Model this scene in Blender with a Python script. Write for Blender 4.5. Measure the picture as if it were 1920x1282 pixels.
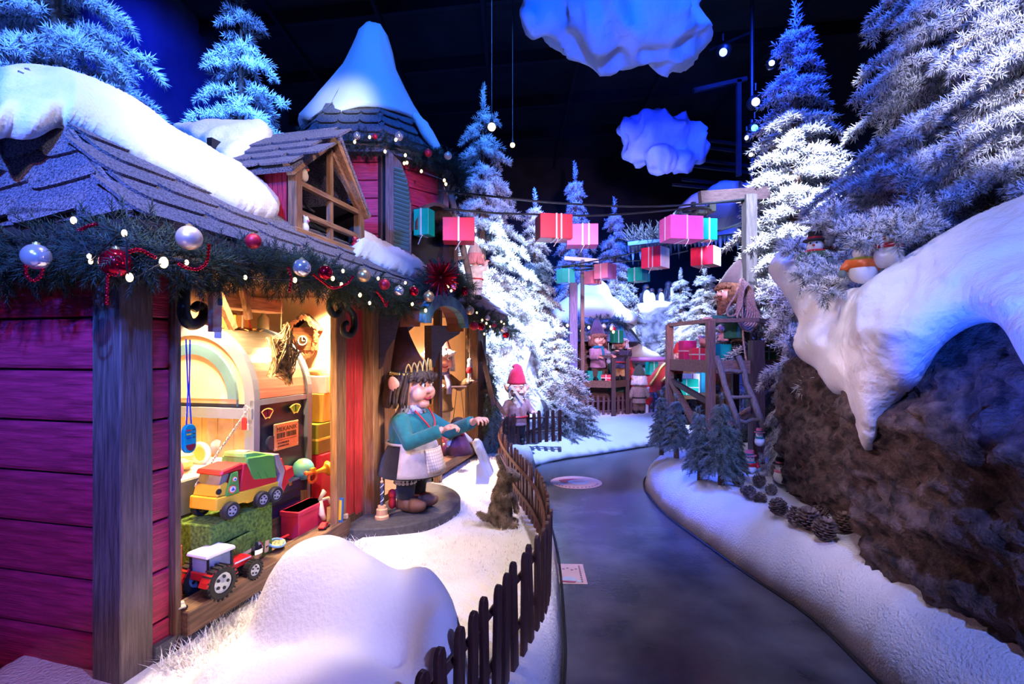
import bpy, bmesh, math, random
import numpy as np
from mathutils import Vector, Matrix, noise as mnoise
from mathutils.geometry import delaunay_2d_cdt
for _o in list(bpy.data.objects): bpy.data.objects.remove(_o)
SC = bpy.context.scene
COL = SC.collection
random.seed(7)
RNG = np.random.default_rng(7)
# ------------------------------------------------------------------ camera
EYE, FPX, HZ = 1.6, 960.0, 658.0      # eye height (m), focal length (px), horizon row
cam_d = bpy.data.cameras.new('camera'); cam = bpy.data.objects.new('camera', cam_d); COL.objects.link(cam)
cam.location = (0, 0, EYE); cam.rotation_euler = (math.pi/2, 0, 0)
cam_d.sensor_width = 36; cam_d.lens = 18; cam_d.shift_y = (HZ-641)/1920
cam_d.clip_start = .05; cam_d.clip_end = 100
SC.camera = cam
# ------------------------------------------------------------------ world and exposure
W = bpy.data.worlds.new('world'); SC.world = W; W.use_nodes = True
W.node_tree.nodes['Background'].inputs[0].default_value = (.010, .016, .06, 1)
W.node_tree.nodes['Background'].inputs[1].default_value = .22
SC.view_settings.view_transform = 'Standard'; SC.view_settings.look = 'None'
SC.view_settings.gamma = 1; SC.view_settings.use_curve_mapping = False
SC.view_settings.exposure = 0.60
# ------------------------------------------------------------------ stage lights of the dark hall, with a few added spots
def spot(name, loc, tgt, col, watt, ang, blend=.5, rad=.12):
    d = bpy.data.lights.new(name, 'SPOT'); d.color = col; d.energy = watt
    d.spot_size = math.radians(ang); d.spot_blend = blend; d.shadow_soft_size = rad
    o = bpy.data.objects.new(name, d); COL.objects.link(o); o.location = loc
    o.rotation_euler = (Vector(tgt)-Vector(loc)).to_track_quat('-Z', 'Y').to_euler()
    return o
def lamp(name, loc, col, watt, rad=.05):
    d = bpy.data.lights.new(name, 'POINT'); d.color = col; d.energy = watt; d.shadow_soft_size = rad
    o = bpy.data.objects.new(name, d); COL.objects.link(o); o.location = loc
    return o
BLUE, SKY, ICE, LAV, PINK, WARM = (.02, .10, 1), (.05, .28, 1), (.40, .62, 1), (.66, .60, 1), (1, .70, .78), (1, .66, .30)
spot('blue_spot_left_tree', (-1.0, .6, 5.6), (-4.5, 5.0, 4.2), (.05, .17, 1), 4600, 44, .6)
spot('blue_spot_mid_left', (-1.2, 3.4, 6.6), (-3.7, 6.6, 4.4), (.05, .19, 1), 4600, 38, .6)
spot('blue_spot_left_wall', (-4.6, 8.6, 7.6), (-7.0, 10.4, 6.2), (.005, .02, 1), 900, 95, .8)
spot('lavender_spot_roof', (.5, 2.6, 6.6), (-1.9, 2.8, 2.8), (.92, .86, 1), 480, 50, .5)
spot('lavender_spot_dormer', (1.6, .2, 3.8), (-1.5, 3.0, 2.6), (1, .74, .84), 380, 22, .6)
spot('blue_spot_tower', (-.2, 1.2, 6.2), (-1.6, 5.6, 4.2), (.02, .17, 1), 1000, 40, .4)
spot('white_spot_tower_cap', (-.2, .8, 3.6), (-1.72, 5.2, 4.14), (.80, .90, 1), 900, 9, .9)
spot('lavender_spot_tower', (.8, .6, 3.4), (-1.4, 5.0, 3.05), (.85, .60, .90), 560, 19, .6)
spot('blue_spot_corner', (.2, -1.2, 3.0), (-1.66, 2.0, 1.30), (.03, .12, 1), 900, 20, .5, .03)
spot('blue_spot_roof', (-1.2, -1.4, 4.2), (-1.7, 2.4, 2.5), (.04, .19, 1), 1500, 40, .6, .05)
spot('violet_spot_wall', (-1.0, -1.2, 3.6), (-2.0, 2.0, .8), (1, .30, .75), 110, 50, .6)
spot('pink_spot_bed', (.7, 3.0, 4.0), (-.30, 3.5, .3), (1, .82, .86), 260, 44, .6)
spot('pink_spot_mound', (-1.0, 1.2, 4.2), (-.95, 2.05, .5), (1, .88, .92), 230, 20, .5, .04)
spot('blue_spot_mound', (1.8, -.2, 3.2), (-.35, 1.8, .4), (.26, .30, 1), 270, 40, .6, .04)
spot('blue_spot_bed_back', (1.5, 3.6, 3.8), (-.3, 4.7, .3), (.12, .20, 1), 300, 36, .6)
spot('white_spot_mid_tree', (1.4, 5.6, 5.4), (-.3, 8.6, 1.9), (.50, .70, 1), 6800, 36, .7)
spot('blue_spot_mid_tree_top', (.6, 4.2, 6.8), (-.5, 8.6, 4.8), (.05, .22, 1), 1700, 40, .6)
spot('blue_spot_back', (1.0, 8.0, 6.6), (1.6, 14.5, 2.8), (.015, .10, 1), 3800, 75, .7)
spot('white_spot_back_trees', (2.0, 9.2, 5.6), (3.9, 13.0, 1.6), (.50, .66, 1), 2300, 42, .6)
spot('white_spot_small_house', (.2, 7.2, 5.6), (1.6, 11.2, 2.3), (.56, .66, 1), 900, 30, .5)
spot('violet_spot_small_house', (1.2, 6.6, 3.6), (1.7, 10.8, 1.1), (.75, .50, 1), 620, 30, .6)
spot('snow_spot_far_path', (.6, 6.0, 5.4), (.9, 8.4, .2), (.24, .36, 1), 2300, 46, .7)
spot('white_spot_lit_tree', (2.0, 3.6, 4.8), (3.35, 6.4, 3.2), (.66, .72, 1), 3600, 40, .6)
spot('blue_spot_lit_tree_top', (2.0, 4.6, 6.6), (3.4, 6.4, 5.6), (.01, .05, 1), 1900, 50, .6)
spot('lavender_spot_right_trees', (1.4, .6, 3.2), (3.4, 2.75, 3.5), (.62, .62, 1), 1250, 38, .6)
spot('blue_spot_right_trees', (2.0, 2.0, 7.4), (3.1, 4.2, 4.0), (.03, .12, 1), 1700, 56, .6)
spot('pink_spot_overhang', (1.3, 3.4, 5.8), (2.3, 2.5, 2.1), (1, .88, .96), 60, 40, .5, .05)
spot('pink_spot_lobe', (-.5, 2.2, 2.9), (2.1, 3.35, 1.5), (1, .78, .88), 80, 22, .5, .05)
spot('blue_spot_overhang', (.9, -.2, 3.4), (2.05, 2.2, 1.6), (.17, .26, 1), 300, 50, .5, .05)
spot('lavender_spot_bank', (.3, 1.6, 4.6), (1.95, 4.2, .3), (.78, .72, 1), 170, 46, .6)
spot('blue_spot_arch', (.7, .9, 1.0), (2.0, 2.1, 1.62), (.015, .10, 1), 230, 24, .5, .04)  # added low spot without a fixture, blues the rock under the arch
spot('red_board_spot', (.9, 1.7, 2.1), tuple((-1.533+.236*1.75, 2.003+.972*1.75, 1.15)), (1, .74, .66), 210, 17, .7)  # added spot to brighten the red boards, no source stands there
spot('warm_spot_rock', (-.2, 2.0, 2.2), (2.3, 3.0, .85), (1, .66, .80), 60, 32, .7)
spot('violet_spot_platform', (.4, 2.6, 4.2), (2.8, 6.4, 1.5), (.70, .56, 1), 430, 30, .6)
spot('pink_spot_elf', (1.3, 1.8, 2.5), (-.75, 4.1, 1.1), (1, .72, .70), 300, 18, .6)  # added front fill for the elf, no fixture behind it
spot('magenta_spot_presents', (.9, 1.6, 2.6), (1.05, 6.0, 2.75), (1, .58, .82), 1000, 41, .5)
spot('pink_spot_gnome', (1.0, 5.0, 2.8), (.07, 7.35, .95), (1, .78, .84), 260, 15, .6)  # extra spot put in to lift the dark gnome
spot('pink_spot_tower_present', (.6, 2.4, 2.3), (-.45, 5.3, 2.62), (1, .72, .80), 420, 20, .6)  # added because the present by the tower stayed unlit
spot('blue_spot_floor', (1.0, 6.4, 3.4), (1.25, 4.9, 0), (.03, .10, 1), 800, 36, .8)
spot('blue_spot_cloud_near', (.4, 1.4, 3.6), (.75, 4.4, 4.8), (.0, .13, 1), 560, 50, .6)
spot('blue_spot_cloud_far', (1.2, 4.2, 3.4), (2.2, 8.2, 5.0), (.01, .045, 1), 800, 30, .6)
# ------------------------------------------------------------------ helpers
def P(px, py, Y): return np.array([(px-960)/FPX*Y, Y, EYE+(HZ-py)/FPX*Y])
def G(px, py, z=0.): return P(px, py, FPX*(EYE-z)/(py-HZ))       # point of a level plane
HC = np.array([-1.533, 2.003, 0.]); HA = math.atan2(.972, .236)
HU = np.array([math.cos(HA), math.sin(HA), 0]); HN = np.array([-math.sin(HA), math.cos(HA), 0])
def hp(px, py, c=0.):                                             # house frame: along facade, inwards, up
    d = np.array([(px-960)/FPX, 1, (HZ-py)/FPX]); s = (c+HC@HN)/(d@HN); p = s*d
    return np.array([(p-HC)@HU, c, EYE+p[2]])
def h2w(t, y, z): return HC+HU*t+HN*y+np.array([0, 0, z])
def T(x, y, z): M = np.eye(4); M[:3, 3] = (x, y, z); return M
def R(ax, deg):
    return np.array(Matrix.Rotation(math.radians(deg), 4, ax.upper()))
def S(a, b=None, c=None):
    b = a if b is None else b; c = a if c is None else c
    return np.diag([a, b, c, 1.])
def AX(o, x, y, z):                                               # frame from axes
    M = np.eye(4); M[:3, 0] = x; M[:3, 1] = y; M[:3, 2] = z; M[:3, 3] = o; return M
def nrm(v): v = np.asarray(v, float); return v/max(np.linalg.norm(v), 1e-9)
def tf(vf, M): v, f = vf; return v@M[:3, :3].T+M[:3, 3], f
class MB:
    def __init__(s): s.v = []; s.f = []; s.n = 0
    def add(s, vf, M=None):
        v, f = vf; v = np.asarray(v, float)
        if M is not None: v = v@M[:3, :3].T+M[:3, 3]
        s.v.append(v); n = s.n; s.f += [tuple(i+n for i in q) for q in f]; s.n += len(v); return s
    def arr(s): return (np.concatenate(s.v) if s.v else np.zeros((0, 3))), s.f
def box(sx, sy, sz, c=(0, 0, 0), t=1.0):                          # centred box, top scaled by t
    x, y, z = sx/2, sy/2, sz/2; cx, cy, cz = c
    v = [(-x, -y, -z), (x, -y, -z), (x, y, -z), (-x, y, -z), (-x*t, -y*t, z), (x*t, -y*t, z), (x*t, y*t, z), (-x*t, y*t, z)]
    return np.array(v)+np.array([cx, cy, cz]), [(0, 3, 2, 1), (4, 5, 6, 7), (0, 1, 5, 4), (1, 2, 6, 5), (2, 3, 7, 6), (3, 0, 4, 7)]
def bx(x0, x1, y0, y1, z0, z1): return box(x1-x0, y1-y0, z1-z0, ((x0+x1)/2, (y0+y1)/2, (z0+z1)/2))
def lathe(prof, n=20, ang=2*math.pi):
    full = abs(ang-2*math.pi) < 1e-6; m = n if full else n+1; v = []; f = []
    for r, z in prof:
        for i in range(m):
            a = ang*i/n; v.append((r*math.cos(a), r*math.sin(a), z))
    for j in range(len(prof)-1):
        for i in range(n):
            k = (i+1) % m; f.append((j*m+i, j*m+k, (j+1)*m+k, (j+1)*m+i))
    if full and prof[0] != prof[-1]:
        if prof[0][0] > 1e-4: f.append(tuple(range(n-1, -1, -1)))
        if prof[-1][0] > 1e-4: f.append(tuple(range((len(prof)-1)*m, len(prof)*m)))
    return np.array(v), f
def cyl(r0, r1, h, n=16): return lathe([(r0, 0), (r1, h)], n)
def ball(rx, ry=None, rz=None, n=16, m=10, c=(0, 0, 0)):
    ry = rx if ry is None else ry; rz = rx if rz is None else rz
    v, f = lathe([(max(math.sin(math.pi*j/m), 1e-4), -math.cos(math.pi*j/m)) for j in range(m+1)], n)
    return v*np.array([rx, ry, rz])+np.array(c), f
def tube(pts, r, n=8, closed=False, caps=True):
    p = [np.asarray(q, float) for q in pts]; m = len(p)
    r = [r]*m if np.isscalar(r) else list(r)
    tan = [nrm((p[(i+1) % m] if closed or i < m-1 else p[i])-(p[i-1] if closed or i > 0 else p[i])) for i in range(m)]
    u = np.cross(tan[0], [0, 0, 1.]);
    if np.linalg.norm(u) < .1: u = np.cross(tan[0], [1., 0, 0])
    u = nrm(u); v = []; f = []
    for i in range(m):
        u = nrm(u-tan[i]*(u@tan[i])); w = np.cross(tan[i], u)
        for k in range(n):
            a = 2*math.pi*k/n; v.append(p[i]+r[i]*(math.cos(a)*u+math.sin(a)*w))
    for i in range(m if closed else m-1):
        j = (i+1) % m
        for k in range(n):
            l = (k+1) % n; f.append((i*n+k, i*n+l, j*n+l, j*n+k))
    if caps and not closed: f.append(tuple(range(n-1, -1, -1))); f.append(tuple(range((m-1)*n, m*n)))
    return np.array(v), f
def prism(poly, d, y0=0.):                                        # polygon in XZ, extruded along +Y from y0
    a = sum(poly[i][0]*poly[(i+1) % len(poly)][1]-poly[(i+1) % len(poly)][0]*poly[i][1] for i in range(len(poly)))
    if a < 0: poly = poly[::-1]
    n = len(poly); v = [(x, y0, z) for x, z in poly]+[(x, y0+d, z) for x, z in poly]
    f = [tuple(range(n)), tuple(range(2*n-1, n-1, -1))]+[(i, i+n, (i+1) % n+n, (i+1) % n) for i in range(n)]
    return np.array(v, float), f
def arcpts(cx, cz, r, a0, a1, n, rz=None):
    rz = r if rz is None else rz
    return [(cx+r*math.cos(math.radians(a0+(a1-a0)*i/n)), cz+rz*math.sin(math.radians(a0+(a1-a0)*i/n))) for i in range(n+1)]
def smooth_path(pts, k=6):                                        # Catmull-Rom
    p = [np.asarray(q, float) for q in pts]; p = [2*p[0]-p[1]]+p+[2*p[-1]-p[-2]]; o = []
    for i in range(1, len(p)-2):
        for j in range(k):
            t = j/k; a, b, c, d = p[i-1:i+3]
            o.append(.5*(2*b+(c-a)*t+(2*a-5*b+4*c-d)*t*t+(3*b-a-3*c+d)*t**3))
    o.append(p[-2]); return o
def resample(pts, step):
    p = np.array(pts); d = np.r_[0, np.cumsum(np.linalg.norm(np.diff(p, axis=0), axis=1))]
    n = max(2, int(round(d[-1]/step))+1); s = np.linspace(0, d[-1], n)
    return np.stack([np.interp(s, d, p[:, k]) for k in range(p.shape[1])], 1)
WM = {}
def mesh_from(name, vf, mat=None, sm=False, bev=0., attr=None):
    v, f = vf if not isinstance(vf, MB) else vf.arr()
    me = bpy.data.meshes.new(name)
    if isinstance(f, np.ndarray):
        nf = len(f); k = f.shape[1]; me.vertices.add(len(v)); me.vertices.foreach_set('co', np.ascontiguousarray(v, np.float32).ravel())
        me.loops.add(nf*k); me.loops.foreach_set('vertex_index', np.ascontiguousarray(f, np.int32).ravel())
        me.polygons.add(nf); me.polygons.foreach_set('loop_start', np.arange(0, nf*k, k, dtype=np.int32)); me.update(calc_edges=True)
    else: me.from_pydata([tuple(q) for q in v], [], f)
    if bev > 0:
        b = bmesh.new(); b.from_mesh(me); bmesh.ops.remove_doubles(b, verts=b.verts, dist=1e-6)
        e = [x for x in b.edges if len(x.link_faces) == 2 and x.calc_face_angle(0) > .6]
        bmesh.ops.bevel(b, geom=e, offset=bev, segments=1, affect='EDGES', clamp_overlap=True); b.to_mesh(me); b.free()
    if attr is not None:
        a = me.attributes.new('frost', 'FLOAT', 'POINT'); a.data.foreach_set('value', np.ascontiguousarray(attr, np.float32))
    if mat is not None: me.materials.append(mat)
    if sm: me.polygons.foreach_set('use_smooth', [True]*len(me.polygons))
    me.update(); return me
def tag(o, label=None, cat=None, group=None, kind=None):
    for k, x in (('label', label), ('category', cat), ('group', group), ('kind', kind)):
        if x: o[k] = x
    return o
def thing(name, label, cat, loc=(0, 0, 0), rz=0., group=None):
    o = bpy.data.objects.new(name, None); COL.objects.link(o); o.empty_display_size = .1
    o.location = loc; o.rotation_euler = (0, 0, math.radians(rz)); tag(o, label, cat, group)
    WM[o.name] = T(*loc)@R('z', rz); return o
def part(name, vf, mat, parent, sm=False, bev=0., world=False, label=None, kind=None, attr=None):
    v, f = vf if not isinstance(vf, MB) else vf.arr()
    if world: I = np.linalg.inv(WM[parent.name]); v = v@I[:3, :3].T+I[:3, 3]
    o = bpy.data.objects.new(name, mesh_from(name, (v, f), mat, sm, bev, attr)); COL.objects.link(o); o.parent = parent
    WM[o.name] = WM[parent.name]; tag(o, label, None, None, kind); return o
def inst(name, me, parent, M):                                   # shared-mesh piece placed in the parent's frame
    o = bpy.data.objects.new(name, me); COL.objects.link(o); o.parent = parent; o.matrix_local = Matrix(M.tolist())
    WM[o.name] = WM[parent.name]@M; return o
def solo(name, vf, mat, label, cat, group=None, sm=False, bev=0., kind=None, attr=None):   # one-mesh thing given in world space
    v, f = vf if not isinstance(vf, MB) else vf.arr()
    c = np.array([(v[:, 0].min()+v[:, 0].max())/2, (v[:, 1].min()+v[:, 1].max())/2, v[:, 2].min()])
    o = bpy.data.objects.new(name, mesh_from(name, (v-c, f), mat, sm, bev, attr)); COL.objects.link(o); o.location = c
    WM[o.name] = T(*c); return tag(o, label, cat, group, kind)
def copy_tree(o, parent=None):
    c = o.copy(); COL.objects.link(c); c.parent = parent
    for ch in list(o.children): copy_tree(ch, c)
    return c
def fuse(vf, voxel, it=3, fac=.5):                                # overlapping shapes into one continuous skin
    v, f = vf if not isinstance(vf, MB) else vf.arr()
    me = bpy.data.meshes.new('tmp'); me.from_pydata([tuple(q) for q in v], [], f)
    o = bpy.data.objects.new('tmp', me); COL.objects.link(o)
    m = o.modifiers.new('r', 'REMESH'); m.mode = 'VOXEL'; m.voxel_size = voxel
    if it: s = o.modifiers.new('s', 'SMOOTH'); s.factor = fac; s.iterations = it
    e = o.evaluated_get(bpy.context.evaluated_depsgraph_get()).to_mesh()
    n = len(e.vertices); a = np.empty(n*3, np.float32); e.vertices.foreach_get('co', a)
    q = [tuple(p.vertices) for p in e.polygons]
    o.evaluated_get(bpy.context.evaluated_depsgraph_get()).to_mesh_clear()
    bpy.data.objects.remove(o); bpy.data.meshes.remove(me)
    return a.reshape(-1, 3).astype(float), q
def fbm(p, sc, oc=3):
    return mnoise.fractal(Vector(p)*sc, 1.0, 2.0, oc)
def inflate(poly, surf, thick, rad, step, back=.02, amp=.0, nsc=4., pw=None):
    """Thick body over an outline: surf(x, y) -> (point, normal); rounded towards its rim; closed."""
    pl = np.array(poly, float); cl = resample(np.vstack([pl, pl[:1]]), step)[:-1]
    x0, y0 = cl.min(0); x1, y1 = cl.max(0); a, b = cl, np.roll(cl, -1, 0)
    gx, gy = np.meshgrid(np.arange(x0, x1, step), np.arange(y0, y1, step*.87)); gx = gx+((np.arange(gx.shape[0]) % 2)*step/2)[:, None]
    g = np.stack([gx.ravel(), gy.ravel()], 1)+RNG.uniform(-.12, .12, (gx.size, 2))*step
    def dist(q):
        out = np.empty(len(q))
        for i in range(0, len(q), 2000):
            w = q[i:i+2000, None, :]; ab = (b-a)[None]; t = np.clip(((w-a[None])*ab).sum(2)/np.maximum((ab**2).sum(2), 1e-9), 0, 1)
            out[i:i+2000] = np.linalg.norm(w-(a[None]+t[..., None]*ab), axis=2).min(1)
        return out
    ins = np.zeros(len(g), bool)
    for p, q in zip(a, b):
        c = ((p[1] > g[:, 1]) != (q[1] > g[:, 1])); xx = (q[0]-p[0])*(g[:, 1]-p[1])/(q[1]-p[1]+1e-12)+p[0]; ins ^= c & (g[:, 0] < xx)
    g = g[ins]; g = g[dist(g) > step*.55]
    pts = np.vstack([cl, g]); nb = len(cl)
    r = delaunay_2d_cdt([Vector(q) for q in pts], [], [list(range(nb))], 1, 1e-7)
    ov = np.array([tuple(q) for q in r[0]]); d = np.where(np.arange(len(ov)) < nb, 0, dist(ov)); isb = d < 1e-6
    fr = []; bk = []
    for (x, y), dd in zip(ov, d):
        pt, nm = surf(x, y); k = math.sqrt(max(0, 1-(1-min(dd/rad, 1))**2)) if pw is None else min(dd/rad, 1)**pw; h = thick(x, y) if callable(thick) else thick
        fr.append(pt+nm*(h*k+(amp*k*fbm(pt, nsc) if amp else 0))); bk.append(pt-nm*back*k)
    n = len(ov); idx = np.arange(n); bi = idx.copy(); c = n
    for i in range(n):
        if not isb[i]: bi[i] = c; c += 1
    v = np.vstack([np.array(fr), np.array([bk[i] for i in range(n) if not isb[i]]).reshape(-1, 3)])
    F = []; p0, n0 = surf(*ov[r[2][0][0]])
    for t in r[2]:
        t = tuple(t); A = [v[i] for i in t]
        up = np.cross(A[1]-A[0], A[2]-A[0])@n0 > 0; t = t if up else t[::-1]
        F.append(t); F.append(tuple(int(bi[i]) for i in t[::-1]))
    return v, F
# ------------------------------------------------------------------ materials
MATS = {}
def mat(name, col, rough=.6, metal=0., var=.15, sc=8., bump=0., bsc=40., spec=.5, emit=None, es=0., col2=None, stretch=None, alpha=None, coat=0., sheen=0., trans=0.):
    if name in MATS: return MATS[name]
    m = bpy.data.materials.new(name); m.use_nodes = True; nt = m.node_tree; b = nt.nodes['Principled BSDF']; L = nt.links.new
    b.inputs['Roughness'].default_value = rough; b.inputs['Metallic'].default_value = metal; b.inputs['Specular IOR Level'].default_value = spec
    b.inputs['Coat Weight'].default_value = coat; b.inputs['Sheen Weight'].default_value = sheen; b.inputs['Transmission Weight'].default_value = trans
    tc = nt.nodes.new('ShaderNodeTexCoord'); mp = nt.nodes.new('ShaderNodeMapping'); L(tc.outputs['Object'], mp.inputs[0])
    if stretch: mp.inputs['Scale'].default_value = stretch
    n = nt.nodes.new('ShaderNodeTexNoise'); n.inputs['Scale'].default_value = sc; n.inputs['Detail'].default_value = 5; L(mp.outputs[0], n.inputs[0])
    r = nt.nodes.new('ShaderNodeValToRGB'); c2 = col2 or tuple(max(0, x*(1-2.2*var)) for x in col); c1 = tuple(min(1, x*(1+var)) for x in col)
    r.color_ramp.elements[0].position = .32; r.color_ramp.elements[1].position = .68
    r.color_ramp.elements[0].color = (*c2, 1); r.color_ramp.elements[1].color = (*c1, 1)
    L(n.outputs['Fac'], r.inputs[0]); L(r.outputs[0], b.inputs['Base Color'])
    if bump:
        n2 = nt.nodes.new('ShaderNodeTexNoise'); n2.inputs['Scale'].default_value = bsc; n2.inputs['Detail'].default_value = 6; L(mp.outputs[0], n2.inputs[0])
        bp = nt.nodes.new('ShaderNodeBump'); bp.inputs['Strength'].default_value = bump; bp.inputs['Distance'].default_value = .02
        L(n2.outputs['Fac'], bp.inputs['Height']); L(bp.outputs[0], b.inputs['Normal'])
    if emit: b.inputs['Emission Color'].default_value = (*emit, 1); b.inputs['Emission Strength'].default_value = es
    if alpha is not None: b.inputs['Alpha'].default_value = alpha
    MATS[name] = m; return m
def wood(name, col, dark=.45, axis='x', rough=.55, sc=5.):
    st = {'x': (1.2, 14, 14), 'y': (14, 1.2, 14), 'z': (14, 14, 1.2)}[axis]
    return mat(name, col, rough, var=.18, sc=sc, bump=.35, bsc=sc*2.2, col2=tuple(c*dark for c in col), stretch=st)
def needles(name, base, tip):
    m = bpy.data.materials.new(name); m.use_nodes = True; nt = m.node_tree; b = nt.nodes['Principled BSDF']; L = nt.links.new
    b.inputs['Roughness'].default_value = .75
    a = nt.nodes.new('ShaderNodeAttribute'); a.attribute_name = 'frost'
    r = nt.nodes.new('ShaderNodeValToRGB'); r.color_ramp.elements[0].color = (*base, 1); r.color_ramp.elements[1].color = (*tip, 1)
    r.color_ramp.elements[0].position = .18; r.color_ramp.elements[1].position = .62
    L(a.outputs['Fac'], r.inputs[0]); L(r.outputs[0], b.inputs['Base Color']); MATS[name] = m; return m
SNOW = mat('snow', (.86, .86, .88), .85, var=.02, sc=3, bump=.35, bsc=55)
SNOWP = mat('snow_plaster', (.86, .86, .88), .8, var=.03, sc=3, bump=.8, bsc=22)
SNOWF = mat('snow_fluff', (.88, .88, .89), .95, var=.02, sc=6, bump=.9, bsc=70)
FROST = needles('frosted_needles', (.05, .06, .055), (.80, .81, .83))
FROSTG = needles('dusted_green_needles', (.010, .035, .028), (.34, .42, .36))
GREEN = needles('green_needles', (.004, .014, .010), (.022, .058, .034))
BARK = mat('bark', (.13, .075, .045), .85, bump=.6, sc=12)
REDW = wood('red_boards_x', (.42, .02, .07), .5, 'x', .4); REDWZ = wood('red_boards_z', (.68, .05, .055), .6, 'z')
BRN = wood('brown_wood_x', (.17, .085, .05), .4, 'x'); BRNZ = wood('brown_wood_z', (.17, .085, .05), .4, 'z'); BRNY = wood('brown_wood_y', (.17, .085, .05), .4, 'y')
DKW = wood('dark_wood_x', (.055, .028, .03), .5, 'x'); DKWZ = wood('dark_wood_z', (.055, .028, .03), .5, 'z')
PINE = wood('pine_wood_x', (.42, .22, .10), .55, 'x'); PINEZ = wood('pine_wood_z', (.36, .18, .08), .5, 'z')
GREYW = wood('grey_wood_x', (.10, .10, .12), .5, 'x'); GREYWZ = wood('grey_wood_z', (.16, .15, .17), .5, 'z')
FELT = mat('roof_felt', (.20, .19, .24), .95, var=.5, sc=130, bump=.5, bsc=160)
BLACK = mat('black_matte', (.006, .006, .008), .6, var=.1)
IRON = mat('dark_iron', (.012, .016, .016), .4, .3, var=.2)
ROCK = mat('rock', (.115, .08, .078), .95, var=.5, sc=14, bump=1., bsc=60, col2=(.02, .016, .02))
SKIN = mat('painted_skin', (.72, .36, .27), .5, var=.06, sc=20)
GOLD = mat('gold', (.85, .58, .16), .32, .5, var=.1)
SILV = mat('silver', (.80, .80, .80), .12, 1., var=.03)
CABLE = mat('cable', (.012, .02, .03), .45, var=.1)
def flat(name, col, rough=.5, **k): return mat(name, col, rough, var=k.pop('var', .05), **k)
RED = flat('red', (.62, .012, .02), .35); REDM = flat('red_matte', (.60, .02, .035), .85); WHITE = flat('white', (.82, .82, .82), .5); YEL = flat('yellow', (.85, .48, .03), .35)
GRN = flat('green', (.10, .34, .05), .35); TEAL = flat('teal', (.0, .22, .22), .4); ORNG = flat('orange', (.85, .16, .03), .4); BLU = flat('blue', (.02, .06, .30), .4)
GREY = flat('grey', (.35, .35, .36), .4); RUB = flat('rubber', (.012, .012, .013), .7); CREAM = flat('cream', (.80, .66, .46), .6); PINKM = flat('pink', (.85, .20, .35), .4)
FELTG = mat('green_felt', (.12, .24, .03), .95, var=.3, sc=60, bump=.5, bsc=120)
def M_(name): return MATS[name]
# ------------------------------------------------------------------ hall
FLOORM = mat('concrete', (.07, .066, .08), .24, var=.35, sc=2.2, bump=.08, bsc=30, col2=(.03, .03, .04))
HALL = mat('hall_paint', (.020, .020, .026), .8, var=.3, sc=1.)
HALLB = mat('hall_wall_paint', (.10, .10, .14), .8, var=.2, sc=.8)
def setting(name, vf, m, sm=False, **k):
    v, f = vf if not isinstance(vf, MB) else vf.arr()
    o = bpy.data.objects.new(name, mesh_from(name, (v, f), m, sm, **k)); COL.objects.link(o); o['kind'] = 'structure'; WM[o.name] = np.eye(4); return o
setting('floor', bx(-8, 9, -4, 20, -.1, 0), FLOORM)
setting('wall_back', bx(-8, 9, 19.6, 19.8, 0, 9.0), HALL)
setting('wall_left', bx(-7.2, -7, -4, 19.6, 0, 9.0), HALLB)
setting('wall_right', bx(8.2, 8.4, -4, 19.6, 0, 9.0), HALL)
ceil = setting('ceiling', bx(-8, 9, -4, 19.8, 9.0, 9.2), HALL)
BEAM = mat('ceiling_beam', (.025, .025, .04), .5, .3)
me_ = mesh_from('beam', bx(-8, 9, -.06, .06, -.3, 0), BEAM)
for i in range(7): inst('beam', me_, ceil, T(0, 3.5+2.3*i, 9.0)@R('z', -9))
me_ = mesh_from('purlin', bx(-.04, .04, -4, 19.6, -.12, 0), BEAM)
for i in range(6): inst('purlin', me_, ceil, T(-5+2.2*i, 0, 8.7))
LADDERRACK = mesh_from('cable_tray', MB().add(bx(0, 5.2, 0, .05, 0, .05)).add(bx(0, 5.2, .3, .35, 0, .05)), BEAM)
for z in (5.6, 5.2, 4.8): inst('wall_rail', LADDERRACK, ceil, T(3.2, 9.6, z)@R('z', 16))
# ------------------------------------------------------------------ snow beds either side of the path
def ground(x, y): return np.array([x, y, 0.]), np.array([0, 0, 1.])
LEDGE = [(-.30, .2), (-.12, 1.0), (.05, 1.6), (.236, 2.46), (.30, 3.1), (.347, 4.0), (.34, 4.8), (.28, 5.6), (.26, 6.4), (.33, 7.1)]
FEDGE = [(.33, 7.1), (.74, 7.53), (1.4, 7.95), (2.22, 8.53), (3.4, 9.3), (5.6, 10.4)]
def sm2(p, k=5): return [tuple(q) for q in smooth_path([np.array(x) for x in p], k)]
def bed_h(x, y): return .30+.015*fbm((x, y, 0), 1.6)+.05*max(0, min(1, (-.4-x)))*(1 if y > 3.5 else 0)
setting('snow_bed_left', inflate(sm2(LEDGE)+[(-.2, 7.5), (-2.2, 7.5), (-2.2, .2)], ground, bed_h, .13, .055, back=0), SNOWF, True)
def far_h(x, y): return .26+.03*min(1, max(0, (y-7.6)/2.5))+.02*fbm((x, y, 3), 1.2)
setting('snow_bed_far', inflate(sm2(FEDGE)+[(7.5, 12), (7.5, 19), (-5.5, 19), (-5.5, 6.2), (-.1, 6.2), (.2, 6.4)], ground, far_h, .7, .12, back=0, pw=.6), SNOW, True)
REDGE = [(1.98, .1), (1.88, 1.2), (1.80, 2.0), (1.775, 2.46), (1.80, 3.06), (1.69, 3.68), (1.60, 4.3), (1.51, 5.0), (1.52, 5.6), (1.56, 6.0), (1.72, 6.5), (2.1, 7.0), (2.9, 7.5), (4.6, 8.2)]
def bank_h(x, y):
    k = max(0, min(1, (4.6-y)/2.2)); return .34+.12*k+.018*fbm((x, y, 5), 2.2)+.05*math.exp(-((x-1.85)**2+(y-5.6)**2)/.12)
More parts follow.
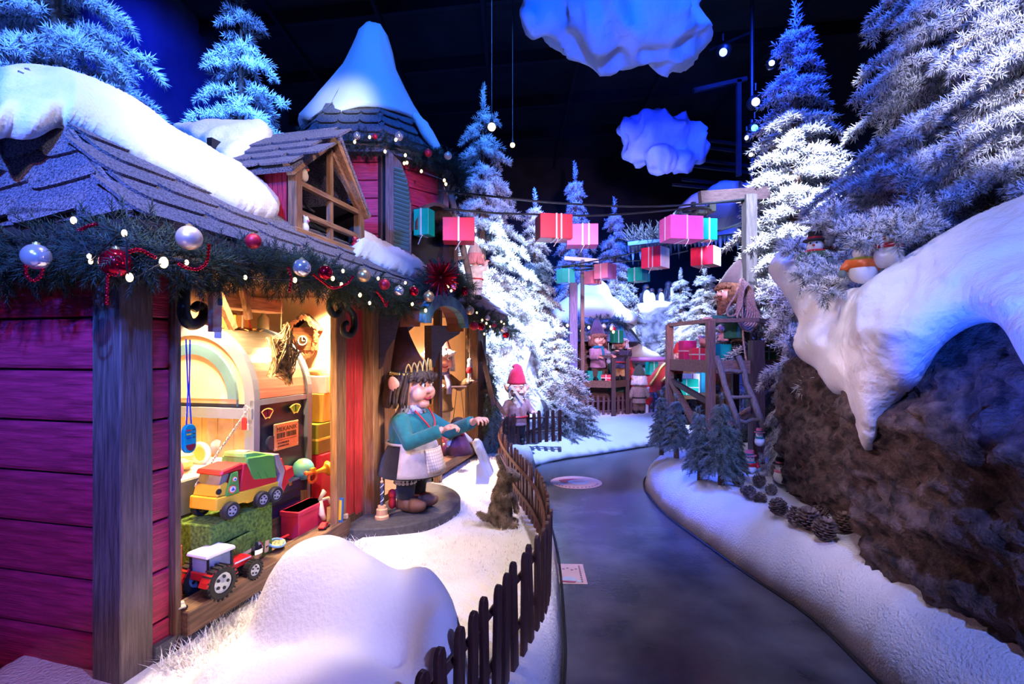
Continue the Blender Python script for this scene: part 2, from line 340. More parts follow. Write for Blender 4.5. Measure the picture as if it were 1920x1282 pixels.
setting('snow_bank_right', inflate(sm2(REDGE)+[(6, 8.4), (6, .1)], ground, bank_h, .36, .055, back=0, amp=.03, nsc=5.), SNOWF, True)
# thin dark joint where the painted snow meets the floor
for nm, e, s in (('trim_1', LEDGE+FEDGE[1:], .012), ('trim_2', REDGE, -.012)):
    setting(nm, tube([(x+s, y, .004) for x, y in sm2(e)], .010, 5), BLACK)
# ------------------------------------------------------------------ rock face on the right, loft of level rings
RF = sm2([(1.86, .3), (1.96, 1.2), (2.03, 2.0), (2.03, 2.75), (2.10, 3.05), (2.26, 3.26), (2.38, 3.46), (2.36, 3.8), (2.44, 4.3), (2.58, 4.75), (2.95, 5.0), (3.7, 5.1)], 8)
RF = [tuple(q) for q in resample(np.array(RF), .027)]
def rock_body(front, z0, z1, dz, backpts, lean, amp):
    rows = []; fr = np.array(front); tg = np.gradient(fr, axis=0); nm = np.stack([-tg[:, 1], tg[:, 0]], 1); nm /= np.linalg.norm(nm, axis=1)[:, None]
    zs = np.arange(z0, z1+dz/2, dz); v = []
    for z in zs:
        for p, n in zip(fr, nm):
            w = (p[0], p[1], z); d = lean(z)+amp*(fbm((p[0]*.8, p[1]*.8, z*2.6), 1.7, 3)+.8*fbm((p[0], p[1], z*1.8), 6., 4)+.6*fbm((p[0], p[1], z*1.4), 20., 3))
            v.append((p[0]+n[0]*d, p[1]+n[1]*d, z))
        for b in backpts: v.append((b[0], b[1], z))
    m = len(fr)+len(backpts); f = []
    for j in range(len(zs)-1):
        for i in range(m): k = (i+1) % m; f.append((j*m+i, (j+1)*m+i, (j+1)*m+k, j*m+k))
    f.append(tuple(range(m))); f.append(tuple(range(len(zs)*m-1, (len(zs)-1)*m-1, -1)))
    return np.array(v), f
solo('rocky_cliff', rock_body(RF, .1, 1.80, .026, [(4.6, 5.1), (4.6, .3)], lambda z: .10*math.sin((z-.2)*1.5)-.45*max(0, z-1.25)**1.3, .060), ROCK,
     'dark brown craggy rock wall rising beside the path on the right', 'rock', sm=True)
# snow sheet hanging over the rock
def over_s(px, py):
    xs = [1430, 1500, 1560, 1600, 1640, 1750, 1850, 1920, 2000, 2300, 2800]; ys = [4.15, 3.75, 3.30, 3.02, 2.66, 2.26, 2.0, 1.86, 1.74, 1.36, 1.0]
    Y = float(np.interp(px, xs, ys)); Y += max(0, 640-py)*.0024*(1 if px > 1560 else .7)*(1 if px < 2000 else max(.35, 1-(px-2000)/700))
    Y += .07*math.sin((px-1540)/24.)*math.exp(-((px-1575)/60)**2)
    return P(px, py, Y), nrm((-.80, -.50, .28))
OVER = [(1440, 508), (1455, 482), (1482, 466), (1515, 482), (1545, 515), (1572, 540), (1598, 542), (1620, 536), (1680, 500), (1740, 462), (1800, 425), (1860, 395), (1925, 370), (2010, 335), (2200, 262), (2500, 160), (2800, 80), (2800, 1000), (2450, 960), (2250, 900), (2100, 860), (2010, 790), (1935, 705), (1908, 664),
        (1882, 618), (1852, 597), (1820, 597), (1785, 612), (1750, 640), (1725, 680), (1705, 715), (1680, 738), (1656, 770), (1641, 812), (1626, 846), (1612, 822), (1601, 775), (1590, 742), (1562, 737), (1537, 704), (1528, 690), (1500, 672), (1488, 650), (1497, 605), (1490, 588), (1470, 550), (1450, 526)]
solo('snow_overhang', inflate(sm2(OVER+OVER[:1], 3)[:-1], over_s, .17, 62, 7.5, back=.26, amp=.07, nsc=3.2), SNOWP,
     'thick white snow sheet draped over the dark rock with an arched gap', 'snow', sm=True)
# ------------------------------------------------------------------ big snow mound by the shop
mb = MB()
for c, r in (((-.76, 2.04, .28), (.30, .26, .60)), ((-.60, 1.98, .28), (.30, .26, .52)), ((-.38, 2.02, .28), (.20, .24, .48)), ((-.66, 1.62, .25), (.46, .36, .36)), ((-.27, 1.86, .25), (.12, .26, .46)), ((-.98, 1.86, .26), (.22, .22, .26))):
    mb.add(ball(*r, n=24, m=16, c=c))
v, f = fuse(mb, .03, 14, .6); v = v.copy()
for i, p in enumerate(v): v[i] = p+np.array([0, 0, 1])*.02*fbm(p, 4.)
solo('snow_mound', (v, f), SNOW, 'large smooth white snow mound in front of the toy shop window', 'snow', sm=True)
# loose wadding tufts along the shop plinth
def wad(n, area, zf, L, seed):
    r = np.random.default_rng(seed); v = []; f = []
    for i in range(n):
        x, y = area(r); z = zf; a = r.uniform(0, 6.28); l = L*r.uniform(.4, 1); d = np.array([math.cos(a)*.7, math.sin(a)*.7, r.uniform(.3, 1)]); d = nrm(d)
        s = np.cross(d, [0, 0, 1.]); s = nrm(s)*.0022; p = np.array([x, y, z-.01]); m = p+d*l*.5+np.array([0, 0, .004]); e = p+d*l
        k = len(v); v += [p-s, p+s, m+s*.7, m-s*.7, e]; f += [(k, k+1, k+2), (k, k+2, k+3), (k+3, k+2, k+4)]
    return np.array(v), np.array(f)
def ar1(r):
    t = r.uniform(.1, 2.0); p = h2w(t, -abs(r.normal(.02, .16))-.03, 0); return p[0], p[1]
tag(solo('snow_wadding', wad(2600, ar1, .305, .10, 3), SNOWF, 'loose fluffy white wadding along the foot of the toy shop', 'snow'), kind='stuff')
def ar2(r):
    while True:
        y = r.uniform(2.9, 6.4); x = r.uniform(-.75, .2)
        if x < .1-.0*y: return x, y
tag(solo('snow_fluff', wad(7000, ar2, .312, .045, 4), SNOWF, 'fluffy loose white snow around the grey hare', 'snow'), kind='stuff')
# ------------------------------------------------------------------ conifers: needles grown as sprigs
def sprig_tpl(n, seed, ln=.42, rad=.026, spread=55):
    r = np.random.default_rng(seed); v = []; f = []; a = []
    for i in range(n):
        t = i/(n-1); z = .95*t; az = i*2.39996+r.uniform(-.3, .3); tilt = math.radians(spread*(1-.65*t)+r.uniform(-8, 8)); l = ln*(1-.35*t)*r.uniform(.8, 1.15)
        d = np.array([math.sin(tilt)*math.cos(az), math.sin(tilt)*math.sin(az), math.cos(tilt)]); s = nrm(np.cross(d, [0, 0, 1.])+1e-6); w = np.cross(d, s); b = np.array([0, 0, z]); k = len(v)
        for q in range(3):
            g = q*2.0944; v.append(b+d*l*.05+rad*(math.cos(g)*s+math.sin(g)*w)); a.append(.25)
        v.append(b+d*l); a.append(1.)
        f += [(k, k+1, k+3), (k+1, k+2, k+3), (k+2, k, k+3)]
    return np.array(v), np.array(f), np.array(a)
def grow(pos, dr, ln, tpl, rng, wid=1., fr=None):
    pos, dr, ln = np.array(pos), np.array(dr), np.array(ln); n = len(pos)
    w = dr/np.linalg.norm(dr, axis=1)[:, None]; u = np.cross(w, rng.normal(size=(n, 3))); u /= np.linalg.norm(u, axis=1)[:, None]; x = np.cross(w, u)
    tv, tf_, ta = tpl; k = len(tv)
    V = pos[:, None]+ln[:, None, None]*(wid*tv[None, :, 0:1]*u[:, None]+wid*tv[None, :, 1:2]*x[:, None]+tv[None, :, 2:3]*w[:, None])
    F = (tf_[None]+(np.arange(n)*k)[:, None, None]).reshape(-1, 3)
    m = np.clip(rng.normal(1, .18, n), .45, 1.2) if fr is None else fr
    return V.reshape(-1, 3), F, (ta[None]*m[:, None]).reshape(-1)
def tree_shape(seed, H, Rr, tiers, sl, tpl, zb=.08, droop=.30, dens=1., pw=.85, side=.42):
    r = np.random.default_rng(seed); pos = []; dr = []; ln = []; st = []
    for i in range(tiers):
        q = (i+r.uniform(-.25, .25))/tiers; z = H*(zb+(.965-zb)*max(0, q)); L0 = Rr*(1-max(0, q))**pw+.05*Rr
        nb = max(4, int((5+7*L0/Rr)*dens)); a0 = r.uniform(0, 6.28)
        for b in range(nb):
            z = H*(zb+(.965-zb)*min(1, max(0, q+r.uniform(-.45, .45)/tiers))); az = a0+6.2832*b/nb+r.uniform(-.22, .22); L = L0*r.uniform(.78, 1.1); h = np.array([math.cos(az), math.sin(az), 0]); sd = np.array([-h[1], h[0], 0])
            def pt(s, L=L, h=h, z=z): return np.array([0, 0, z])+h*L*s+np.array([0, 0, 1])*L*(.22*s-droop*1.6*s*s)
            st.append([pt(0), pt(.5), pt(1)])
            ns = max(2, int(L/(sl*.62)))
            for j in range(ns+1):
                s = .22+.78*j/ns; p = pt(s); d = nrm(pt(min(s+.05, 1.05))-pt(s-.02))
                pos.append(p); dr.append(d+r.normal(0, .12, 3)); ln.append(sl*r.uniform(.85, 1.2))
                for sg in (-1, 1):
                    lb = side*(1.06-s)*L+sl*.4; m = max(1, int(lb/(sl*.7)))
                    dd = nrm(d*.72+sd*sg*.75+np.array([0, 0, -.16]))
                    for k in range(m):
                        pp = p+dd*lb*(k/m)*.9
                        pos.append(pp); dr.append(dd+r.normal(0, .28, 3)+np.array([0, 0, r.uniform(-.2, .25)])); ln.append(sl*r.uniform(.8, 1.15))
    for k in range(7): pos.append(np.array([0, 0, H*(.93+.01*k)])); dr.append(np.array([0, 0, 1.])+r.normal(0, .25, 3)); ln.append(sl)
    V, F, A = grow(pos, dr, ln, tpl, r); return V, F, A, st
TP22, TP14, TP28, TPG = sprig_tpl(22, 1, .60, .042, 78), sprig_tpl(15, 2, .60, .058, 78), sprig_tpl(26, 3, .62, .036, 80), sprig_tpl(24, 4, .50, .030, 70)
TREE = {}
def tree_kind(key, mat_, *a, **k):
    V, F, A, st = tree_shape(*a, **k); H = a[1]; mb = MB().add(tube([(0, 0, -.05), (0, 0, H*.5), (0, 0, H*.97)], [.035*H**.6, .022*H**.6, .006], 7))
    bm_ = MB()
    for q in st[::2]: bm_.add(tube(q, [.012, .008, .004], 4, caps=False))
    TREE[key] = (mesh_from('foliage', (V, F), mat_, attr=A), mesh_from('trunk', mb, BARK), mesh_from('branches', bm_, BARK))
def tree(key, label, loc, s, rz, group=None, name='frosted_fir', sz=None):
    t = thing(name, label, 'tree', tuple(loc), rz, group); M = S(s, s, sz or s)
    fo, tr, br = TREE[key]
    inst('foliage', fo, t, M)['kind'] = 'stuff'; inst('trunk', tr, t, M); inst('branches', br, t, M)['kind'] = 'stuff'; return t
tree_kind('big', FROST, 11, 4.6, 1.35, 17, .125, TP28, zb=.05, dens=.86, droop=.34, side=.40)
tree_kind('mid', FROST, 12, 4.0, 1.0, 17, .125, TP22, zb=.05, dens=.9)
tree_kind('slim', FROST, 13, 4.0, .72, 20, .125, TP14, zb=.05)
tree_kind('small', FROST, 14, 1.0, .33, 13, .062, TP14, zb=.04, droop=.2)
tree_kind('bush', FROST, 21, 1.0, .36, 11, .052, TP22, zb=.04, droop=.25)
tree_kind('mini', FROSTG, 15, .62, .125, 12, .034, TP14, zb=.16, droop=.35, pw=.7)
tree_kind('dark', FROSTG, 16, 1.4, .36, 15, .08, TP14, zb=.05, droop=.35, pw=.6)
def tr_at(key, label, px, topy, Y, z0, H0, rz, wide=1., **k):     # stand a tree at column px, depth Y, base z0, with its tip at row topy
    top = EYE+(HZ-topy)/FPX*Y; s = (top-z0)/H0
    return tree(key, label, ((px-960)/FPX*Y, Y, z0), s*wide, rz, sz=s, **k)
tr_at('big', 'huge blue-lit frosted fir cut by the left edge of the frame', 105, -330, 5.0, .3, 4.6, 20, .98, group='tall frosted firs behind the toy shop')
tr_at('mid', 'tall blue-lit frosted fir left of the snow-capped tower', 452, -35, 6.6, .3, 4.0, 75, .86, group='tall frosted firs behind the toy shop')
tr_at('mid', 'tall frosted fir right of the toy shop, warm bulb before its tip', 905, 168, 8.6, .3, 4.0, 130, .84, group='frosted firs in the middle of the hall')
tr_at('slim', 'slim frosted fir behind the red hanging present', 1003, 362, 9.6, .3, 4.0, 10, .92, group='frosted firs in the middle of the hall')
tr_at('slim', 'dim deep-blue fir with bent tip behind the pink present', 1078, 312, 12.5, .3, 4.0, 50, .8, group='frosted firs in the middle of the hall')
tr_at('slim', 'deep-blue fir left of the icicle-edged roof', 1152, 378, 13.2, .3, 4.0, 95, .95, group='frosted firs in the middle of the hall')
tr_at('slim', 'white fir right of the penguins, thin bare tip', 1276, 508, 12.6, .3, 4.0, 150, 1.25, group='white firs behind the loading platform')
tr_at('slim', 'white fir below the dark red hanging present', 1322, 498, 11.6, .3, 4.0, 200, 1.35, group='white firs behind the loading platform')
tr_at('small', 'squat frosted fir between the red-hatted gnome and the small house', 1043, 606, 8.7, .26, 1.0, 15, 1.15)
tr_at('slim', 'white-lit slender fir by the spotlight pole', 1492, 18, 6.4, 1.55, 4.0, 77, 1.18, group='firs above the rock wall')
TREEB = tr_at('big', 'large lavender frosted fir above the rock wall', 1805, -420, 4.2, 1.55, 4.6, 140, .97, group='firs above the rock wall')
tr_at('big', 'nearest frosted fir at the right edge of the frame', 2010, -560, 3.25, 1.3, 4.6, 250, .86, group='firs above the rock wall')
tr_at('dark', 'dusted dark green fir in shade behind the platform post', 1475, 535, 6.9, .35, 1.4, 30, .9)
tr_at('dark', 'dark green fir beside the end of the toy shop', 916, 690, 6.7, .28, 1.4, 30, .8)
# frosted fir at the foot of the rock lobe
tr_at('bush', 'frosted bushy fir against the left lobe of the rock', 1482, 610, 5.15, .36, 1.0, 60, .52)
def low_branch(tree_, a, b, n, seed, w=.10, sl=.10):
    r = np.random.default_rng(seed); a, b = np.array(a), np.array(b); d = nrm(b-a); pos = []; dr = []; ln = []
    for i in range(n):
        u = r.uniform(0, 1)**.8; off = r.normal(0, 1, 3)*[1, .6, .8]; off -= d*(off@d); pos.append(a+(b-a)*u+off*w*(1-.55*u)*.6); dr.append(d*.8+off*.7+np.array([0, 0, .1])); ln.append(sl*r.uniform(.8, 1.2))
    V, F, A = grow(pos, dr, ln, TP28, r); part('low_branch', (V, F), FROST, tree_, world=True, attr=A)['kind'] = 'stuff'
    part('branch_stem', tube([a, (a+b)/2-[0, 0, .01], b], [.018, .012, .005], 5), BARK, tree_, world=True)
for k, (x0, y0, Y0, x1, y1, Y1, n) in enumerate([(1700, 410, 3.3, 1622, 452, 2.72, 130), (1720, 400, 3.2, 1675, 440, 2.66, 90), (1640, 480, 3.5, 1545, 545, 3.1, 130), (1600, 470, 3.7, 1500, 520, 3.3, 150), (1600, 430, 3.8, 1530, 420, 3.45, 100), (1640, 420, 3.5, 1580, 440, 3.3, 60), (1560, 480, 3.9, 1482, 468, 3.75, 110), (1740, 400, 3.1, 1720, 430, 2.6, 60), (1580, 420, 3.8, 1560, 400, 3.4, 90)]):
    low_branch(TREEB, P(x0, y0, Y0), P(x1, y1, Y1), int(n*.55), 50+k, .075, .085)
MINI = [(1240, 842, 735, 5.75, 'dark slim little tree nearest the path at the corner of the bank'), (1268, 848, 742, 5.6, 'little dark tree beside the thin pale stick'),
        (1312, 892, 765, 4.95, 'little green tree with bare brown stem left of the group'), (1352, 905, 742, 4.75, 'largest little green tree in the middle of the bank'),
        (1380, 890, 794, 4.95, 'little snowy tree right of the largest little tree'), (1306, 850, 765, 5.7, 'snow-tipped little tree before the platform front post')]
for i, (px, by, ty, Y, lb) in enumerate(MINI):
    tr_at('mini', lb, px, ty, Y, EYE+(HZ-by)/FPX*Y-.01, .62, 47*i, 1.0 if i != 1 else 1.15, name='little_fir', group='little fir trees on the right snow bank')
# ------------------------------------------------------------------ toy shop: frame is (along facade, inwards, up)
HAD = math.degrees(HA)
house = thing('toy_shop', 'red-boarded toy shop with grey shingle roof and garlanded eaves', 'house', tuple(HC), HAD)
part('corner_post', bx(0, .142, 0, .142, .1, 2.02), wood('grey_brown_post', (.13, .085, .085), .4, 'z', .45), house, bev=.004)
PZ = [.228+.216*k for k in range(9)]
pl = mesh_from('wall_plank', prism([(0, 0), (.030, .004), (.036, .02), (.034, .188), (.022, .208), (0, .212)], 2.1), REDW, bev=.002)
plm = R('z', 180)                                                # facing -t
REDY = wood('red_boards_y', (.42, .02, .08), .5, 'y', .36); pl.materials[0] = REDY
for i, z in enumerate(PZ): inst('wall_plank', pl, house, T(.075, 2.24, z)@plm)
pf = mesh_from('wall_plank', bx(.142, .237, .018, .05, .003, .210), REDW, bev=.006)
for i, z in enumerate(PZ): inst('wall_plank', pf, house, T(0, 0, z))
part('wall_backing', MB().add(bx(.06, .10, .1, 2.25, .2, 2.05)).add(bx(.14, .262, .05, .09, .2, 2.05)), BLACK, house)
for q in (bx(.05, .08, .12, 2.25, .1, .235), bx(.142, 1.9, -.012, .03, .1, .36), bx(3.1, 4.6, -.012, .03, .1, .36)): part('plinth', q, GREYW, house)
part('window_jamb', bx(.236, .264, -.012, .06, .24, 2.0), BRNZ, house)
part('window_sill', bx(.262, 1.58, -.055, .075, .345, .455), BRN, house, bev=.006)
part('window_sill', bx(3.12, 4.55, -.055, .075, .345, .455), BRN, house, bev=.006)
for a, b, y0, y1 in ((1.44, 1.56, -.03, .02), (1.88, 2.06, -.06, .12), (3.10, 3.17, -.10, -.03), (4.50, 4.74, -.05, .12)):
    part('post', bx(a, b, y0, y1, .30, 2.02), PINEZ if a < 2 else BRNZ, house, bev=.005)
pr = mesh_from('red_board', bx(0, .105, 0, .03, .40, 2.02), REDWZ, bev=.004)
for i in range(3): inst('red_board', pr, house, T(1.562+.107*i, .03+.012*(i % 2), 0))
part('post', bx(4.76, 4.82, -.06, .02, .1, 2.0), flat('blue_grey_paint', (.06, .08, .12), .5), house)
INW = mat('cream_plaster', (.78, .62, .38), .8, var=.08, sc=2.5)
part('room_floor', bx(.26, 4.7, .03, 1.4, .36, .425), BRNY, house)
part('room_wall', MB().add(bx(.26, 4.7, 1.36, 1.40, .4, 2.05)).add(bx(.262, .29, .075, 1.4, .4, 2.05)).add(bx(4.66, 4.70, .12, 1.4, .4, 2.05)).add(bx(2.02, 2.05, .34, 1.4, .4, 2.05)).add(bx(3.13, 3.16, .34, 1.4, .4, 2.05)), INW, house)
part('room_ceiling', bx(.1, 4.75, .02, 1.4, 2.03, 2.06), BRNY, house)
pb = mesh_from('door_board', bx(0, .15, 0, .025, .40, 2.03), PINEZ, bev=.003)
for i in range(6):
    if i != 1: inst('door_board', pb, house, T(2.10+.17*i, .36+.01*(i % 2), 0))
part('lintel_beam', bx(.3, 1.5, .42, .54, 1.86, 1.95), PINE, house, bev=.006)
part('lintel_beam', bx(.3, 1.5, .80, .90, 1.80, 1.87), PINE, house, bev=.006)
part('rafter', MB().add(tube([(.75, .30, 2.0), (.95, .34, 1.74)], .03, 6)).add(tube([(1.02, .34, 2.0), (1.10, .36, 1.80)], .026, 6)), PINEZ, house)
# roof -------------------------------------------------------------
DX0_, DX1_ = 1.17, 1.97
EV, KR = 2.08, .82                                               # eave height, front slope
def fr_pt(t, y): return np.array([t, y, EV+KR*(y+.22)])
def slab(q, th):
    q = [np.array(p, float) for p in q]; n = nrm(np.cross(q[1]-q[0], q[2]-q[0])); k = len(q)
    v = q+[p-n*th for p in q]; f = [tuple(range(k)), tuple(range(2*k-1, k-1, -1))]+[(i, i+k, (i+1) % k+k, (i+1) % k) for i in range(k)]
    return np.array(v), f
E0 = np.array([-.14, -.22, EV]); RD = np.array([.17, .75, EV+KR*.97])
part('roof_deck', MB().add(slab([E0, (5.35, -.22, EV), (5.35, RD[1], RD[2]), RD], .035)).add(slab([(-.14, 1.72, EV), E0, RD], .035)).add(slab([(5.35, 1.72, EV), (-.14, 1.72, EV), RD, (5.35, RD[1], RD[2])], .035)), FELT, house)
part('fascia', MB().add(bx(-.15, 5.35, -.225, -.20, EV-.10, EV-.012)).add(bx(-.15, -.125, -.22, 2.2, EV-.10, EV-.012)), DKW, house)
part('soffit', bx(-.12, 5.3, -.20, .05, EV-.06, EV-.04), DKW, house)
part('eave_tip', prism([(-.16, EV-.02), (.02, EV+.015), (.40, EV-.02), (.40, EV-.07), (.05, EV-.10)], .03, -.26), DKW, house)
def shingle_mesh(w, h, th=.012, rr=.085):
    poly = [(0, h), (0, rr)]+arcpts(rr, rr, rr, 180, 270, 4)[1:]+arcpts(w-rr*.6, rr*.5, rr*.6, 270, 360, 3, rr*.5)+[(w, h)]
    v, f = prism(poly, th); v = v[:, [0, 2, 1]]; v[:, 2] += .020*(1-v[:, 1]/h); f = [q[::-1] for q in f]; return mesh_from('shingle', (v, f), FELT)
SHM = shingle_mesh(.335, .255)
cs = 1/math.hypot(1, KR); fu = np.array([0, cs, KR*cs]); fn = np.array([0, -KR*cs, cs]); fa = np.array([1., 0, 0])
rr = random.Random(4)
for j in range(7):
    b = .155*j-.02; y = -.22+b*cs; th = -.14+.32*(y+.22); a = th-.10-(.17 if j % 2 else 0)
    while a < 5.3:
        if a+.34 < 5.5 and a > th-.30:
            w = min(1, (a+.335-th)/.335); sx = rr.uniform(.96, 1.04)
            if w > .25 and not (DX0_-.2 < a < DX1_-.1 and j in (3, 4, 5)): inst('shingle', SHM, house, AX(fr_pt(max(a, th), y)+fn*.004, fa*min(sx, w), fu, fn))
        a += .335
lu = nrm(RD-E0); lu = nrm(np.array([lu[0], 0, lu[2]])); la = np.array([0, -1., 0]); ln_ = np.cross(la, lu); hs = (RD[1]-E0[1])/(RD[2]-E0[2])
def clip(poly, fn):
    o = []
    for i in range(len(poly)):
        p, q = poly[i], poly[(i+1) % len(poly)]; a, b = fn(p), fn(q)
        if a >= 0: o.append(p)
        if (a >= 0) != (b >= 0): k = a/(a-b); o.append((p[0]+(q[0]-p[0])*k, p[1]+(q[1]-p[1])*k))
    return o
hk = hs*lu[2]                                                    # how fast the hip runs inwards per metre of slope
for j in range(7):
    b0 = .155*j-.02; a = -.10-(.17 if j % 2 else 0)+hk*max(0, b0)
    while a < 2.2:
        w, h, r_ = .335, .255, .085; sk = .10
        poly = [(a+w, b0+h+sk*.1), (a+w, b0+r_*.5)]+[(a+w-r_+r_*math.cos(t), b0+r_+r_*math.sin(t)) for t in np.linspace(0, -math.pi/2, 5)]+[(a+w*.5, b0+.012), (a+.02, b0+.045), (a, b0+.05), (a, b0+h)]
        poly = clip(poly, lambda p: p[0]-hk*max(0, p[1])+.004); poly = clip(poly, lambda p: 1.92-hk*max(0, p[1])-p[0]) if poly else poly
        if len(poly) > 2 and max(p[1] for p in poly)-min(p[1] for p in poly) > .03:
            k = len(poly); V = []
            for up in (0, .012):
                for y_, b_ in poly: V.append(E0+np.array([0, y_, 0])+lu*b_+ln_*(up+.022*(1-(b_-b0)/h)))
            n0 = np.cross(V[1]-V[0], V[2]-V[0])@ln_; F_ = [tuple(range(k, 2*k)) if n0 > 0 else tuple(range(2*k-1, k-1, -1)), tuple(range(k-1, -1, -1)) if n0 > 0 else tuple(range(k))]
            F_ += [(i, (i+1) % k, (i+1) % k+k, i+k) if n0 > 0 else (i+k, (i+1) % k+k, (i+1) % k, i) for i in range(k)]
            part('shingle', (np.array(V), F_), FELT, house)
        a += .335
hipc = nrm(RD-E0)
part('hip_roll', tube([E0+np.array([0, 0, .012]), RD+np.array([0, 0, .012])], .012, 5), FELT, house)
# small gable peeping in at the left edge of the roof
gl = part('side_gable', MB().add(slab([(-.22, .50, 2.30), (-.22, .75, 2.62), (.2, .75, 2.62), (.2, .50, 2.30)], .03)).add(bx(-.21, -.18, .52, .98, 2.22, 2.34)), FELT, house)
part('gable_board', tube([(-.235, .49, 2.27), (-.235, .76, 2.61)], .022, 5), BRN, gl)
# snow on the roof
def roof_s(off=.0):
    def s(px, py):
        d = np.array([(px-960)/FPX, 1, (HZ-py)/FPX]); k = (EV-EYE+KR*(.22-HC@HN)+off)/(d[2]-KR*(d@HN)); p = k*d; p[2] += EYE
        return p, nrm(-HN*KR+np.array([0, 0, 1]))
    return s
def snow_s(px, py):
    p, n = roof_s(.0)(max(px, 118), py) if px < 118 else roof_s(.0)(px, py)
    if px < 118: Y = p[1]-.10*(118-px)/118; p = P(px, py, Y)
    return p, n
RS1 = [(-40, 150), (0, 140), (60, 138), (125, 154), (200, 192), (300, 243), (400, 300), (470, 343), (510, 378), (521, 402), (508, 418), (475, 414), (430, 396), (380, 370), (300, 328), (230, 294), (165, 262), (128, 246), (105, 240), (70, 258), (40, 262), (10, 258), (-40, 262)]
v, f = inflate(sm2(RS1+RS1[:1], 3)[:-1], snow_s, .13, 34, 6, back=.02, amp=.04, nsc=3.); part('roof_snow', (v, f), SNOW, house, sm=True, world=True)
RS3 = [(655, 428), (700, 452), (760, 480), (797, 500), (795, 521), (770, 528), (720, 512), (690, 497), (655, 480)]
v, f = inflate(sm2(RS3+RS3[:1], 3)[:-1], roof_s(), .11, 20, 5, back=.02, amp=.03); part('roof_snow', (v, f), SNOW, house, sm=True, world=True)
# dormer -----------------------------------------------------------
DX0, DX1, DY, DZ0, DZ1, DZ2 = 1.17, 1.97, .10, 2.30, 2.72, 3.10; DC = (DX0+DX1)/2
def yroof(z): return (z-EV)/KR-.22
dorm = part('dormer', MB().add(bx(DX0+.04, DX1-.04, .74, .78, 2.4, 3.0)).add(bx(DX1-.05, DX1-.02, DY+.02, .8, 2.3, DZ1)).add(slab([fr_pt(DX0+.03, .06)+[0, 0, .015], fr_pt(DX1-.03, .06)+[0, 0, .015], fr_pt(DX1-.03, .9)+[0, 0, .015], fr_pt(DX0+.03, .9)+[0, 0, .015]], .01)), BLACK, house)  # black lining and floor slab: the interior's shade is put into the colour
SLZ = wood('red_slat_z', (.55, .02, .06), .5, 'z')
for i in range(14):
    y0 = DY+.045+.0335*i; zb = EV+KR*(y0+.22)-.02
    if zb < DZ1-.02: part('slat', bx(DX0, DX0+.03, y0, y0+.030, zb, DZ1), SLZ, dorm)
part('side_trim', bx(DX0-.01, DX0+.035, DY-.0, .62, DZ1-.01, DZ1+.035), BRNY, dorm)
for x0, x1 in ((DX0-.01, DX0+.055), (DX1-.055, DX1+.01)): part('frame_post', bx(x0, x1, DY-.03, DY+.03, DZ0, DZ1+.02), PINEZ, dorm, bev=.004)
part('mullion', bx(DC-.018, DC+.018, DY-.012, DY+.02, DZ0, DZ2-.1), PINEZ, dorm)
part('mullion', bx(DC-.14, DC-.09, .34, .38, 2.3, DZ2-.2), PINEZ, dorm)
for z in (2.47, 2.655): part('muntin', bx(DX0, DX1, DY-.018, DY+.022, z-.016, z+.016), PINE, dorm)
part('dormer_sill', bx(DX0-.07, DX1+.05, DY-.075, DY+.05, DZ0-.04, DZ0+.05), PINE, dorm, bev=.004)
def rake(x0, z0, x1, z1, w=.075, d=.05, y=DY-.055):
    a = np.array([x0, z0]); b = np.array([x1, z1]); n = nrm([-(b-a)[1], (b-a)[0]]); q = [a, b, b+n*w, a+n*w]; return prism([tuple(p) for p in q], d, y)
part('bargeboard', rake(DX0-.06, DZ1-.055, DC, DZ2-.065, .07), PINE, dorm); part('bargeboard', rake(DX1+.03, DZ1-.10, DC, DZ2-.065, -.05), PINE, dorm); part('bargeboard', rake(DX1-.01, DZ1-.10, DC, DZ2-.14, -.03, .03, DY-.02), PINE, dorm)
part('dormer_roof', MB().add(slab([(DX0-.10, DY-.06, DZ1-.02), (DC, DY-.06, DZ2+.05), (DC, 1.05, DZ2+.05), (DX0-.10, .66, DZ1-.02)], .03)).add(slab([(DC, DY-.06, DZ2+.05), (DX1+.045, DY-.06, DZ1-.06), (DX1+.045, .6, DZ1-.06), (DC, 1.05, DZ2+.05)], .03)), FELT, dorm)
du = nrm(np.array([DC-DX0+.10, 0, DZ2-DZ1+.07])); da = np.array([0, -1., 0]); dn = np.cross(da, du)
for j in range(4):
    for i in range(4):
        a = .34+.26*i-(.13 if j % 2 else 0)
        if a < 1.1: inst('shingle', SHM, dorm, AX(np.array([DX0-.10, a-.07, DZ1-.02])+du*(.125*j-.01)+dn*.004, da*.78, du*.72, dn))
def dormer_s(px, py):
    p0 = h2w(DX0-.10, 0, DZ1-.02); nn = np.cross(h2w(DC, 0, DZ2+.05)-p0, HN); nn = nrm(nn if nn[2] > 0 else -nn)
    d = np.array([(px-960)/FPX, 1, (HZ-py)/FPX]); o = np.array([0, 0, EYE]); s = ((p0-o)@nn)/(d@nn); return o+s*d, nn
DS = [(318, 246), (360, 237), (430, 234), (488, 232), (510, 244), (508, 258), (484, 276), (460, 298), (428, 310), (395, 296)]
v, f = inflate(sm2(DS+DS[:1], 3)[:-1], dormer_s, .09, 22, 6, back=.02, amp=.03); part('dormer_snow', (v, f), SNOW, dorm, sm=True, world=True)
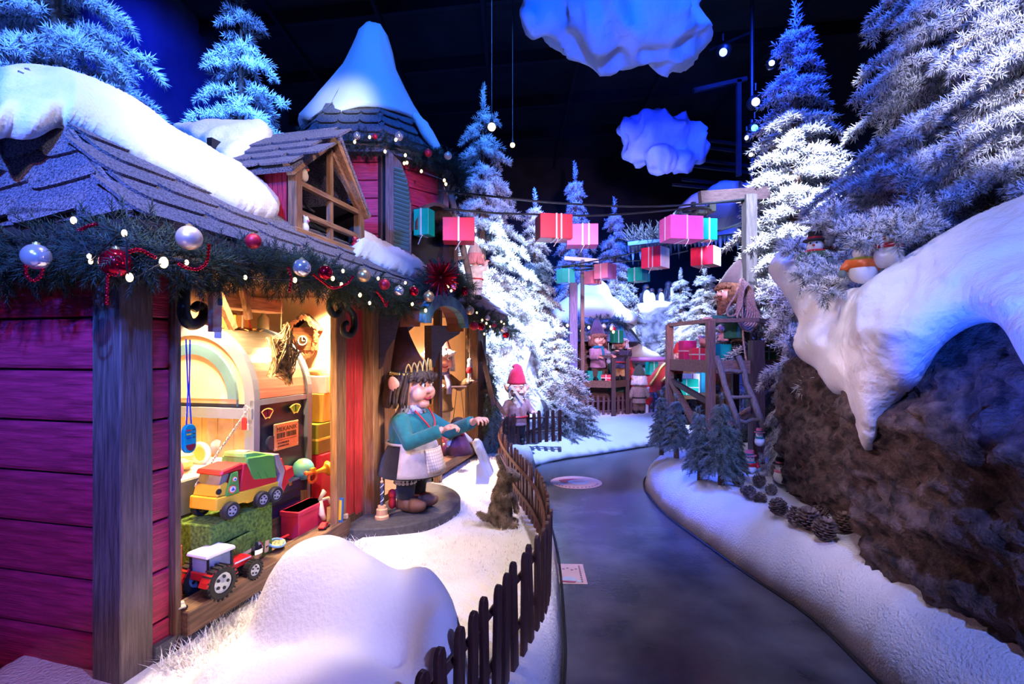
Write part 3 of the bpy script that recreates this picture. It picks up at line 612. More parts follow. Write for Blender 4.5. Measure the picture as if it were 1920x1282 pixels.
# porch: corbels, arched canopy, round step ----------------------------
PLUM = wood('plum_wood_x', (.10, .04, .05), .5, 'x')
for q, yy in (([(712, 588), (790, 592), (782, 608), (762, 624), (737, 638), (724, 660), (718, 686), (712, 692)], -.07), ([(809, 610), (869, 611), (861, 626), (836, 641), (823, 660), (816, 687), (809, 690)], -.11)):
    pp = [hp(x, y, yy) for x, y in q]; part('corbel', prism([(p[0], p[2]) for p in pp], .07, yy), PLUM, house)
ca, cb, cm = hp(797, 606, -.46), hp(877, 614, -.46), hp(834, 552, -.46); zc = (ca[2]+cb[2])/2; xc = (ca[0]+cb[0])/2; rx = (cb[0]-ca[0])/2; rz_ = cm[2]-zc
outer = [(xc+rx*math.cos(a)*(1 if abs(math.cos(a)) < .8 else 1.0), zc+rz_*math.sin(a)**.8) for a in np.linspace(0, math.pi, 15)]
inner = [(xc+(rx-.10)*math.cos(a), zc-.0+(rz_-.085)*math.sin(a)**.9) for a in np.linspace(math.pi, 0, 15)]
TEALP = mat('teal_paint', (.10, .26, .28), .6, var=.4, sc=9, col2=(.02, .07, .13))
part('canopy_arch', prism(outer+inner, .06, -.47), TEALP, house)
part('canopy_soffit', prism([(x, z-.012) for x, z in outer]+[(x, z-.03) for x, z in outer[::-1]], .16, -.42), mat('canopy_red', (.20, .06, .04), .6), house)
st_c = hp(765, 975, -.20)
def half(r, yk, z0, z1): return prism([(0, 0)], 0)
step = MB().add(lathe([(.98, .10), (.98, .375), (.965, .385), (0.001, .385)], 40, math.pi), T(2.20, .0, 0)@R('z', 180)@S(.66, .60, 1))
part('round_step', step, mat('step_stone', (.075, .07, .075), .8, bump=.3, sc=30), house)
# iron scrolls
def scroll(path, yy, r):
    q = smooth_path([hp(x, y, yy) for x, y in path], 5); return tube(q, [r*(.75+.25*math.sin(math.pi*min(1, i/len(q)*1.2))) for i in range(len(q))], 8)
for pth, r in (([(360, 518), (350, 536), (345, 562), (345, 588), (354, 606), (370, 606), (382, 594), (382, 578), (371, 572), (363, 580)], .026), ([(392, 520), (390, 536), (400, 546), (414, 540)], .022),
               ([(648, 548), (652, 575), (663, 592), (664, 614), (656, 628), (645, 624), (644, 610), (651, 605)], .024), ([(620, 560), (618, 578), (626, 590), (636, 584), (634, 570)], .022)):
    part('iron_scroll', scroll(pth, -.10, r), IRON, house, sm=True)
# ------------------------------------------------------------------ round tower
TC = np.array([-1.62, 5.85, 0.]); tower = thing('shop_tower', 'eight-sided red tower with shuttered hatch and snow-capped pointed roof', 'tower', tuple(TC+np.array([0, 0, 2.2])))
TRr, TZ0, TZ1 = .914, 2.2, 3.62
def tcorner(i, r=TRr): a = math.radians(-67.5+45*i); return TC+np.array([math.cos(a)*r, math.sin(a)*r, 0])
for i in (-2, -1, 0, 1):
    A, B = tcorner(i), tcorner(i+1); u = nrm(B-A); n = np.array([u[1], -u[0], 0]); L = np.linalg.norm(B-A)
    me_ = mesh_from('tower_plank', bx(.02, L-.02, -.012, .03, 0, .168), REDW, bev=.005)
    for k in range(8):
        o = inst('tower_plank', me_, tower, np.linalg.inv(WM[tower.name])@AX(A+np.array([0, 0, TZ0+.02+.175*k]), u, -n, np.array([0, 0, 1.])))
    part('corner_board', MB().add(bx(-.035, .045, -.035, .03, TZ0, TZ1), AX(A, u, -n, np.array([0, 0, 1.]))), DKWZ, tower, world=True)
part('core', MB().add(lathe([(TRr-.05, TZ0), (TRr-.05, TZ1)], 8), T(*TC)@R('z', 22.5)), BLACK, tower, world=True)
troof = part('tower_roof', MB().add(lathe([(1.06, 3.50), (.98, 3.62), (.66, 4.10), (.30, 4.75), (.02, 5.15)], 8), T(*TC)@R('z', 22.5)), FELT, tower, world=True)
TSH = shingle_mesh(.30, .22, .01, .09)
for i in (-2, -1, 0, 1):
    for j in range(4):
        z0 = 3.58+.125*j; rad = .99-(z0-3.62)*.667
        A, B = tcorner(i, rad), tcorner(i+1, rad); u = nrm(B-A); L = np.linalg.norm(B-A); n = np.array([u[1], -u[0], 0]); sl = nrm(-n*.62+np.array([0, 0, 1.])*.83); nn = np.cross(u, sl)
        m = 3; w = L/m/.30
        for k in range(m):
            off = (k-.0)*L/m
            inst('shingle', TSH, troof, np.linalg.inv(WM[tower.name])@AX(A+u*off+np.array([0, 0, z0])+nn*.012, u*w, sl, nn))
v = []; f = []; nA = 48; prof = [(.03, 5.33), (.10, 5.30), (.17, 5.20), (.23, 5.02), (.30, 4.80), (.42, 4.58), (.54, 4.38), (.64, 4.22), (.71, 4.10), (.72, 4.04), (.66, 4.05), (.50, 4.25)]
for j, (r, z) in enumerate(prof):
    for i in range(nA):
        a = 2*math.pi*i/nA; w = max(0, (5.0-z)/1.0); dz = -.07*math.sin(3*a+.9)*w-.03*math.sin(5*a)*w; rr_ = r*(1+.05*math.sin(4*a+.5)*w)+(.02*fbm((math.cos(a), math.sin(a), z), 3.) if 0 < j < 10 else 0)
        v.append((TC[0]+rr_*math.cos(a)-.02*w+(.05*(z-4.6) if z > 4.6 else 0), TC[1]+rr_*math.sin(a), z+dz))
for j in range(len(prof)-1):
    for i in range(nA): k = (i+1) % nA; f.append((j*nA+i, (j+1)*nA+i, (j+1)*nA+k, j*nA+k))
f.append(tuple(range(nA)))
part('snow_cap', (np.array(v), f), SNOW, tower, sm=True, world=True)
part('snow_cap', fuse(MB().add(tube([TC+np.array([.60, -.50, 4.08]), TC+np.array([.74, -.52, 3.86]), TC+np.array([.86, -.52, 3.68])], [.04, .07, .045], 10)).add(ball(.06, c=tuple(TC+np.array([.70, -.5, 3.95])))), .02, 4), SNOW, tower, sm=True, world=True)
shY = 4.86; SH = [(722, 283), (734, 286), (751, 303), (764, 338), (771, 384), (771, 489), (722, 466)]
def flatpoly(px, Y, d, t=0.): pp = [P(x, y, Y) for x, y in px]; return prism([(p[0], p[2]) for p in pp], d, Y+t)
shut = part('shutter', flatpoly(SH, shY, .035), wood('shutter_wood', (.10, .07, .08), .5, 'z'), tower, world=True, bev=.004)
for k in range(19):
    y = 316+7.9*k; x1 = 741+27*min(1, max(.18, math.sqrt(max(0, 1-max(0, (372-y)/66)**2))))
    p0, p1 = P(740, y, shY), P(x1, y+9*(x1-740)/28, shY); q = MB().add(tube([p0+np.array([0, -.008, 0]), p1+np.array([0, -.008, 0])], .017, 4)); part('slat', q, flat('slat_green', (.06, .14, .14), .6), shut, world=True)
# hatch with wooden hood on the right face
A, B = tcorner(0), tcorner(1); u = nrm(B-A); n = np.array([u[1], -u[0], 0])
HAT = AX(A+np.array([0, 0, 0]), u, -n, np.array([0, 0, 1.]))
part('hatch', MB().add(bx(.22, .66, -.05, .02, 2.2, 2.86), HAT).add(prism(arcpts(.44, 2.86, .22, 0, 180, 10), .07, -.05), HAT), BLACK, tower, world=True)  # solid black block, the dark inside of the opening is painted
hood = arcpts(.44, 2.80, .27, -8, 188, 12)+arcpts(.44, 2.80, .235, 188, -8, 12)
part('hatch_hood', MB().add(prism(hood, .30, -.34), HAT), wood('hood_wood', (.12, .07, .06), .5, 'y'), tower, world=True)
part('hood_brace', MB().add(bx(.66, .71, -.30, .0, 2.2, 2.84), HAT).add(tube([(.685, -.28, 2.75), (.685, -.05, 2.35)], .025, 5), HAT), DKWZ, tower, world=True)
# ------------------------------------------------------------------ picket fences
FENW = wood('fence_wood', (.085, .028, .024), .5, 'z', .5); FENS = wood('fence_wood_dusted', (.13, .07, .09), .5, 'z', .7)
def fence(name, label, pts, z0, h, step, m, w=.047, rails=(.13, .33)):
    q = resample(np.array(smooth_path([np.array(p) for p in pts], 8)), step); c = q.mean(0)
    t = thing(name, label, 'fence', (float(q[0][0]), float(q[0][1]), z0)); I = np.linalg.inv(WM[t.name])
    k = w/2; pm = mesh_from('picket', prism([(-k, -.03), (k, -.03), (k, h-.03), (k*.72, h-.008), (k*.25, h), (-k*.25, h), (-k*.72, h-.008), (-k, h-.03)], .018, -.009), m, bev=.002)
    tg = np.gradient(q, axis=0); rr = random.Random(3)
    for p, g in zip(q, tg):
        g = nrm(g); M = AX(np.array([p[0], p[1], z0]), (g[0], g[1], 0), (-g[1], g[0], 0), (0, 0, 1))@R('y', rr.uniform(-1.5, 1.5))@R('x', rr.uniform(-1.5, 1.5))
        inst('picket', pm, t, I@M)
    nn = np.stack([-tg[:, 1], tg[:, 0]], 1); nn /= np.linalg.norm(nn, axis=1)[:, None]
    for z in rails: part('rail', tube([(p[0]+n[0]*.022, p[1]+n[1]*.022, z0+z) for p, n in zip(q, nn)], .016, 4), m, t, world=True)
    return t
FPT = [(-.42, 1.14), (-.33, 1.28), (-.25, 1.40), (-.165, 1.615), (-.09, 1.82), (-.015, 2.04), (.065, 2.245), (.143, 2.5), (.19, 2.72), (.216, 2.96), (.211, 3.38), (.16, 3.85), (.045, 4.46), (-.08, 5.3), (-.13, 6.1), (-.09, 6.7), (.04, 7.15), (.31, 7.46), (.71, 7.62)]
fence('picket_fence', 'curving low brown picket fence along the left of the path', FPT, .29, .44, .106, FENW, .054)
a, b, c = P(1083, 788, 10.3), P(1225, 776, 11.0), P(1405, 768, 11.8)
fence('picket_fence', 'snow-dusted brown picket fence before the small house', [a[:2], ((a+b)/2)[:2]+np.array([0, -.05]), b[:2], c[:2]], .24, .46, .115, FENS)
# ------------------------------------------------------------------ wrapped presents
def pmat(c, nm): return flat('wrap_'+nm, c, .4, var=.06)
WRAP = {'red': (.62, .02, .07), 'crimson': (.42, .006, .04), 'pink': (.80, .10, .48), 'green': (.0, .36, .26), 'deep_green': (.01, .15, .07), 'magenta': (.50, .02, .14), 'white': (.78, .78, .80), 'teal': (.05, .42, .38), 'blue': (.02, .30, .50), 'gold': (.62, .42, .08), 'olive': (.22, .22, .02), 'rose': (.62, .16, .24), 'violet': (.36, .14, .42)}
RIB = flat('silver_ribbon', (.78, .80, .84), .25, metal=.4)
def present(label, c, w, d, h, rz, col, group=None, hang=None, ribbons=('x',), rib=RIB, lid=False, bow=False, face2=None):
    c = np.array(c, float); t = thing('present', label, 'present', (float(c[0]), float(c[1]), float(c[2]-h/2)), rz, group); m = pmat(WRAP[col], col)
    o = part('box', box(w, d, h, (0, 0, h/2)), m, t, bev=.004)
    if face2:
        part('side_tone', bx(w/2-.001, w/2+.004, -d/2+.002, d/2-.002, .002, h-.002), pmat(WRAP[face2], face2), t)  # white stands for strong light on that side, put into the colour
    if lid: part('lid', box(w+.012, d+.012, h*.18, (0, 0, h*.91)), m, t, bev=.004)
    e = .004
    for r in ribbons:
        if r[0] == 'x':
            o_ = float(r[1:] or 0)*w; ww = .016
            mb = MB().add(bx(o_-ww/2, o_+ww/2, -d/2-e, -d/2, 0, h)).add(bx(o_-ww/2, o_+ww/2, d/2, d/2+e, 0, h)).add(bx(o_-ww/2, o_+ww/2, -d/2-e, d/2+e, h, h+e)).add(bx(o_-ww/2, o_+ww/2, -d/2-e, d/2+e, -e, 0))
        elif r[0] == 'y':
            mb = MB().add(bx(-w/2-e, -w/2, -.008, .008, 0, h)).add(bx(w/2, w/2+e, -.008, .008, 0, h)).add(bx(-w/2-e, w/2+e, -.008, .008, h, h+e))
        else:
            mb = MB().add(bx(-w/2-e, w/2+e, -d/2-e, -d/2, h*.45, h*.45+.016)).add(bx(w/2, w/2+e, -d/2, d/2, h*.45, h*.45+.016)).add(bx(-w/2-e, -w/2, -d/2, d/2, h*.45, h*.45+.016))
        part('ribbon', mb, rib, t)
    if bow:
        mb = MB()
        for k in range(6): a = k*1.047; mb.add(tube([(0, 0, h), (.05*math.cos(a), .05*math.sin(a), h+.05), (.085*math.cos(a), .085*math.sin(a), h+.02), (.03*math.cos(a), .03*math.sin(a), h+.004)], [.004, .010, .010, .004], 5))
        part('bow', mb, rib, t)
    if hang:
        part('hook', MB().add(tube([(0, 0, h), (0, 0, h+hang)], .004, 5)).add(tube([(-.02, 0, h+hang*.5), (0, 0, h+hang*.7), (.02, 0, h+hang*.5)], .006, 5)), SILV, t)
        part('ribbon_tail', tube([(.02, -d/2, .0), (.0, -d/2-.01, -.04), (-.03, -d/2, -.09)], .004, 4), rib, t)
    return t
CBL = {'low': [(832, 391, 4.95), (920, 399, 5.1), (1010, 402, 5.3), (1110, 404, 5.5), (1200, 399, 5.8), (1285, 391, 6.05)],
       'top': [(822, 357, 4.95), (920, 368, 5.15), (1040, 380, 5.4), (1180, 387, 5.75), (1290, 384, 6.0), (1405, 372, 6.25)],
       'back': [(1405, 412, 6.3), (1350, 432, 6.6), (1250, 458, 7.3), (1160, 480, 8.4), (1075, 496, 9.4), (1035, 502, 9.6)],
       'far': [(1290, 470, 7.2), (1215, 486, 8.0), (1150, 492, 8.7), (1085, 500, 9.4)]}
CBW = {k: np.array(smooth_path([P(*p) for p in v], 6)) for k, v in CBL.items()}
def hung(label, x0, x1, y0, y1, cb, rz, col, depth=.8, **k):
    pc_ = CBW[cb]; px = (x0+x1)/2; r = pc_[:, 0]/pc_[:, 1]*FPX+960; i = np.argsort(r); Y = float(np.interp(px, r[i], pc_[i, 1])); zc = float(np.interp(px, r[i], pc_[i, 2]))
    a = abs(math.radians(rz)); w = (x1-x0)/FPX*Y*.97; h = (y1-y0)/FPX*Y*.90; wd = w/(math.cos(a)+depth*math.sin(a))
    zt = min(P(px, y0, Y)[2], zc-.015); c = np.array([(px-960)/FPX*Y, Y, zt-h/2]); k['hang'] = zc-zt+.01
    return present(label, c, wd, wd*depth, h, rz, col, 'presents hanging from the cable line', **k)
hung('green hanging present leaving the tower hatch', 776, 815, 376, 430, 'low', -20, 'green', .8)
hung('coral red present hanging right of the tower', 829, 892, 412, 460, 'low', 4, 'red', .7, ribbons=('x0',))
hung('dark crimson present with two silver ribbons hanging from the cable', 1003, 1073, 405, 455, 'low', 10, 'crimson', .7, ribbons=('x.0', 'x.15'))
hung('pink hanging present half behind the crimson one', 1060, 1122, 424, 467, 'low', -4, 'pink', .7, ribbons=('x0', 'x.2'))
hung('large bright pink present hanging below the pulley wheel', 1240, 1314, 409, 457, 'low', 10, 'pink', .7, ribbons=('x0', 'y'))
hung('green hanging present behind the bright pink one', 1304, 1342, 412, 456, 'top', 10, 'green', .8)
hung('red hanging present with its strongly lit side coloured white, left of the pair', 1201, 1256, 459, 501, 'back', -42, 'red', .95, ribbons=('x-.1', 'x.1', 'y'), face2='white')
hung('dark red hanging present with its strongly lit side coloured white, nearest the platform pole', 1293, 1353, 465, 503, 'back', -40, 'crimson', .95, face2='white')
hung('small rose and violet hanging present far along the cable', 1113, 1156, 493, 524, 'far', -45, 'rose', .95, ribbons=('x0', 'y'), face2='violet')
hung('small rose hanging present lowest by the far wheel', 1095, 1128, 509, 536, 'far', 30, 'rose', .9)
hung('small green and blue hanging present over the penguins', 1176, 1219, 503, 531, 'far', -45, 'green', .95, ribbons=('x0', 'y'), face2='blue')
hung('small pale teal hanging present beside the far post', 1043, 1078, 505, 534, 'back', 25, 'teal', .9)
for nm, lb, r in (('top', 'upper black cable from the tower hatch to the beam on the right', .011), ('low', 'lower black cable carrying the big hanging presents', .011), ('back', 'cable running back from the platform pole to the far wheel', .012), ('far', 'short far cable over the small green present', .009)):
    solo('cable', tube(CBW[nm], r, 6), CABLE, lb, 'cable', 'cables of the present line')
# ------------------------------------------------------------------ loading platform on the right
RW = wood('rough_wood_x', (.19, .10, .085), .5, 'x', .7); RWZ = wood('rough_wood_z', (.19, .10, .085), .5, 'z', .7); POLE = wood('old_pole', (.15, .12, .12), .6, 'z', .7)
def beam(p, q, w, d):
    p, q = np.array(p, float), np.array(q, float); x = nrm(q-p); up = np.array([0, 0, 1.]) if abs(x[2]) < .9 else np.array([0, 1., 0]); y = nrm(np.cross(up, x)); z = np.cross(x, y)
    L = np.linalg.norm(q-p); return tf(bx(0, L, -w/2, w/2, -d/2, d/2), AX(p, x, y, z))
FP, LB, RP, RB = P(1332, 0, 5.9), P(1255, 0, 6.9), P(1418, 0, 5.75), P(1462, 0, 6.6)
def at(p, z): return np.array([p[0], p[1], z])
plat = thing('loading_platform', 'raised wooden loading platform with railings and braces on posts', 'platform', (float(FP[0]), float(FP[1]), .3))
part('post', beam(at(FP, .3), at(FP, 1.95), .085, .085), RWZ, plat, world=True); part('post', beam(at(LB, .3), at(LB, 1.95), .085, .085), RWZ, plat, world=True)
part('post', beam(at(RP, .3), at(RP, 1.72), .13, .13), DKWZ, plat, world=True); part('post', beam(at(RB, .3), at(RB, 1.95), .085, .085), RWZ, plat, world=True)
part('deck', slab([at(LB, 1.475), at(FP, 1.475), at(RP, 1.475), at(RB, 1.475), at(RB, 1.475)+np.array([-.4, 1.0, 0]), at(LB, 1.475)+np.array([.2, .9, 0])][::1], .05), RW, plat, world=True)
for p, q in ((LB, FP), (FP, RP), (RP, RB)): part('rim_board', beam(at(p, 1.42), at(q, 1.42), .03, .15), RW, plat, world=True)
for p, q in ((LB, FP), (FP, RP), (RP, RB)): part('handrail', beam(at(p, 1.95), at(q, 1.95), .06, .045), RW, plat, world=True)
part('brace', beam(at(LB, 1.25), at(LB*.35+FP*.65, .72), .06, .07), RW, plat, world=True); part('brace', beam(at(LB, 1.22), at(FP, 1.0), .05, .06), DKW, plat, world=True)
part('brace', beam(at(FP, .62), at(RP, .98), .05, .075), RW, plat, world=True); part('brace', beam(at(RP, .98), at(RB, 1.25), .05, .07), RW, plat, world=True)
part('post', beam(P(1378, 700, 6.9)*[1, 1, 0]+[0, 0, .3], P(1378, 700, 6.9)*[1, 1, 0]+[0, 0, 1.45], .08, .08), DKWZ, plat, world=True)
pp = P(1405, 0, 6.25); pole = thing('cable_pole', 'tall weathered pole carrying the cable beam above the platform', 'pole', (float(pp[0]), float(pp[1]), 1.48))
part('pole', beam(at(pp, 1.48), at(pp, 3.50), .13, .13), wood('cable_pole_wood', (.07, .06, .065), .5, 'z', .7), pole, world=True)
part('crossbeam', beam(P(1312, 371, 6.15), P(1440, 362, 6.35), .07, .15), wood('beam_wood', (.06, .035, .04), .5, 'x'), pole, world=True)
wl = P(1300, 398, 6.15); wh = solo('pulley_wheel', MB().add(tube([(wl[0]+.19*math.cos(a), wl[1]+.19*math.sin(a), wl[2]) for a in np.linspace(0, 6.2832, 25)[:-1]], .022, 6, closed=True)).add(beam(wl+[-.19, 0, 0], wl+[.19, 0, 0], .03, .03)).add(beam(wl+[0, -.19, 0], wl+[0, .19, 0], .03, .03)).add(cyl(.03, .03, .14, 10), T(*(wl-[0, 0, .02]))), IRON, 'dark pulley wheel hung under the cross beam', 'wheel')
mot = P(1334, 391, 6.1); solo('drive_box', box(.085, .09, .09, tuple(mot)), IRON, 'small dark drive box beside the pulley wheel', 'box', bev=.006)
fp = P(1075, 0, 9.3); post = thing('far_cable_post', 'square post painted blue in front of the small house', 'post', (float(fp[0]), float(fp[1]), .3))
part('post', beam(at(fp, .3), at(fp, EYE+(HZ-531)/FPX*9.3), .14, .12), wood('blue_post', (.16, .12, .24), .5, 'z'), post, world=True)
ft = P(1092, 487, 9.9); far = thing('far_wheel_stand', 'timber stand with pink-lit bar and a far cable wheel', 'pulley', (float(ft[0]), float(ft[1]), .3))
part('post', beam(at(ft, .3), at(ft, ft[2]), .07, .07), RWZ, far, world=True); part('crossbeam', beam(P(1058, 484, 9.9), P(1122, 489, 9.9), .06, .07), flat('pink_lit_timber', (.62, .42, .36), .7), far, world=True)  # crossbeam's pale pink is the light on it, put into its colour
fw = P(1085, 502, 9.6); part('wheel', tube([(fw[0]+.30*math.cos(a), fw[1]+.22*math.sin(a), fw[2]) for a in np.linspace(0, 6.2832, 21)[:-1]], .022, 6, closed=True), IRON, far, world=True)
ld = thing('ladder', 'rough grey pole ladder leaning on the loading platform', 'ladder', tuple(float(x) for x in P(1408, 806, 5.45)))
LA, LBb, LC, LD = P(1344, 668, 5.75), P(1388, 806, 5.40), P(1385, 668, 5.75), P(1434, 806, 5.40)
def wob(a, b, r, k=5, s=1): rn = np.random.default_rng(s); return tube([a+(b-a)*i/k+(rn.normal(0, .008, 3) if 0 < i < k else 0) for i in range(k+1)], [r*rn.uniform(.85, 1.15) for i in range(k+1)], 7)
part('rail', wob(LA, LBb, .034, s=1), POLE, ld, sm=True, world=True); part('rail', wob(LC, LD, .034, s=2), POLE, ld, sm=True, world=True)
for k, t in enumerate((.22, .57, .88)): part('rung', wob(LA+(LBb-LA)*t, LC+(LD-LC)*t, .024, 3, s=4+k), POLE, ld, sm=True, world=True)
ROPE = mat('rope', (.62, .36, .30), .9, var=.3, sc=90, bump=.8, bsc=120)
rp = thing('coiled_rope', 'coiled pinkish rope hung on the platform pole', 'rope', tuple(float(x) for x in P(1398, 690, 5.95)))
for k in range(7):
    cx, w, top, bot = 1396+2.2*k-6, 9+2.2*k, 522+2*k, 600+3.5*k
    part('loop', tube(smooth_path([P(cx+w*math.sin(a)*(1 if math.cos(a) < 0 else .55), (top+bot)/2-(bot-top)/2*math.cos(a), 5.98-.012*k+.02*math.sin(a)) for a in np.linspace(0, 6.28, 14)], 3), .012, 6), ROPE, rp, sm=True, world=True)
part('loop', tube(smooth_path([P(x, y, 5.95) for x, y in ((1394, 522), (1378, 555), (1364, 578), (1366, 592), (1380, 588), (1392, 560), (1398, 530))], 4), .012, 6), ROPE, rp, sm=True, world=True)
part('tail', tube(smooth_path([P(x, y, 5.9) for x, y in ((1392, 524), (1392, 580), (1394, 640), (1402, 690), (1406, 712))], 4), .012, 6), ROPE, rp, sm=True, world=True)
bl = P(1382, 594, 6.0); solo('bell', MB().add(lathe([(.075, 0), (.06, .015), (.045, .06), (.03, .09), (.001, .10)], 16), T(*bl)), SILV, 'silver bell under the coiled rope', 'bell', sm=True)
def stand(label, px0, px1, py0, py1, Y, z, rz, col, group, **k):
    w = (px1-px0)/FPX*Y; h = (py1-py0)/FPX*Y; c = P((px0+px1)/2, py1, Y); return present(label, (c[0], c[1]+w*.3, z+h/2), w*.9, w*.8, h, rz, col, group, **k)
DZ = 1.477; PG = 'presents stacked on the loading platform'
stand('magenta present with pale ribbon on the platform', 1278, 1306, 637, 674, 6.75, DZ, 8, 'magenta', PG, ribbons=('z',))
stand('red present beside the magenta one on the platform', 1297, 1326, 650, 674, 6.45, DZ, -5, 'red', PG, ribbons=('z', 'x'))
stand('green glitter present behind the front railing', 1336, 1372, 642, 674, 6.2, DZ, 3, 'green', PG, ribbons=())
stand('green present with crossed ribbon at the right of the platform', 1424, 1456, 636, 672, 6.45, DZ, 0, 'deep_green', PG, ribbons=('x', 'z'))
h_ = 36/FPX*6.45; stand('dark red present on top of the green one at the right', 1424, 1454, 612, 635, 6.45, DZ+h_+.004, 0, 'crimson', PG, ribbons=('x',))
# ------------------------------------------------------------------ pine cones on the bank
def cone_mesh(name, col, seed, open_=1.):
    r = np.random.default_rng(seed); mb = MB(); mb.add(ball(.018, .018, .036, 8, 6, (0, 0, .036)))
    for j in range(8):
        z = .004+.0078*j; rad = .033*math.sin(math.pi*(.20+.74*j/8))**.9; n = 8 if 0 < j < 6 else 6
        for i in range(n):
            a = 6.2832*(i+.5*(j % 2))/n; u = np.array([math.cos(a), math.sin(a), 0]); s = np.array([-u[1], u[0], 0]); up = np.array([0, 0, 1.])
            b = u*rad*.30+up*z; e = u*(rad+.003*open_)+up*(z+.012+.006*j/8); w = .0082
            v = np.array([b-s*w*.5, b+s*w*.5, e+s*w, e+s*w*.3+u*.003, e-s*w*.3+u*.003, e-s*w]); v2 = v-up*.003
            mb.add((np.vstack([v, v2]), [(0, 1, 2, 3, 4, 5), (11, 10, 9, 8, 7, 6)]+[(q, q+6, (q+1) % 6+6, (q+1) % 6) for q in range(6)]))
    return mesh_from(name, mb, mat(name, col, .8, var=.4, sc=40))
CM1, CM2 = cone_mesh('cone_scales', (.24, .17, .155), 1, 1.2), cone_mesh('dusted_cone_scales', (.34, .28, .28), 2, .5)
for i, (px, py, s, k, rx, lb) in enumerate([(1384, 912, 1.1, 2, 0, 'pale upright pine cone behind the lying one'), (1390, 924, 1.1, 2, 80, 'pale pine cone lying on its side'), (1419, 911, 1.15, 1, 20, 'dark pine cone right of the pale upright one'), (1457, 905, 1.25, 1, 35, 'dark pine cone farthest right below the little snowman'),
                                     (1446, 929, 1.0, 2, 0, 'single pale upright pine cone'), (1408, 935, 1.1, 1, 25, 'dark pine cone left of the close pair'), (1421, 945, 1.0, 1, -20, 'dark pine cone right of the close pair'), (1464, 966, 1.25, 1, 15, 'lone dark pine cone between the two heaps'), (1490, 985, 1.3, 1, -15, 'dark pine cone at the left of the front heap'),
                                     (1516, 992, 1.5, 1, 10, 'big dark pine cone in the middle of the front heap'), (1541, 980, 1.2, 1, -25, 'dark pine cone at the back of the front heap'), (1541, 1010, 1.4, 1, 12, 'dark pine cone at the very front of the heap'), (1583, 998, 1.35, 1, 0, 'dark pine cone standing apart by the rock')]):
    p = G(px, py, .40 if py > 950 else .36); t = thing('pine_cone', lb, 'pine cone', tuple(float(x) for x in p), 37*i, 'pine cones on the right snow bank')
    inst('scales', CM1 if k == 1 else CM2, t, S(s*1.36)@R('x', rx)@T(0, 0, -.004 if rx < 60 else 0)); part('core', ball(.012*s, .012*s, .02*s, 6, 4, (0, 0, .025*s)), BARK, t)
p0 = G(1256, 848, .36); solo('stick', tube([p0, P(1261, 806, p0[1])], .006, 6), flat('pale_stick', (.6, .4, .34), .6), 'thin pale stick standing between two little trees', 'stick')
# ------------------------------------------------------------------ floor stickers
DEC = flat('sticker_pink', (.62, .42, .52), .35)
def disc(x, y, z, rx, ry, a0=0, a1=360, n=28, th=.0015): pts = [(x+rx*math.cos(math.radians(a0+(a1-a0)*i/n)), y+ry*math.sin(math.radians(a0+(a1-a0)*i/n))) for i in range(n)]; v, f = prism(pts, th, z); return v[:, [0, 2, 1]], [q[::-1] for q in f]
def poly_(pts, z, th=.0012): v, f = prism(pts, th, z); return v[:, [0, 2, 1]], [q[::-1] for q in f]
c = G(1080, 904, 0); dx, dy = float(c[0]), float(c[1]); d1 = thing('floor_sticker', 'round pink floor sticker with a bearded face in a red cap', 'sticker', (dx, dy, 0))
part('disc', disc(0, 0, .001, .315, .30), DEC, d1)
part('cap', poly_([(-.20, .10), (-.19, -.02), (-.13, -.06), (-.06, .02), (.02, .13), (.12, .15), (-.02, .17), (-.13, .14)], .0026), flat('print_red', (.36, .03, .10), .4), d1)
part('beard', MB().add(disc(.03, .0, .0027, .13, .115)).add(disc(-.175, -.085, .0027, .05, .035)), flat('print_blue', (.42, .52, .82), .4), d1)
part('face', disc(.045, .045, .0042, .075, .035), flat('print_skin', (.62, .34, .42), .4), d1)
mb = MB()
for k in range(14): a = math.radians(205+k*10.5); mb.add(poly_([(.265*math.cos(a)+q[0]*.010, .25*math.sin(a)+q[1]*.016) for q in ((-1, -1), (1, -1), (1, 1), (-1, 1))], .0026))
part('lettering', mb, flat('print_dark', (.18, .10, .22), .5), d1)['kind'] = 'stuff'
d2 = thing('floor_sticker', 'square pink floor sticker half hidden at the edge of the snow bed', 'sticker', (.43, 3.68, 0), -2)
part('sheet', poly_([(-.10, -.165), (.095, -.165), (.095, .165), (-.10, .165)], .001), DEC, d2)
part('beard', MB().add(disc(-.03, -.10, .0026, .055, .045)).add(disc(.04, -.125, .0026, .014, .014)), M_('print_blue'), d2); part('cap', poly_([(-.09, -.14), (.01, -.15), (.02, -.13), (-.08, -.12)], .0044), M_('print_red'), d2)
mb = MB()
for k in range(9): mb.add(poly_([(.062+q[0]*.006, -.13+.032*k+q[1]*.011) for q in ((-1, -1), (1, -1), (1, 1), (-1, 1))], .0026))
for k in range(5): mb.add(poly_([(-.085+.03*k+q[0]*.009, .06+.015*(k % 3)+q[1]*.007) for q in ((-1, -1), (1, -1), (1, 1), (-1, 1))], .0026))
part('lettering', mb, M_('print_dark'), d2)['kind'] = 'stuff'
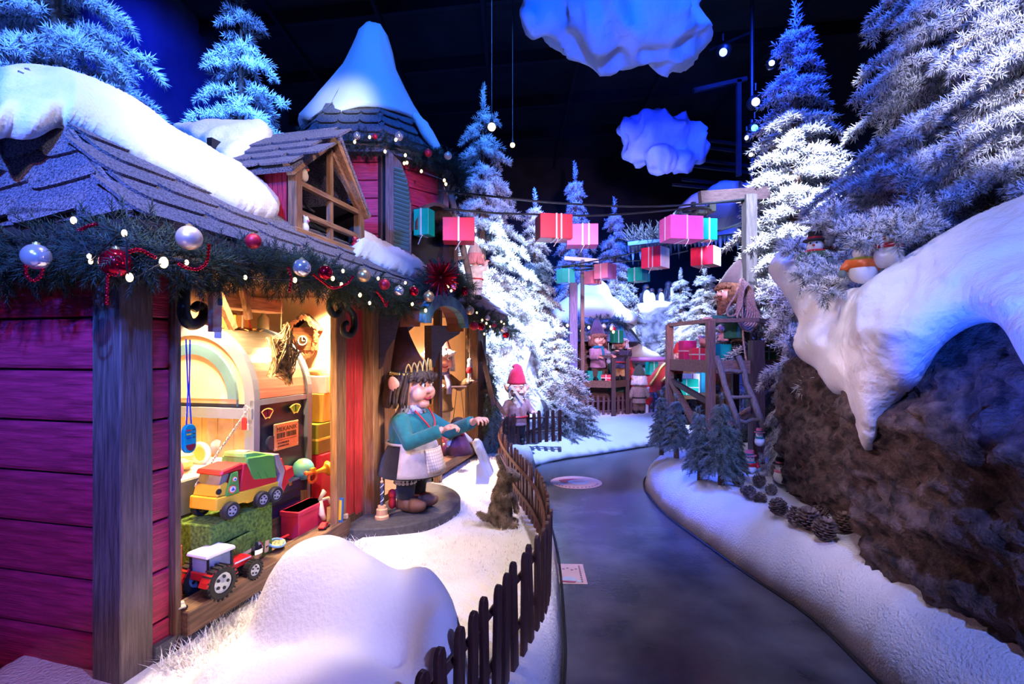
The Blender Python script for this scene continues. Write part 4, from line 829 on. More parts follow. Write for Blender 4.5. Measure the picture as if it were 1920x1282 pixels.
# ------------------------------------------------------------------ clouds of tulle
TUL = mat('tulle', (.34, .50, .90), .7, var=.12, sc=3, bump=.7, bsc=9, stretch=(1, 1, .4))
def cloud(label, blobs, Y, seed, vox=.05):
    mb = MB(); rn = random.Random(seed)
    for px, py, r in blobs:
        c = P(px, py, Y+rn.uniform(-.15, .15)); k = r/FPX*Y; mb.add(ball(k*1.05, k*1.1, k*.95, 14, 10, tuple(c)))
    v, f = fuse(mb, vox, 3); v = v.copy(); c = v.mean(0)
    for i, p in enumerate(v):
        n = nrm(p-c); a = abs(mnoise.noise(Vector(p)*3.6+Vector((seed, 0, 0)))); b = abs(mnoise.noise(Vector((p[0]*5, p[1]*5, p[2]*2.5))+Vector((0, seed, 0)))); v[i] = p+n*(.30*(.35-a)+.14*(.3-b))*.75
    solo('tulle_cloud', (v, f), TUL, label, 'cloud', 'tulle clouds hung from the ceiling', sm=True)
cloud('large bright blue tulle cloud cut by the top of the frame', [(1030, 20, 44), (1080, 25, 60), (1150, 20, 75), (1220, 30, 70), (1110, 75, 36), (1150, 90, 34), (1260, 60, 58), (1290, 50, 30), (1240, 100, 28), (1010, 40, 28), (1120, -40, 60), (1200, -40, 60)], 4.6, 2, .045)
cloud('smaller deep blue tulle cloud with bright creases', [(1180, 240, 18), (1210, 250, 34), (1250, 250, 38), (1285, 262, 32), (1312, 270, 18), (1200, 285, 26), (1240, 295, 26), (1275, 300, 20), (1300, 285, 20), (1240, 225, 14)], 7.6, 5, .05)
# ------------------------------------------------------------------ inside the shop window (house frame)
def ht(name, label, cat, t, y, z, rz=0, group=None): p = h2w(t, y, z); return thing(name, label, cat, tuple(float(q) for q in p), HAD+rz, group)
spot_h = lambda n, a, b, col, w, ang, bl=.6: spot(n, h2w(*a), h2w(*b), col, w, ang, bl, .05)
spot_h('warm_window_lamp', (1.0, .62, 1.99), (1.0, .55, .4), (1, .66, .32), 150, 150, .9)
spot_h('warm_window_lamp_front', (.75, .08, 1.99), (.85, .35, .4), (1, .72, .42), 95, 130, .8)
spot_h('warm_corner_lamp', (1.85, .30, 1.98), (1.90, .50, .4), (1, .70, .32), 230, 120, .8)
spot_h('warm_door_lamp', (2.25, .9, 1.98), (2.3, .9, .4), (1, .62, .24), 90, 140, .8)
spot_h('pink_second_window_lamp', (3.75, .35, 1.98), (3.8, .7, .5), (1, .66, .50), 380, 140, .8)
METAL = mat('brushed_metal', (.62, .56, .48), .32, .85, var=.12, sc=3, stretch=(1, 1, 20)); BLUEM = mat('blue_metal', (.06, .075, .13), .35, .6, var=.3, sc=2); PANEL = mat('peach_panel', (.60, .38, .24), .6, var=.08, sc=3); GRT = flat('grey_trim', (.15, .17, .24), .5)
# barrel-vaulted toy machine
MT0, MT1, MY0, MY1, MS = 1.10, 1.68, .34, 1.24, 1.30; MC, MR = (MY0+MY1)/2, (MY1-MY0)/2
mac = ht('toy_machine', 'barrel-vaulted blue metal toy machine with arched peach front', 'machine', MT0, MC, .425)
def L(vf): v, f = vf; return v-np.array([MT0, MC, .425]), f
def yz(poly, t0, d): v, f = prism(poly, d, t0); return v[:, [1, 0, 2]], [q[::-1] for q in f]     # polygon in (y, z) extruded along t
arch = lambda r, s=0: arcpts(MC, MS, r, 0, 180, 24, r)
part('body', L(yz([(MY1, .43)]+arch(MR-.02)+[(MY0, .43)][::1], MT0+.03, MT1-MT0-.04)), BLUEM, mac)
part('vault', L(yz(arch(MR+.004)+arch(MR-.02)[::-1], MT0+.05, MT1-MT0-.10)), METAL, mac, sm=False)
for t0 in (MT0, MT1-.05): part('arch_trim', L(yz([(MY1+.012, .43)]+arch(MR+.02)+[(MY0-.012, .43), (MY0+.05, .43)]+arch(MR-.05)[::-1]+[(MY1-.05, .43)], t0, .05)), GRT, mac)
part('front_panel', L(yz(arch(MR-.04)+[(MY0+.04, MS-.03), (MY1-.04, MS-.03)], MT0+.012, .02)), PANEL, mac)
wz = MS+.0; part('arch_window', L(yz([(MC+.30, wz)]+arcpts(MC, wz+.01, .30, 0, 180, 20)+[(MC-.30, wz)], MT0+.004, .012)), mat('rosy_glass', (.78, .50, .40), .25, var=.05), mac)
part('window_ring', L(yz([(MC+.345, wz-.045)]+arcpts(MC, wz, .345, 0, 180, 20)+[(MC-.345, wz-.045), (MC-.345, wz)]+[(MC-.28, wz)]+arcpts(MC, wz, .28, 180, 0, 20)+[(MC+.345, wz)], MT0-.006, .02)), flat('slate_paint', (.07, .16, .24), .5), mac)
part('cross_bar', L(bx(MT0-.012, MT0+.04, MY0-.01, MY1, MS-.12, MS-.055)), GRT, mac)
for k in range(7): part('tan_panel', L(bx(MT0+.02, MT0+.028, MY0+.03+.12*k, MY0+.147+.12*k, .93, MS-.12)), mat('tan_panel', (.52, .30, .12), .5, var=.3, sc=4), mac)
part('side_bar', L(bx(MT0, MT1, MY0-.014, MY0+.01, MS-.04, MS-.005)), GRT, mac)
part('shelf', L(bx(.45, 1.16, MY0-.02, MY1, .905, .93)), flat('shelf_cream', (.80, .70, .55), .5), mac)
part('shelf_edge', L(bx(.45, 1.18, MY0-.035, MY0-.01, .755, .925)), mat('slate_board', (.12, .13, .17), .6, var=.2), mac)
def fan(cx, cz, col, nm):
    m = ht('fan_badge', nm, 'badge', cx, MY0-.006, cz); pts = arcpts(0, 0, .085, 52, 128, 8)+arcpts(0, 0, .028, 128, 52, 4)
    part('glass', prism([(x, z) for x, z in pts], .012, -.012), col, m); part('edge', tube([(x, -.012, z) for x, z in pts], .004, 5, closed=True), GOLD, m)
    part('rib', box(.004, .004, .06, (0, -.014, .055)), IRON, m)
q = hp(497, 782, MY0); fan(q[0], q[2]-.03, flat('wine_glass_red', (.14, .005, .03), .15), 'dark red fan-shaped badge on the toy machine')
q = hp(550, 772, MY0); fan(q[0], q[2]-.03, flat('bottle_green', (.12, .32, .03), .2), 'green fan-shaped badge on the toy machine')
# name plate with its lettering
q = hp(529, 815, MY0); sg = ht('name_plate', 'brass name plate with dark lettering bolted to the toy machine', 'sign', q[0], MY0-.02, q[2])
part('plate', box(.245, .010, .175, (0, -.012, 0)), mat('brass_plate', (.70, .52, .30), .3, .7, var=.2, sc=6), sg, bev=.004); part('bracket', MB().add(cyl(.045, .045, .02, 16), T(-.135, .005, -.03)@R('x', 90)), BLUEM, sg); part('bracket', MB().add(cyl(.045, .045, .02, 16), T(.135, .005, .01)@R('x', 90)), BLUEM, sg)
for sx in (-1, 1):
    for sz in (-1, 1): part('rivet', ball(.006, c=(sx*.108, -.018, sz*.072), n=8, m=6), SILV, sg)
def text(s, size, x, z, parent, m, y=-.0185, sx=1.):
    cu = bpy.data.curves.new('t', 'FONT'); cu.body = s; cu.size = size; cu.align_x = 'CENTER'; cu.extrude = .0008; ob = bpy.data.objects.new('t', cu); COL.objects.link(ob)
    e = ob.evaluated_get(bpy.context.evaluated_depsgraph_get()); me = bpy.data.meshes.new_from_object(e); bpy.data.objects.remove(ob)
    v = np.array([tuple(p.co) for p in me.vertices]); f = [tuple(p.vertices) for p in me.polygons]
    v = np.stack([v[:, 0]*sx+x, y-v[:, 2], v[:, 1]+z], 1); return part('lettering', (v, f), m, parent)
INK = flat('plate_ink', (.06, .03, .02), .5)
text('MEKANIK', .042, 0, .034, sg, INK, sx=1.15)
mb = MB(); rn = random.Random(9)
for k in range(17):
    if k not in (7,): mb.add(bx(-.10+.0118*k, -.10+.0118*k+rn.uniform(.004, .008), -.0195, -.0175, -.010, .024))
for z in (-.048, -.068):
    for k in range(8): mb.add(bx(-.09+.014*k, -.09+.014*k+rn.uniform(.006, .011), -.0195, -.0175, z, z+.012))
part('worn_lettering', mb, INK, sg)['kind'] = 'stuff'
part('rule', bx(-.10, .10, -.0195, -.017, -.024, -.021), INK, sg)
# toolbox, leather flap
q = hp(524, 872, .26); tb = ht('toolbox', 'dark blue metal toolbox under the name plate', 'toolbox', q[0], .26, .66); part('case', box(.30, .10, .20, (0, 0, 0)), flat('toolbox_blue', (.008, .012, .07), .3, metal=.3), tb, bev=.008); part('groove', MB().add(bx(-.13, .13, -.054, -.05, .03, .04)), BLACK, tb); part('groove', MB().add(bx(-.13, .13, -.054, -.05, -.02, -.01)), BLACK, tb); part('latch', box(.03, .012, .02, (.03, -.055, .085)), SILV, tb); part('stand', box(.26, .09, .14, (0, 0, -.168)), BRN, tb)
q = hp(480, 855, .31); solo('leather_flap', slab([h2w(q[0]-.03, .30, .90), h2w(q[0]+.10, .29, .955), h2w(q[0]+.10, .30, .78), h2w(q[0]-.03, .31, .78)], .012), mat('brown_leather', (.22, .06, .02), .6), 'brown leather flap beside the toolbox', 'leather')
# chain with tag and lock
CH = flat('chain_steel', (.75, .70, .66), .25, metal=.9); a_, b_ = np.array(hp(466, 766, MY0-.05)), np.array(hp(368, 908, .22)); ch = ht('chain', 'bright steel chain slanting from the machine down to the shelf edge', 'chain', b_[0], b_[1], b_[2]-.0)
nl = 34; D = b_-a_; ud = nrm(D)
lk = mesh_from('link', tube([(.011*math.cos(a), .006*math.sin(a), 0) for a in np.linspace(0, 6.2832, 11)[:-1]], .0024, 5, closed=True), CH)
for k in range(nl):
    p = a_+D*k/(nl-1)-b_; s_ = nrm(np.cross(ud, [0, 0, 1.])); w_ = np.cross(ud, s_); 
    if k % 2: s_, w_ = w_, -s_
    inst('link', lk, ch, AX(p, ud*1.15, s_, w_))
q = np.array(hp(461, 806, MY0-.06)); solo('padlock', MB().add(box(.040, .015, .034, (0, 0, -.02))).add(tube([(-.012, 0, -.004), (-.012, 0, .10), (0, 0, .11), (.012, 0, .10), (.012, 0, -.004)], .003, 5)), GREY, 'small grey padlock hanging from the chain', 'padlock').location = tuple(h2w(*q))
q = np.array(hp(458, 806, MY0-.08)); solo('tag', prism(arcpts(0, .03, .014, 0, 180, 6)+[(-.014, -.03), (.014, -.03)], .006), RED, 'small red tag hanging by the padlock', 'tag').location = tuple(h2w(*q))
# things on the machine shelf
q = hp(376, 850, .55); wh_ = ht('toy_hoop', 'small toy wheel with pale rim standing on the machine shelf', 'wheel', q[0], .55, .932); part('tyre', MB().add(tube([(.0, .055*math.cos(a), .06+.055*math.sin(a)) for a in np.linspace(0, 6.2832, 21)[:-1]], .016, 8, closed=True)), flat('pale_tyre', (.8, .7, .55), .6), wh_, sm=True); part('disc', MB().add(cyl(.046, .046, .012, 18), T(-.006, 0, .06)@R('y', 90)), GOLD, wh_)
q = hp(410, 845, .6); bk = ht('small_jar', 'clear jar of little toys lying on the machine shelf', 'jar', q[0], .6, .932, 30); part('glass', MB().add(lathe([(.05, 0), (.055, .02), (.055, .12), (.04, .14), (.04, .15)], 18), T(0, 0, .056)@R('y', 80)), mat('jar_glass', (.85, .85, .82), .08, trans=.6, var=.02), bk, sm=True); part('toy', ball(.025, c=(.05, 0, .04), n=10, m=8), BLU, bk); part('toy', ball(.02, c=(.09, .01, .03), n=10, m=8), YEL, bk)
q = hp(350, 885, .45); pk = ht('paper_heap', 'crumpled pale yellow paper heap on the machine shelf', 'paper', q[0]+.0, .52, .932); mb = MB()
for k in range(6): mb.add(ball(.05, .06, .035, 7, 5, (.04*math.cos(k), .06*math.sin(k*2), .03+.01*k)))
part('paper', mb, flat('straw_paper', (.85, .66, .30), .7), pk)
# clutter on top of the machine
CLUT = 'things on top of the toy machine'; ZT = MS+MR+.01
def vz(y): return MS+math.sqrt(max(0, (MR+.004)**2-(y-MC)**2))
q = hp(458, 588, .8); solo('felt_cone', MB().add(lathe([(.055, 0), (.035, .07), (.012, .14), (.001, .16)], 14)), flat('coral_felt', (.62, .16, .12), .9), 'coral red felt cone hat on top of the toy machine', 'hat', CLUT, sm=True).location = tuple(h2w(q[0], .8, ZT-.005))
q = hp(432, 583, .85); solo('wooden_arch', prism(arcpts(0, 0, .085, 0, 180, 14)+arcpts(0, 0, .055, 180, 0, 14), .05), CREAM, 'cream wooden toy arch on top of the toy machine', 'arch', CLUT, sm=False).location = tuple(h2w(q[0], .85, ZT-.01))
q = hp(440, 590, .7); solo('glass_bauble', MB().add(lathe([(.001, 0), (.03, .012), (.034, .03), (.02, .055), (.006, .09), (.004, .11)], 14)), SILV, 'silver drop bauble on top of the toy machine', 'bauble', CLUT, sm=True).location = tuple(h2w(q[0], .72, vz(.72)))
q = hp(490, 577, .8); solo('toy_bottle', MB().add(lathe([(.035, 0), (.04, .02), (.04, .09), (.015, .12), (.015, .15)], 12)), flat('pale_green_glass', (.5, .66, .5), .2), 'pale green toy bottle on top of the toy machine', 'bottle', CLUT, sm=True).location = tuple(h2w(q[0], .78, ZT-.004))
q = hp(520, 600, .75); present('small clear-wrapped present on top of the toy machine', h2w(1.42, .75, ZT+.045), .16, .11, .08, HAD+10, 'gold', CLUT, ribbons=('x',))
mb = MB(); rn = random.Random(2)
for k in range(60):
    t0 = 1.13+rn.random()*.45; y0 = .66+rn.random()*.2; a = rn.random()*6.28; mb.add(tube([(t0, y0, vz(y0)+.006), (t0+.03*math.cos(a), y0+.03*math.sin(a), vz(y0)+.016)], [.004, .002], 4))
v, f = mb.arr(); tag(solo('straw', (np.array([h2w(*p) for p in v]), f), flat('straw', (.62, .40, .12), .8), 'loose golden straw strewn on top of the toy machine', 'straw'), kind='stuff')
# hanging things in the window
def star(label, c, r, m, thick, rot=0, squash=1., seed=1, n=150):
    rn = random.Random(seed); t = thing('wicker_star', label, 'star', tuple(float(x) for x in c), HAD)
    pts = [((r if k % 2 == 0 else r*.42)*math.sin(k*math.pi/5+rot)*squash, (r if k % 2 == 0 else r*.42)*math.cos(k*math.pi/5+rot)) for k in range(10)]
    part('rim', tube([(x, 0, z) for x, z in pts], .008, 5, closed=True), m, t)
    mb = MB()
    for k in range(n):
        a = rn.randrange(10); b = (a+rn.randrange(2, 6)) % 10; u, w = rn.random(), rn.random(); p = (np.array(pts[a])*u+np.array(pts[(a+1) % 10])*(1-u)); q_ = (np.array(pts[b])*w+np.array(pts[(b+1) % 10])*(1-w))
        if b % 2 or a % 2 or np.linalg.norm(p-q_) < r*1.0: mb.add(tube([(p[0], rn.uniform(-thick, thick), p[1]), ((p[0]+q_[0])/2, rn.uniform(-thick, thick)*1.4, (p[1]+q_[1])/2), (q_[0], rn.uniform(-thick, thick), q_[1])], .003, 4, caps=False))
    part('wicker', mb, m, t)['kind'] = 'stuff'; return t
WICK = mat('wicker', (.50, .30, .14), .8, var=.3, sc=30)
q = hp(531, 665, .10); s1 = star('woven wicker star hanging in the toy shop window', h2w(*q), .20, WICK, .03, .25, .72, 3, 260); part('cord', tube([(-.02, 0, .15), (0, 0, .60-.0)], .003, 4), WICK, s1)
q = hp(354, 822, -.12); fl = ht('toy_harmonica', 'teal oval toy with coloured buttons hanging on a blue cord', 'toy', q[0], -.12, q[2]); hw, hh = .032, .054
part('case', prism(arcpts(0, .030, hw, 0, 180, 10)+arcpts(0, -.030, hw, 180, 360, 10), .018, -.009), flat('teal_plastic', (.0, .33, .30), .35), fl, bev=.003)
for z, c in ((.036, 'red'), (.020, 'yellow'), (.004, 'blue')): part('button', bx(-.020, .0, -.012, -.008, z-.003, z+.003), M_(c), fl)
for z in (.036, .020, .004): part('print', bx(.010, .024, -.0105, -.009, z-.002, z+.002), INK, fl)
part('mouth', prism(arcpts(0, -.028, .022, 180, 360, 8)+[(.022, -.024), (-.022, -.024)], .003, -.012), flat('dark_red', (.25, .01, .02), .4), fl)
part('cord', MB().add(tube([(-.012, 0, .06), (-.004, 0, .20), (-.014, 0, .42)], .003, 5)).add(tube([(.012, 0, .06), (.002, 0, .20), (.006, 0, .42)], .003, 5)), flat('blue_cord', (.01, .05, .35), .5), fl)
q = hp(403, 585, -.16); bx_ = ht('boxed_gift', 'narrow clear gift box with swirling print hanging under the eave', 'box', q[0], -.16, q[2]); part('box', box(.050, .030, .175, (0, 0, 0)), mat('swirl_print', (.30, .10, .10), .25, var=.8, sc=26, col2=(.5, .45, .42)), bx_, bev=.002); part('label', bx(-.018, .018, -.018, -.014, -.115, -.088), WHITE, bx_); part('screen', bx(-.0, .024, -.018, -.015, .03, .06), BLU, bx_); part('cord', tube([(0, 0, .085), (0, 0, .17)], .002, 4), BLACK, bx_)
# cuckoo clock on the back wall
CK = wood('clock_wood', (.30, .10, .04), .5, 'x', .6); ck = ht('cuckoo_clock', 'carved brown cuckoo clock with leaf trim on the shop wall', 'clock', 1.93, .56, 1.60, -78); ck.scale = (.8, .8, .8)
part('case', box(.20, .12, .22, (0, .02, .12)), CK, ck); part('roof', MB().add(prism([(-.15, .20), (0, .33), (.15, .20), (.15, .23), (0, .37), (-.15, .23)], .18, -.08)), DKW, ck)
mb = MB(); rn = random.Random(5)
for k in range(26):
    a = k/26*6.283; rr_ = .14+.02*rn.random(); x, z = rr_*math.sin(a)*.95, .13+rr_*math.cos(a)*1.25; mb.add(prism([(x-.025, z), (x, z-.03), (x+.028, z+.004), (x+.004, z+.034)], .014, -.075-.01*rn.random()))
part('leaf_trim', mb, CK, ck)['kind'] = 'stuff'
part('dial', MB().add(cyl(.052, .052, .012, 20), T(.0, -.045, .10)@R('x', 90)), flat('dial_dark', (.10, .05, .02), .5), ck); part('numeral_ring', tube([(.042*math.cos(a), -.06, .10+.042*math.sin(a)) for a in np.linspace(0, 6.2832, 21)[:-1]], .006, 4, closed=True), WHITE, ck)
part('hand', MB().add(bx(-.003, .003, -.064, -.060, .10, .135)), WHITE, ck); part('hand', bx(0, .026, -.064, -.060, .097, .103), WHITE, ck); part('pendulum', MB().add(tube([(0, 0, .01), (0, 0, -.20)], .003, 4)).add(lathe([(.001, -.27), (.018, -.25), (.014, -.21), (.001, -.20)], 10)), GOLD, ck)
# stacked gifts in the lit corner
GI = 'presents stacked in the lit corner of the shop'
YB = flat('yellow_band', (.8, .6, .1), .4)
present('tall red present at the foot of the lit corner', h2w(1.86, .42, .63), .20, .24, .40, HAD, 'red', GI, ribbons=())
present('grey-green foil present with yellow band by the machine', h2w(1.86, .45, .945), .22, .26, .225, HAD, 'olive', GI, ribbons=('z',), rib=YB)
present('glowing yellow present behind the grey-green one', h2w(1.90, .44, 1.17), .16, .22, .215, HAD, 'gold', GI, ribbons=())
present('gold and white wrapped parcel on the yellow present', h2w(1.90, .42, 1.345), .14, .18, .13, HAD+10, 'white', GI, ribbons=('x',), rib=YB)
solo('draped_cloth', fuse(MB().add(tube([h2w(1.93, .56, 1.30), h2w(1.92, .50, 1.44), h2w(1.92, .42, 1.44), h2w(1.92, .36, 1.36)], [.05, .04, .05, .03], 8)).add(ball(.05, .05, .09, c=tuple(h2w(1.93, .57, 1.30)))), .015, 3), flat('tan_cloth', (.45, .26, .10), .9), 'tan cloth draped over the stacked presents', 'cloth', sm=True)
# toy lorry ------------------------------------------------------------
def wheel(parent, x, y, z, r, w, hub, tread=False, side=-1):
    wh = part('wheel', tf(lathe([(r*.62, w*.05), (r*.9, 0), (r, w*.18), (r, w*.82), (r*.9, w), (r*.62, w), (r*.62, w*.05)], 22), T(x, y, z)@R('x', 90)), RUB, parent, sm=False)
    part('hub', MB().add(tf(lathe([(r*.62, w*.12), (r*.60, w*.9), (r*.45, w*.86), (r*.2, w*.9), (.001, w*1.0)], 18), T(x, y, z)@R('x', 90))), hub, wh)
    mb = MB()
    for k in range(5): a = k*1.2566; mb.add(cyl(r*.10, r*.10, .004, 8), T(x+r*.36*math.cos(a), y-w*.88, z+r*.36*math.sin(a))@R('x', 90))
    part('hub_holes', mb, BLACK, wh)['kind'] = 'stuff'
    if tread:
        tm = MB()
        for k in range(20): a = k*.31416; tm.add(box(r*.13, w*1.0, r*.10, (0, 0, 0)), T(x+r*1.0*math.cos(a), y-w/2, z+r*1.0*math.sin(a))@R('y', -math.degrees(a)))
        part('tread', tm, RUB, wh)['kind'] = 'stuff'
    return wh
bz = .742; q = (.690, 0, 0)
lor = ht('toy_lorry', 'yellow red and green plastic toy refuse lorry on a green box', 'toy truck', q[0]+.10, .14, bz, -4); lor.scale = (.90, .90, .80)
# frame: x along shop, front of the lorry to -x, -y to the viewer
part('chassis', prism([(-.27, .075), (-.265, .155), (.21, .135), (.215, .06), (-.05, .055), (-.06, .07)], .20, -.10), YEL, lor, bev=.006)
part('cab', prism([(-.255, .155), (-.235, .225), (-.185, .235), (-.13, .15)], .18, -.09), YEL, lor, bev=.006)
part('cab_pillar', MB().add(prism([(-.205, .150), (-.165, .285), (-.125, .290), (-.115, .150)], .012, -.103)), GRN, lor); part('cab_pillar', prism([(-.205, .150), (-.165, .285), (-.125, .290), (-.115, .150)], .012, .091), GRN, lor)
part('cab_roof', prism([(-.235, .285), (-.225, .315), (-.08, .335), (-.08, .295)], .19, -.095), RED, lor, bev=.008)
part('windscreen', prism([(-.232, .225), (-.215, .285), (-.16, .285), (-.19, .225)], .16, -.08), mat('cab_glass', (.35, .30, .22), .1, trans=.4), lor)
part('headlamp', MB().add(cyl(.018, .018, .006, 12), T(-.245, -.088, .19)@R('x', 90)), BLACK, lor)
for (x, z, r) in ((-.165, .185, .026), (-.15, .245, .016)): o = part('badge', MB().add(cyl(r, r, .003, 18), T(x, -.1035, z)@R('x', 90)), ORNG, lor); part('badge_inner', MB().add(cyl(r*.72, r*.72, .003, 18), T(x, -.106, z)@R('x', 90)), WHITE, o); part('badge_mark', prism([(x-r*.45, z-r*.3), (x, z+r*.45), (x+r*.45, z-r*.3)], .003, -.1115), BLU, o)
part('body_shell', prism([(-.105, .14), (-.075, .325), (-.02, .325), (.03, .20), (.20, .175), (.175, .11), (-.105, .135)], .19, -.095), RED, lor, bev=.006)
part('hopper', prism([(-.055, .325), (.0, .20), (.185, .165), (.165, .33), (.12, .345), (-.05, .36)], .20, -.100), GRN, lor, bev=.006)
part('hopper_lid', prism([(-.055, .355), (-.05, .392), (.03, .385), (.10, .36), (.165, .335), (.16, .32)], .17, -.085), flat('lime', (.22, .55, .10), .35), lor, bev=.012)
for k in range(3): part('hopper_rib', MB().add(beam((-.0+.055*k, -.103, .205-.010*k), (-.03+.055*k, -.103, .255-.008*k), .006, .006)), GRN, lor)
part('lid_inlay', prism([(-.035, .3925), (.0, .396), (.035, .389), (.03, .384)], .09, -.06), flat('peach_plastic', (.68, .36, .28), .4), lor)
part('tail_frame', prism([(.165, .335), (.20, .335), (.235, .25), (.255, .20), (.225, .10), (.245, .04), (.20, .055), (.19, .11), (.215, .19), (.18, .25)], .20, -.102), flat('mauve_grey', (.36, .30, .32), .4), lor, bev=.004)
part('tailgate', prism([(.205, .30), (.25, .29), (.30, .16), (.31, .10), (.25, .03), (.225, .09), (.25, .20)], .17, -.085), RED, lor, bev=.006); part('tail_chute', prism([(.26, .19), (.35, .21), (.37, .13), (.30, .11)], .16, -.08), RED, lor, bev=.006)
for x in (-.185, .045, .155): wheel(lor, x, -.085, .055, .055, .045, GREY); wheel(lor, x, .13, .055, .055, .045, GREY)
# green felt boxes
bx1 = present('green felt-covered gift box under the toy lorry', h2w(q[0]+.04, .20, .582), .44, .26, .312, HAD, 'deep_green', 'green felt boxes', ribbons=()); 
for ch_ in bx1.children: ch_.data.materials[0] = FELTG
q2 = hp(430, 1030, .05); bx2 = present('green felt box with tucked ribbon behind the tractor', h2w(q2[0]+.03, .115, .53), .25, .13, .20, HAD+3, 'deep_green', 'green felt boxes', lid=True, ribbons=('z',), rib=flat('peach_ribbon', (.62, .40, .26), .5))
for ch_ in bx2.children:
    if not ch_.name.startswith('ribbon'): ch_.data.materials[0] = FELTG
# toy tractor: nose to +x
q = hp(392, 1112, .02); tc_ = ht('toy_tractor', 'red toy tractor with white cab roof and big black tyres', 'toy tractor', .535, .035, .426, -7)
part('hood', prism([(.02, .075), (.02, .125), (.15, .118), (.165, .105), (.165, .075)], .07, -.035), RED, tc_, bev=.008); part('stripe', bx(.05, .15, -.037, -.035, .105, .112), WHITE, tc_)
part('chassis', bx(-.10, .15, -.03, .03, .04, .08), IRON, tc_); part('fender', prism(arcpts(-.075, .06, .092, 20, 165, 10)+arcpts(-.075, .06, .080, 165, 20, 10), .05, -.105), RED, tc_); part('fender', prism(arcpts(-.075, .06, .092, 20, 165, 10)+arcpts(-.075, .06, .080, 165, 20, 10), .05, .055), RED, tc_)
part('cab_base', bx(-.12, .02, -.055, .055, .085, .125), RED, tc_, bev=.004)
for x, y in ((-.115, -.06), (.012, -.06), (-.115, .055), (.012, .055)): part('cab_post', bx(x-.004, x+.004, y-.002, y+.006, .12, .20), BLACK, tc_)
part('cab_glass', bx(-.11, .008, -.056, .05, .125, .195), mat('tractor_glass', (.45, .6, .75), .08, trans=.5), tc_); part('seat', box(.04, .05, .06, (-.06, 0, .14)), BLACK, tc_)
part('cab_roof', box(.165, .145, .020, (-.05, 0, .208), .92), WHITE, tc_, bev=.006); part('exhaust', tube([(.03, -.04, .10), (.03, -.042, .19), (.036, -.042, .205)], .007, 7), BLACK, tc_); part('front_fender', prism(arcpts(.135, .045, .054, 30, 150, 8)+arcpts(.135, .045, .047, 150, 30, 8), .04, -.085), IRON, tc_)
RIMB = flat('pale_blue_rim', (.45, .50, .58), .3, metal=.5)
wheel(tc_, -.075, -.055, .078, .078, .055, RIMB, True); wheel(tc_, -.075, .11, .078, .078, .055, RIMB, True); wheel(tc_, .135, -.045, .050, .048, .038, RIMB, True); wheel(tc_, .135, .085, .050, .048, .038, RIMB, True)
# little cars on the sill
def car(label, px, py, y, col, rz, s=1., grp='little toy cars on the sill'):
    q = hp(px, py, y); t = ht('toy_car', label, 'toy car', q[0], y, .457 if y < .06 else .428, rz, grp)
    b = part('body', prism([(-.045*s, .008), (-.045*s, .018*s), (-.02*s, .022*s), (-.008*s, .034*s), (.018*s, .034*s), (.030*s, .022*s), (.046*s, .017*s), (.046*s, .008)], .04*s, -.02*s), col, t, bev=.003)
    for x in (-.026, .028):
        for yy in (-.019, .023): part('wheel', MB().add(cyl(.009*s, .009*s, .008, 10), T(x*s, yy*s, .009*s)@R('x', 90)), RUB, t)
    part('window', bx(-.006*s, .017*s, -.0206*s, .0206*s, .024*s, .031*s), BLACK, t)
car('yellow toy car on the sill below the tractor', 413, 1090, .0, YEL, 6, .95); car('red toy car at the far end of the sill', 607, 977, .0, RED, 10, 1.0); car('black toy car before the red gift box', 566, 998, .10, BLACK, 20, 1.25); car('small pale toy car at the near end of the sill', 338, 1142, .01, GREY, 60, .8)
# red gift box with ribbon
q = hp(565, 968, .16); rb = present('crumpled red gift box with cream ribbon on the shop floor', h2w(q[0]+.0, .135, .515), .30, .13, .172, HAD, 'red', None, lid=True, ribbons=())
part('bow', MB().add(tube([(.08, -.05, .18), (.10, -.08, .24), (.12, -.07, .22)], [.01, .018, .008], 6)).add(tube([(.08, -.065, .18), (.06, -.085, .10), (.08, -.09, .06)], [.012, .02, .016], 6)).add(tube([(.09, -.06, .18), (.15, -.07, .18), (.19, -.10, .08), (.21, -.13, .04)], [.01, .012, .012, .006], 6)), flat('cream_ribbon', (.80, .58, .36), .5), rb, sm=True)
# trumpet
q = hp(592, 885, .18); tp = ht('toy_trumpet', 'orange and yellow toy trumpet on a little stand', 'trumpet', q[0], .18, .60); H_ = q[2]-.60
part('bell', MB().add(lathe([(.012, 0), (.018, .05), (.03, .075), (.055, .095), (.05, .095), (.02, .06)], 18), T(.0, 0, H_)@R('z', -25)@R('y', 84)), YEL, tp, sm=True); part('pipe', tube([(-.10, 0, H_+.015), (.0, 0, H_)], .012, 8), ORNG, tp); part('loop', tube([(-.035+.045*math.cos(a), 0, H_-.025+.035*math.sin(a)) for a in np.linspace(0, 6.28, 17)[:-1]], .010, 7, closed=True), ORNG, tp)
part('mouthpiece', MB().add(ball(.016, c=(-.105, 0, H_+.016), n=10, m=8)), ORNG, tp); part('valves', MB().add(bx(-.05, -.01, -.01, .01, H_+.012, H_+.035)), YEL, tp); part('rod', tube([(-.04, .01, 0), (-.04, .01, H_+.03)], .004, 5), IRON, tp)
q = hp(565, 898, .30); solo('globe', ball(.075, n=20, m=14), mat('globe_print', (.05, .25, .45), .4, var=.9, sc=9, col2=(.15, .42, .12)), 'blue and green globe behind the toy lorry', 'globe', sm=True).location = tuple(h2w(q[0]+.02, .30, .70))
q = hp(565, 898, .30); solo('globe_stand', cyl(.04, .03, .20, 12), BRNZ, 'round wooden stand under the globe', 'stand').location = tuple(h2w(q[0]+.02, .30, .428))
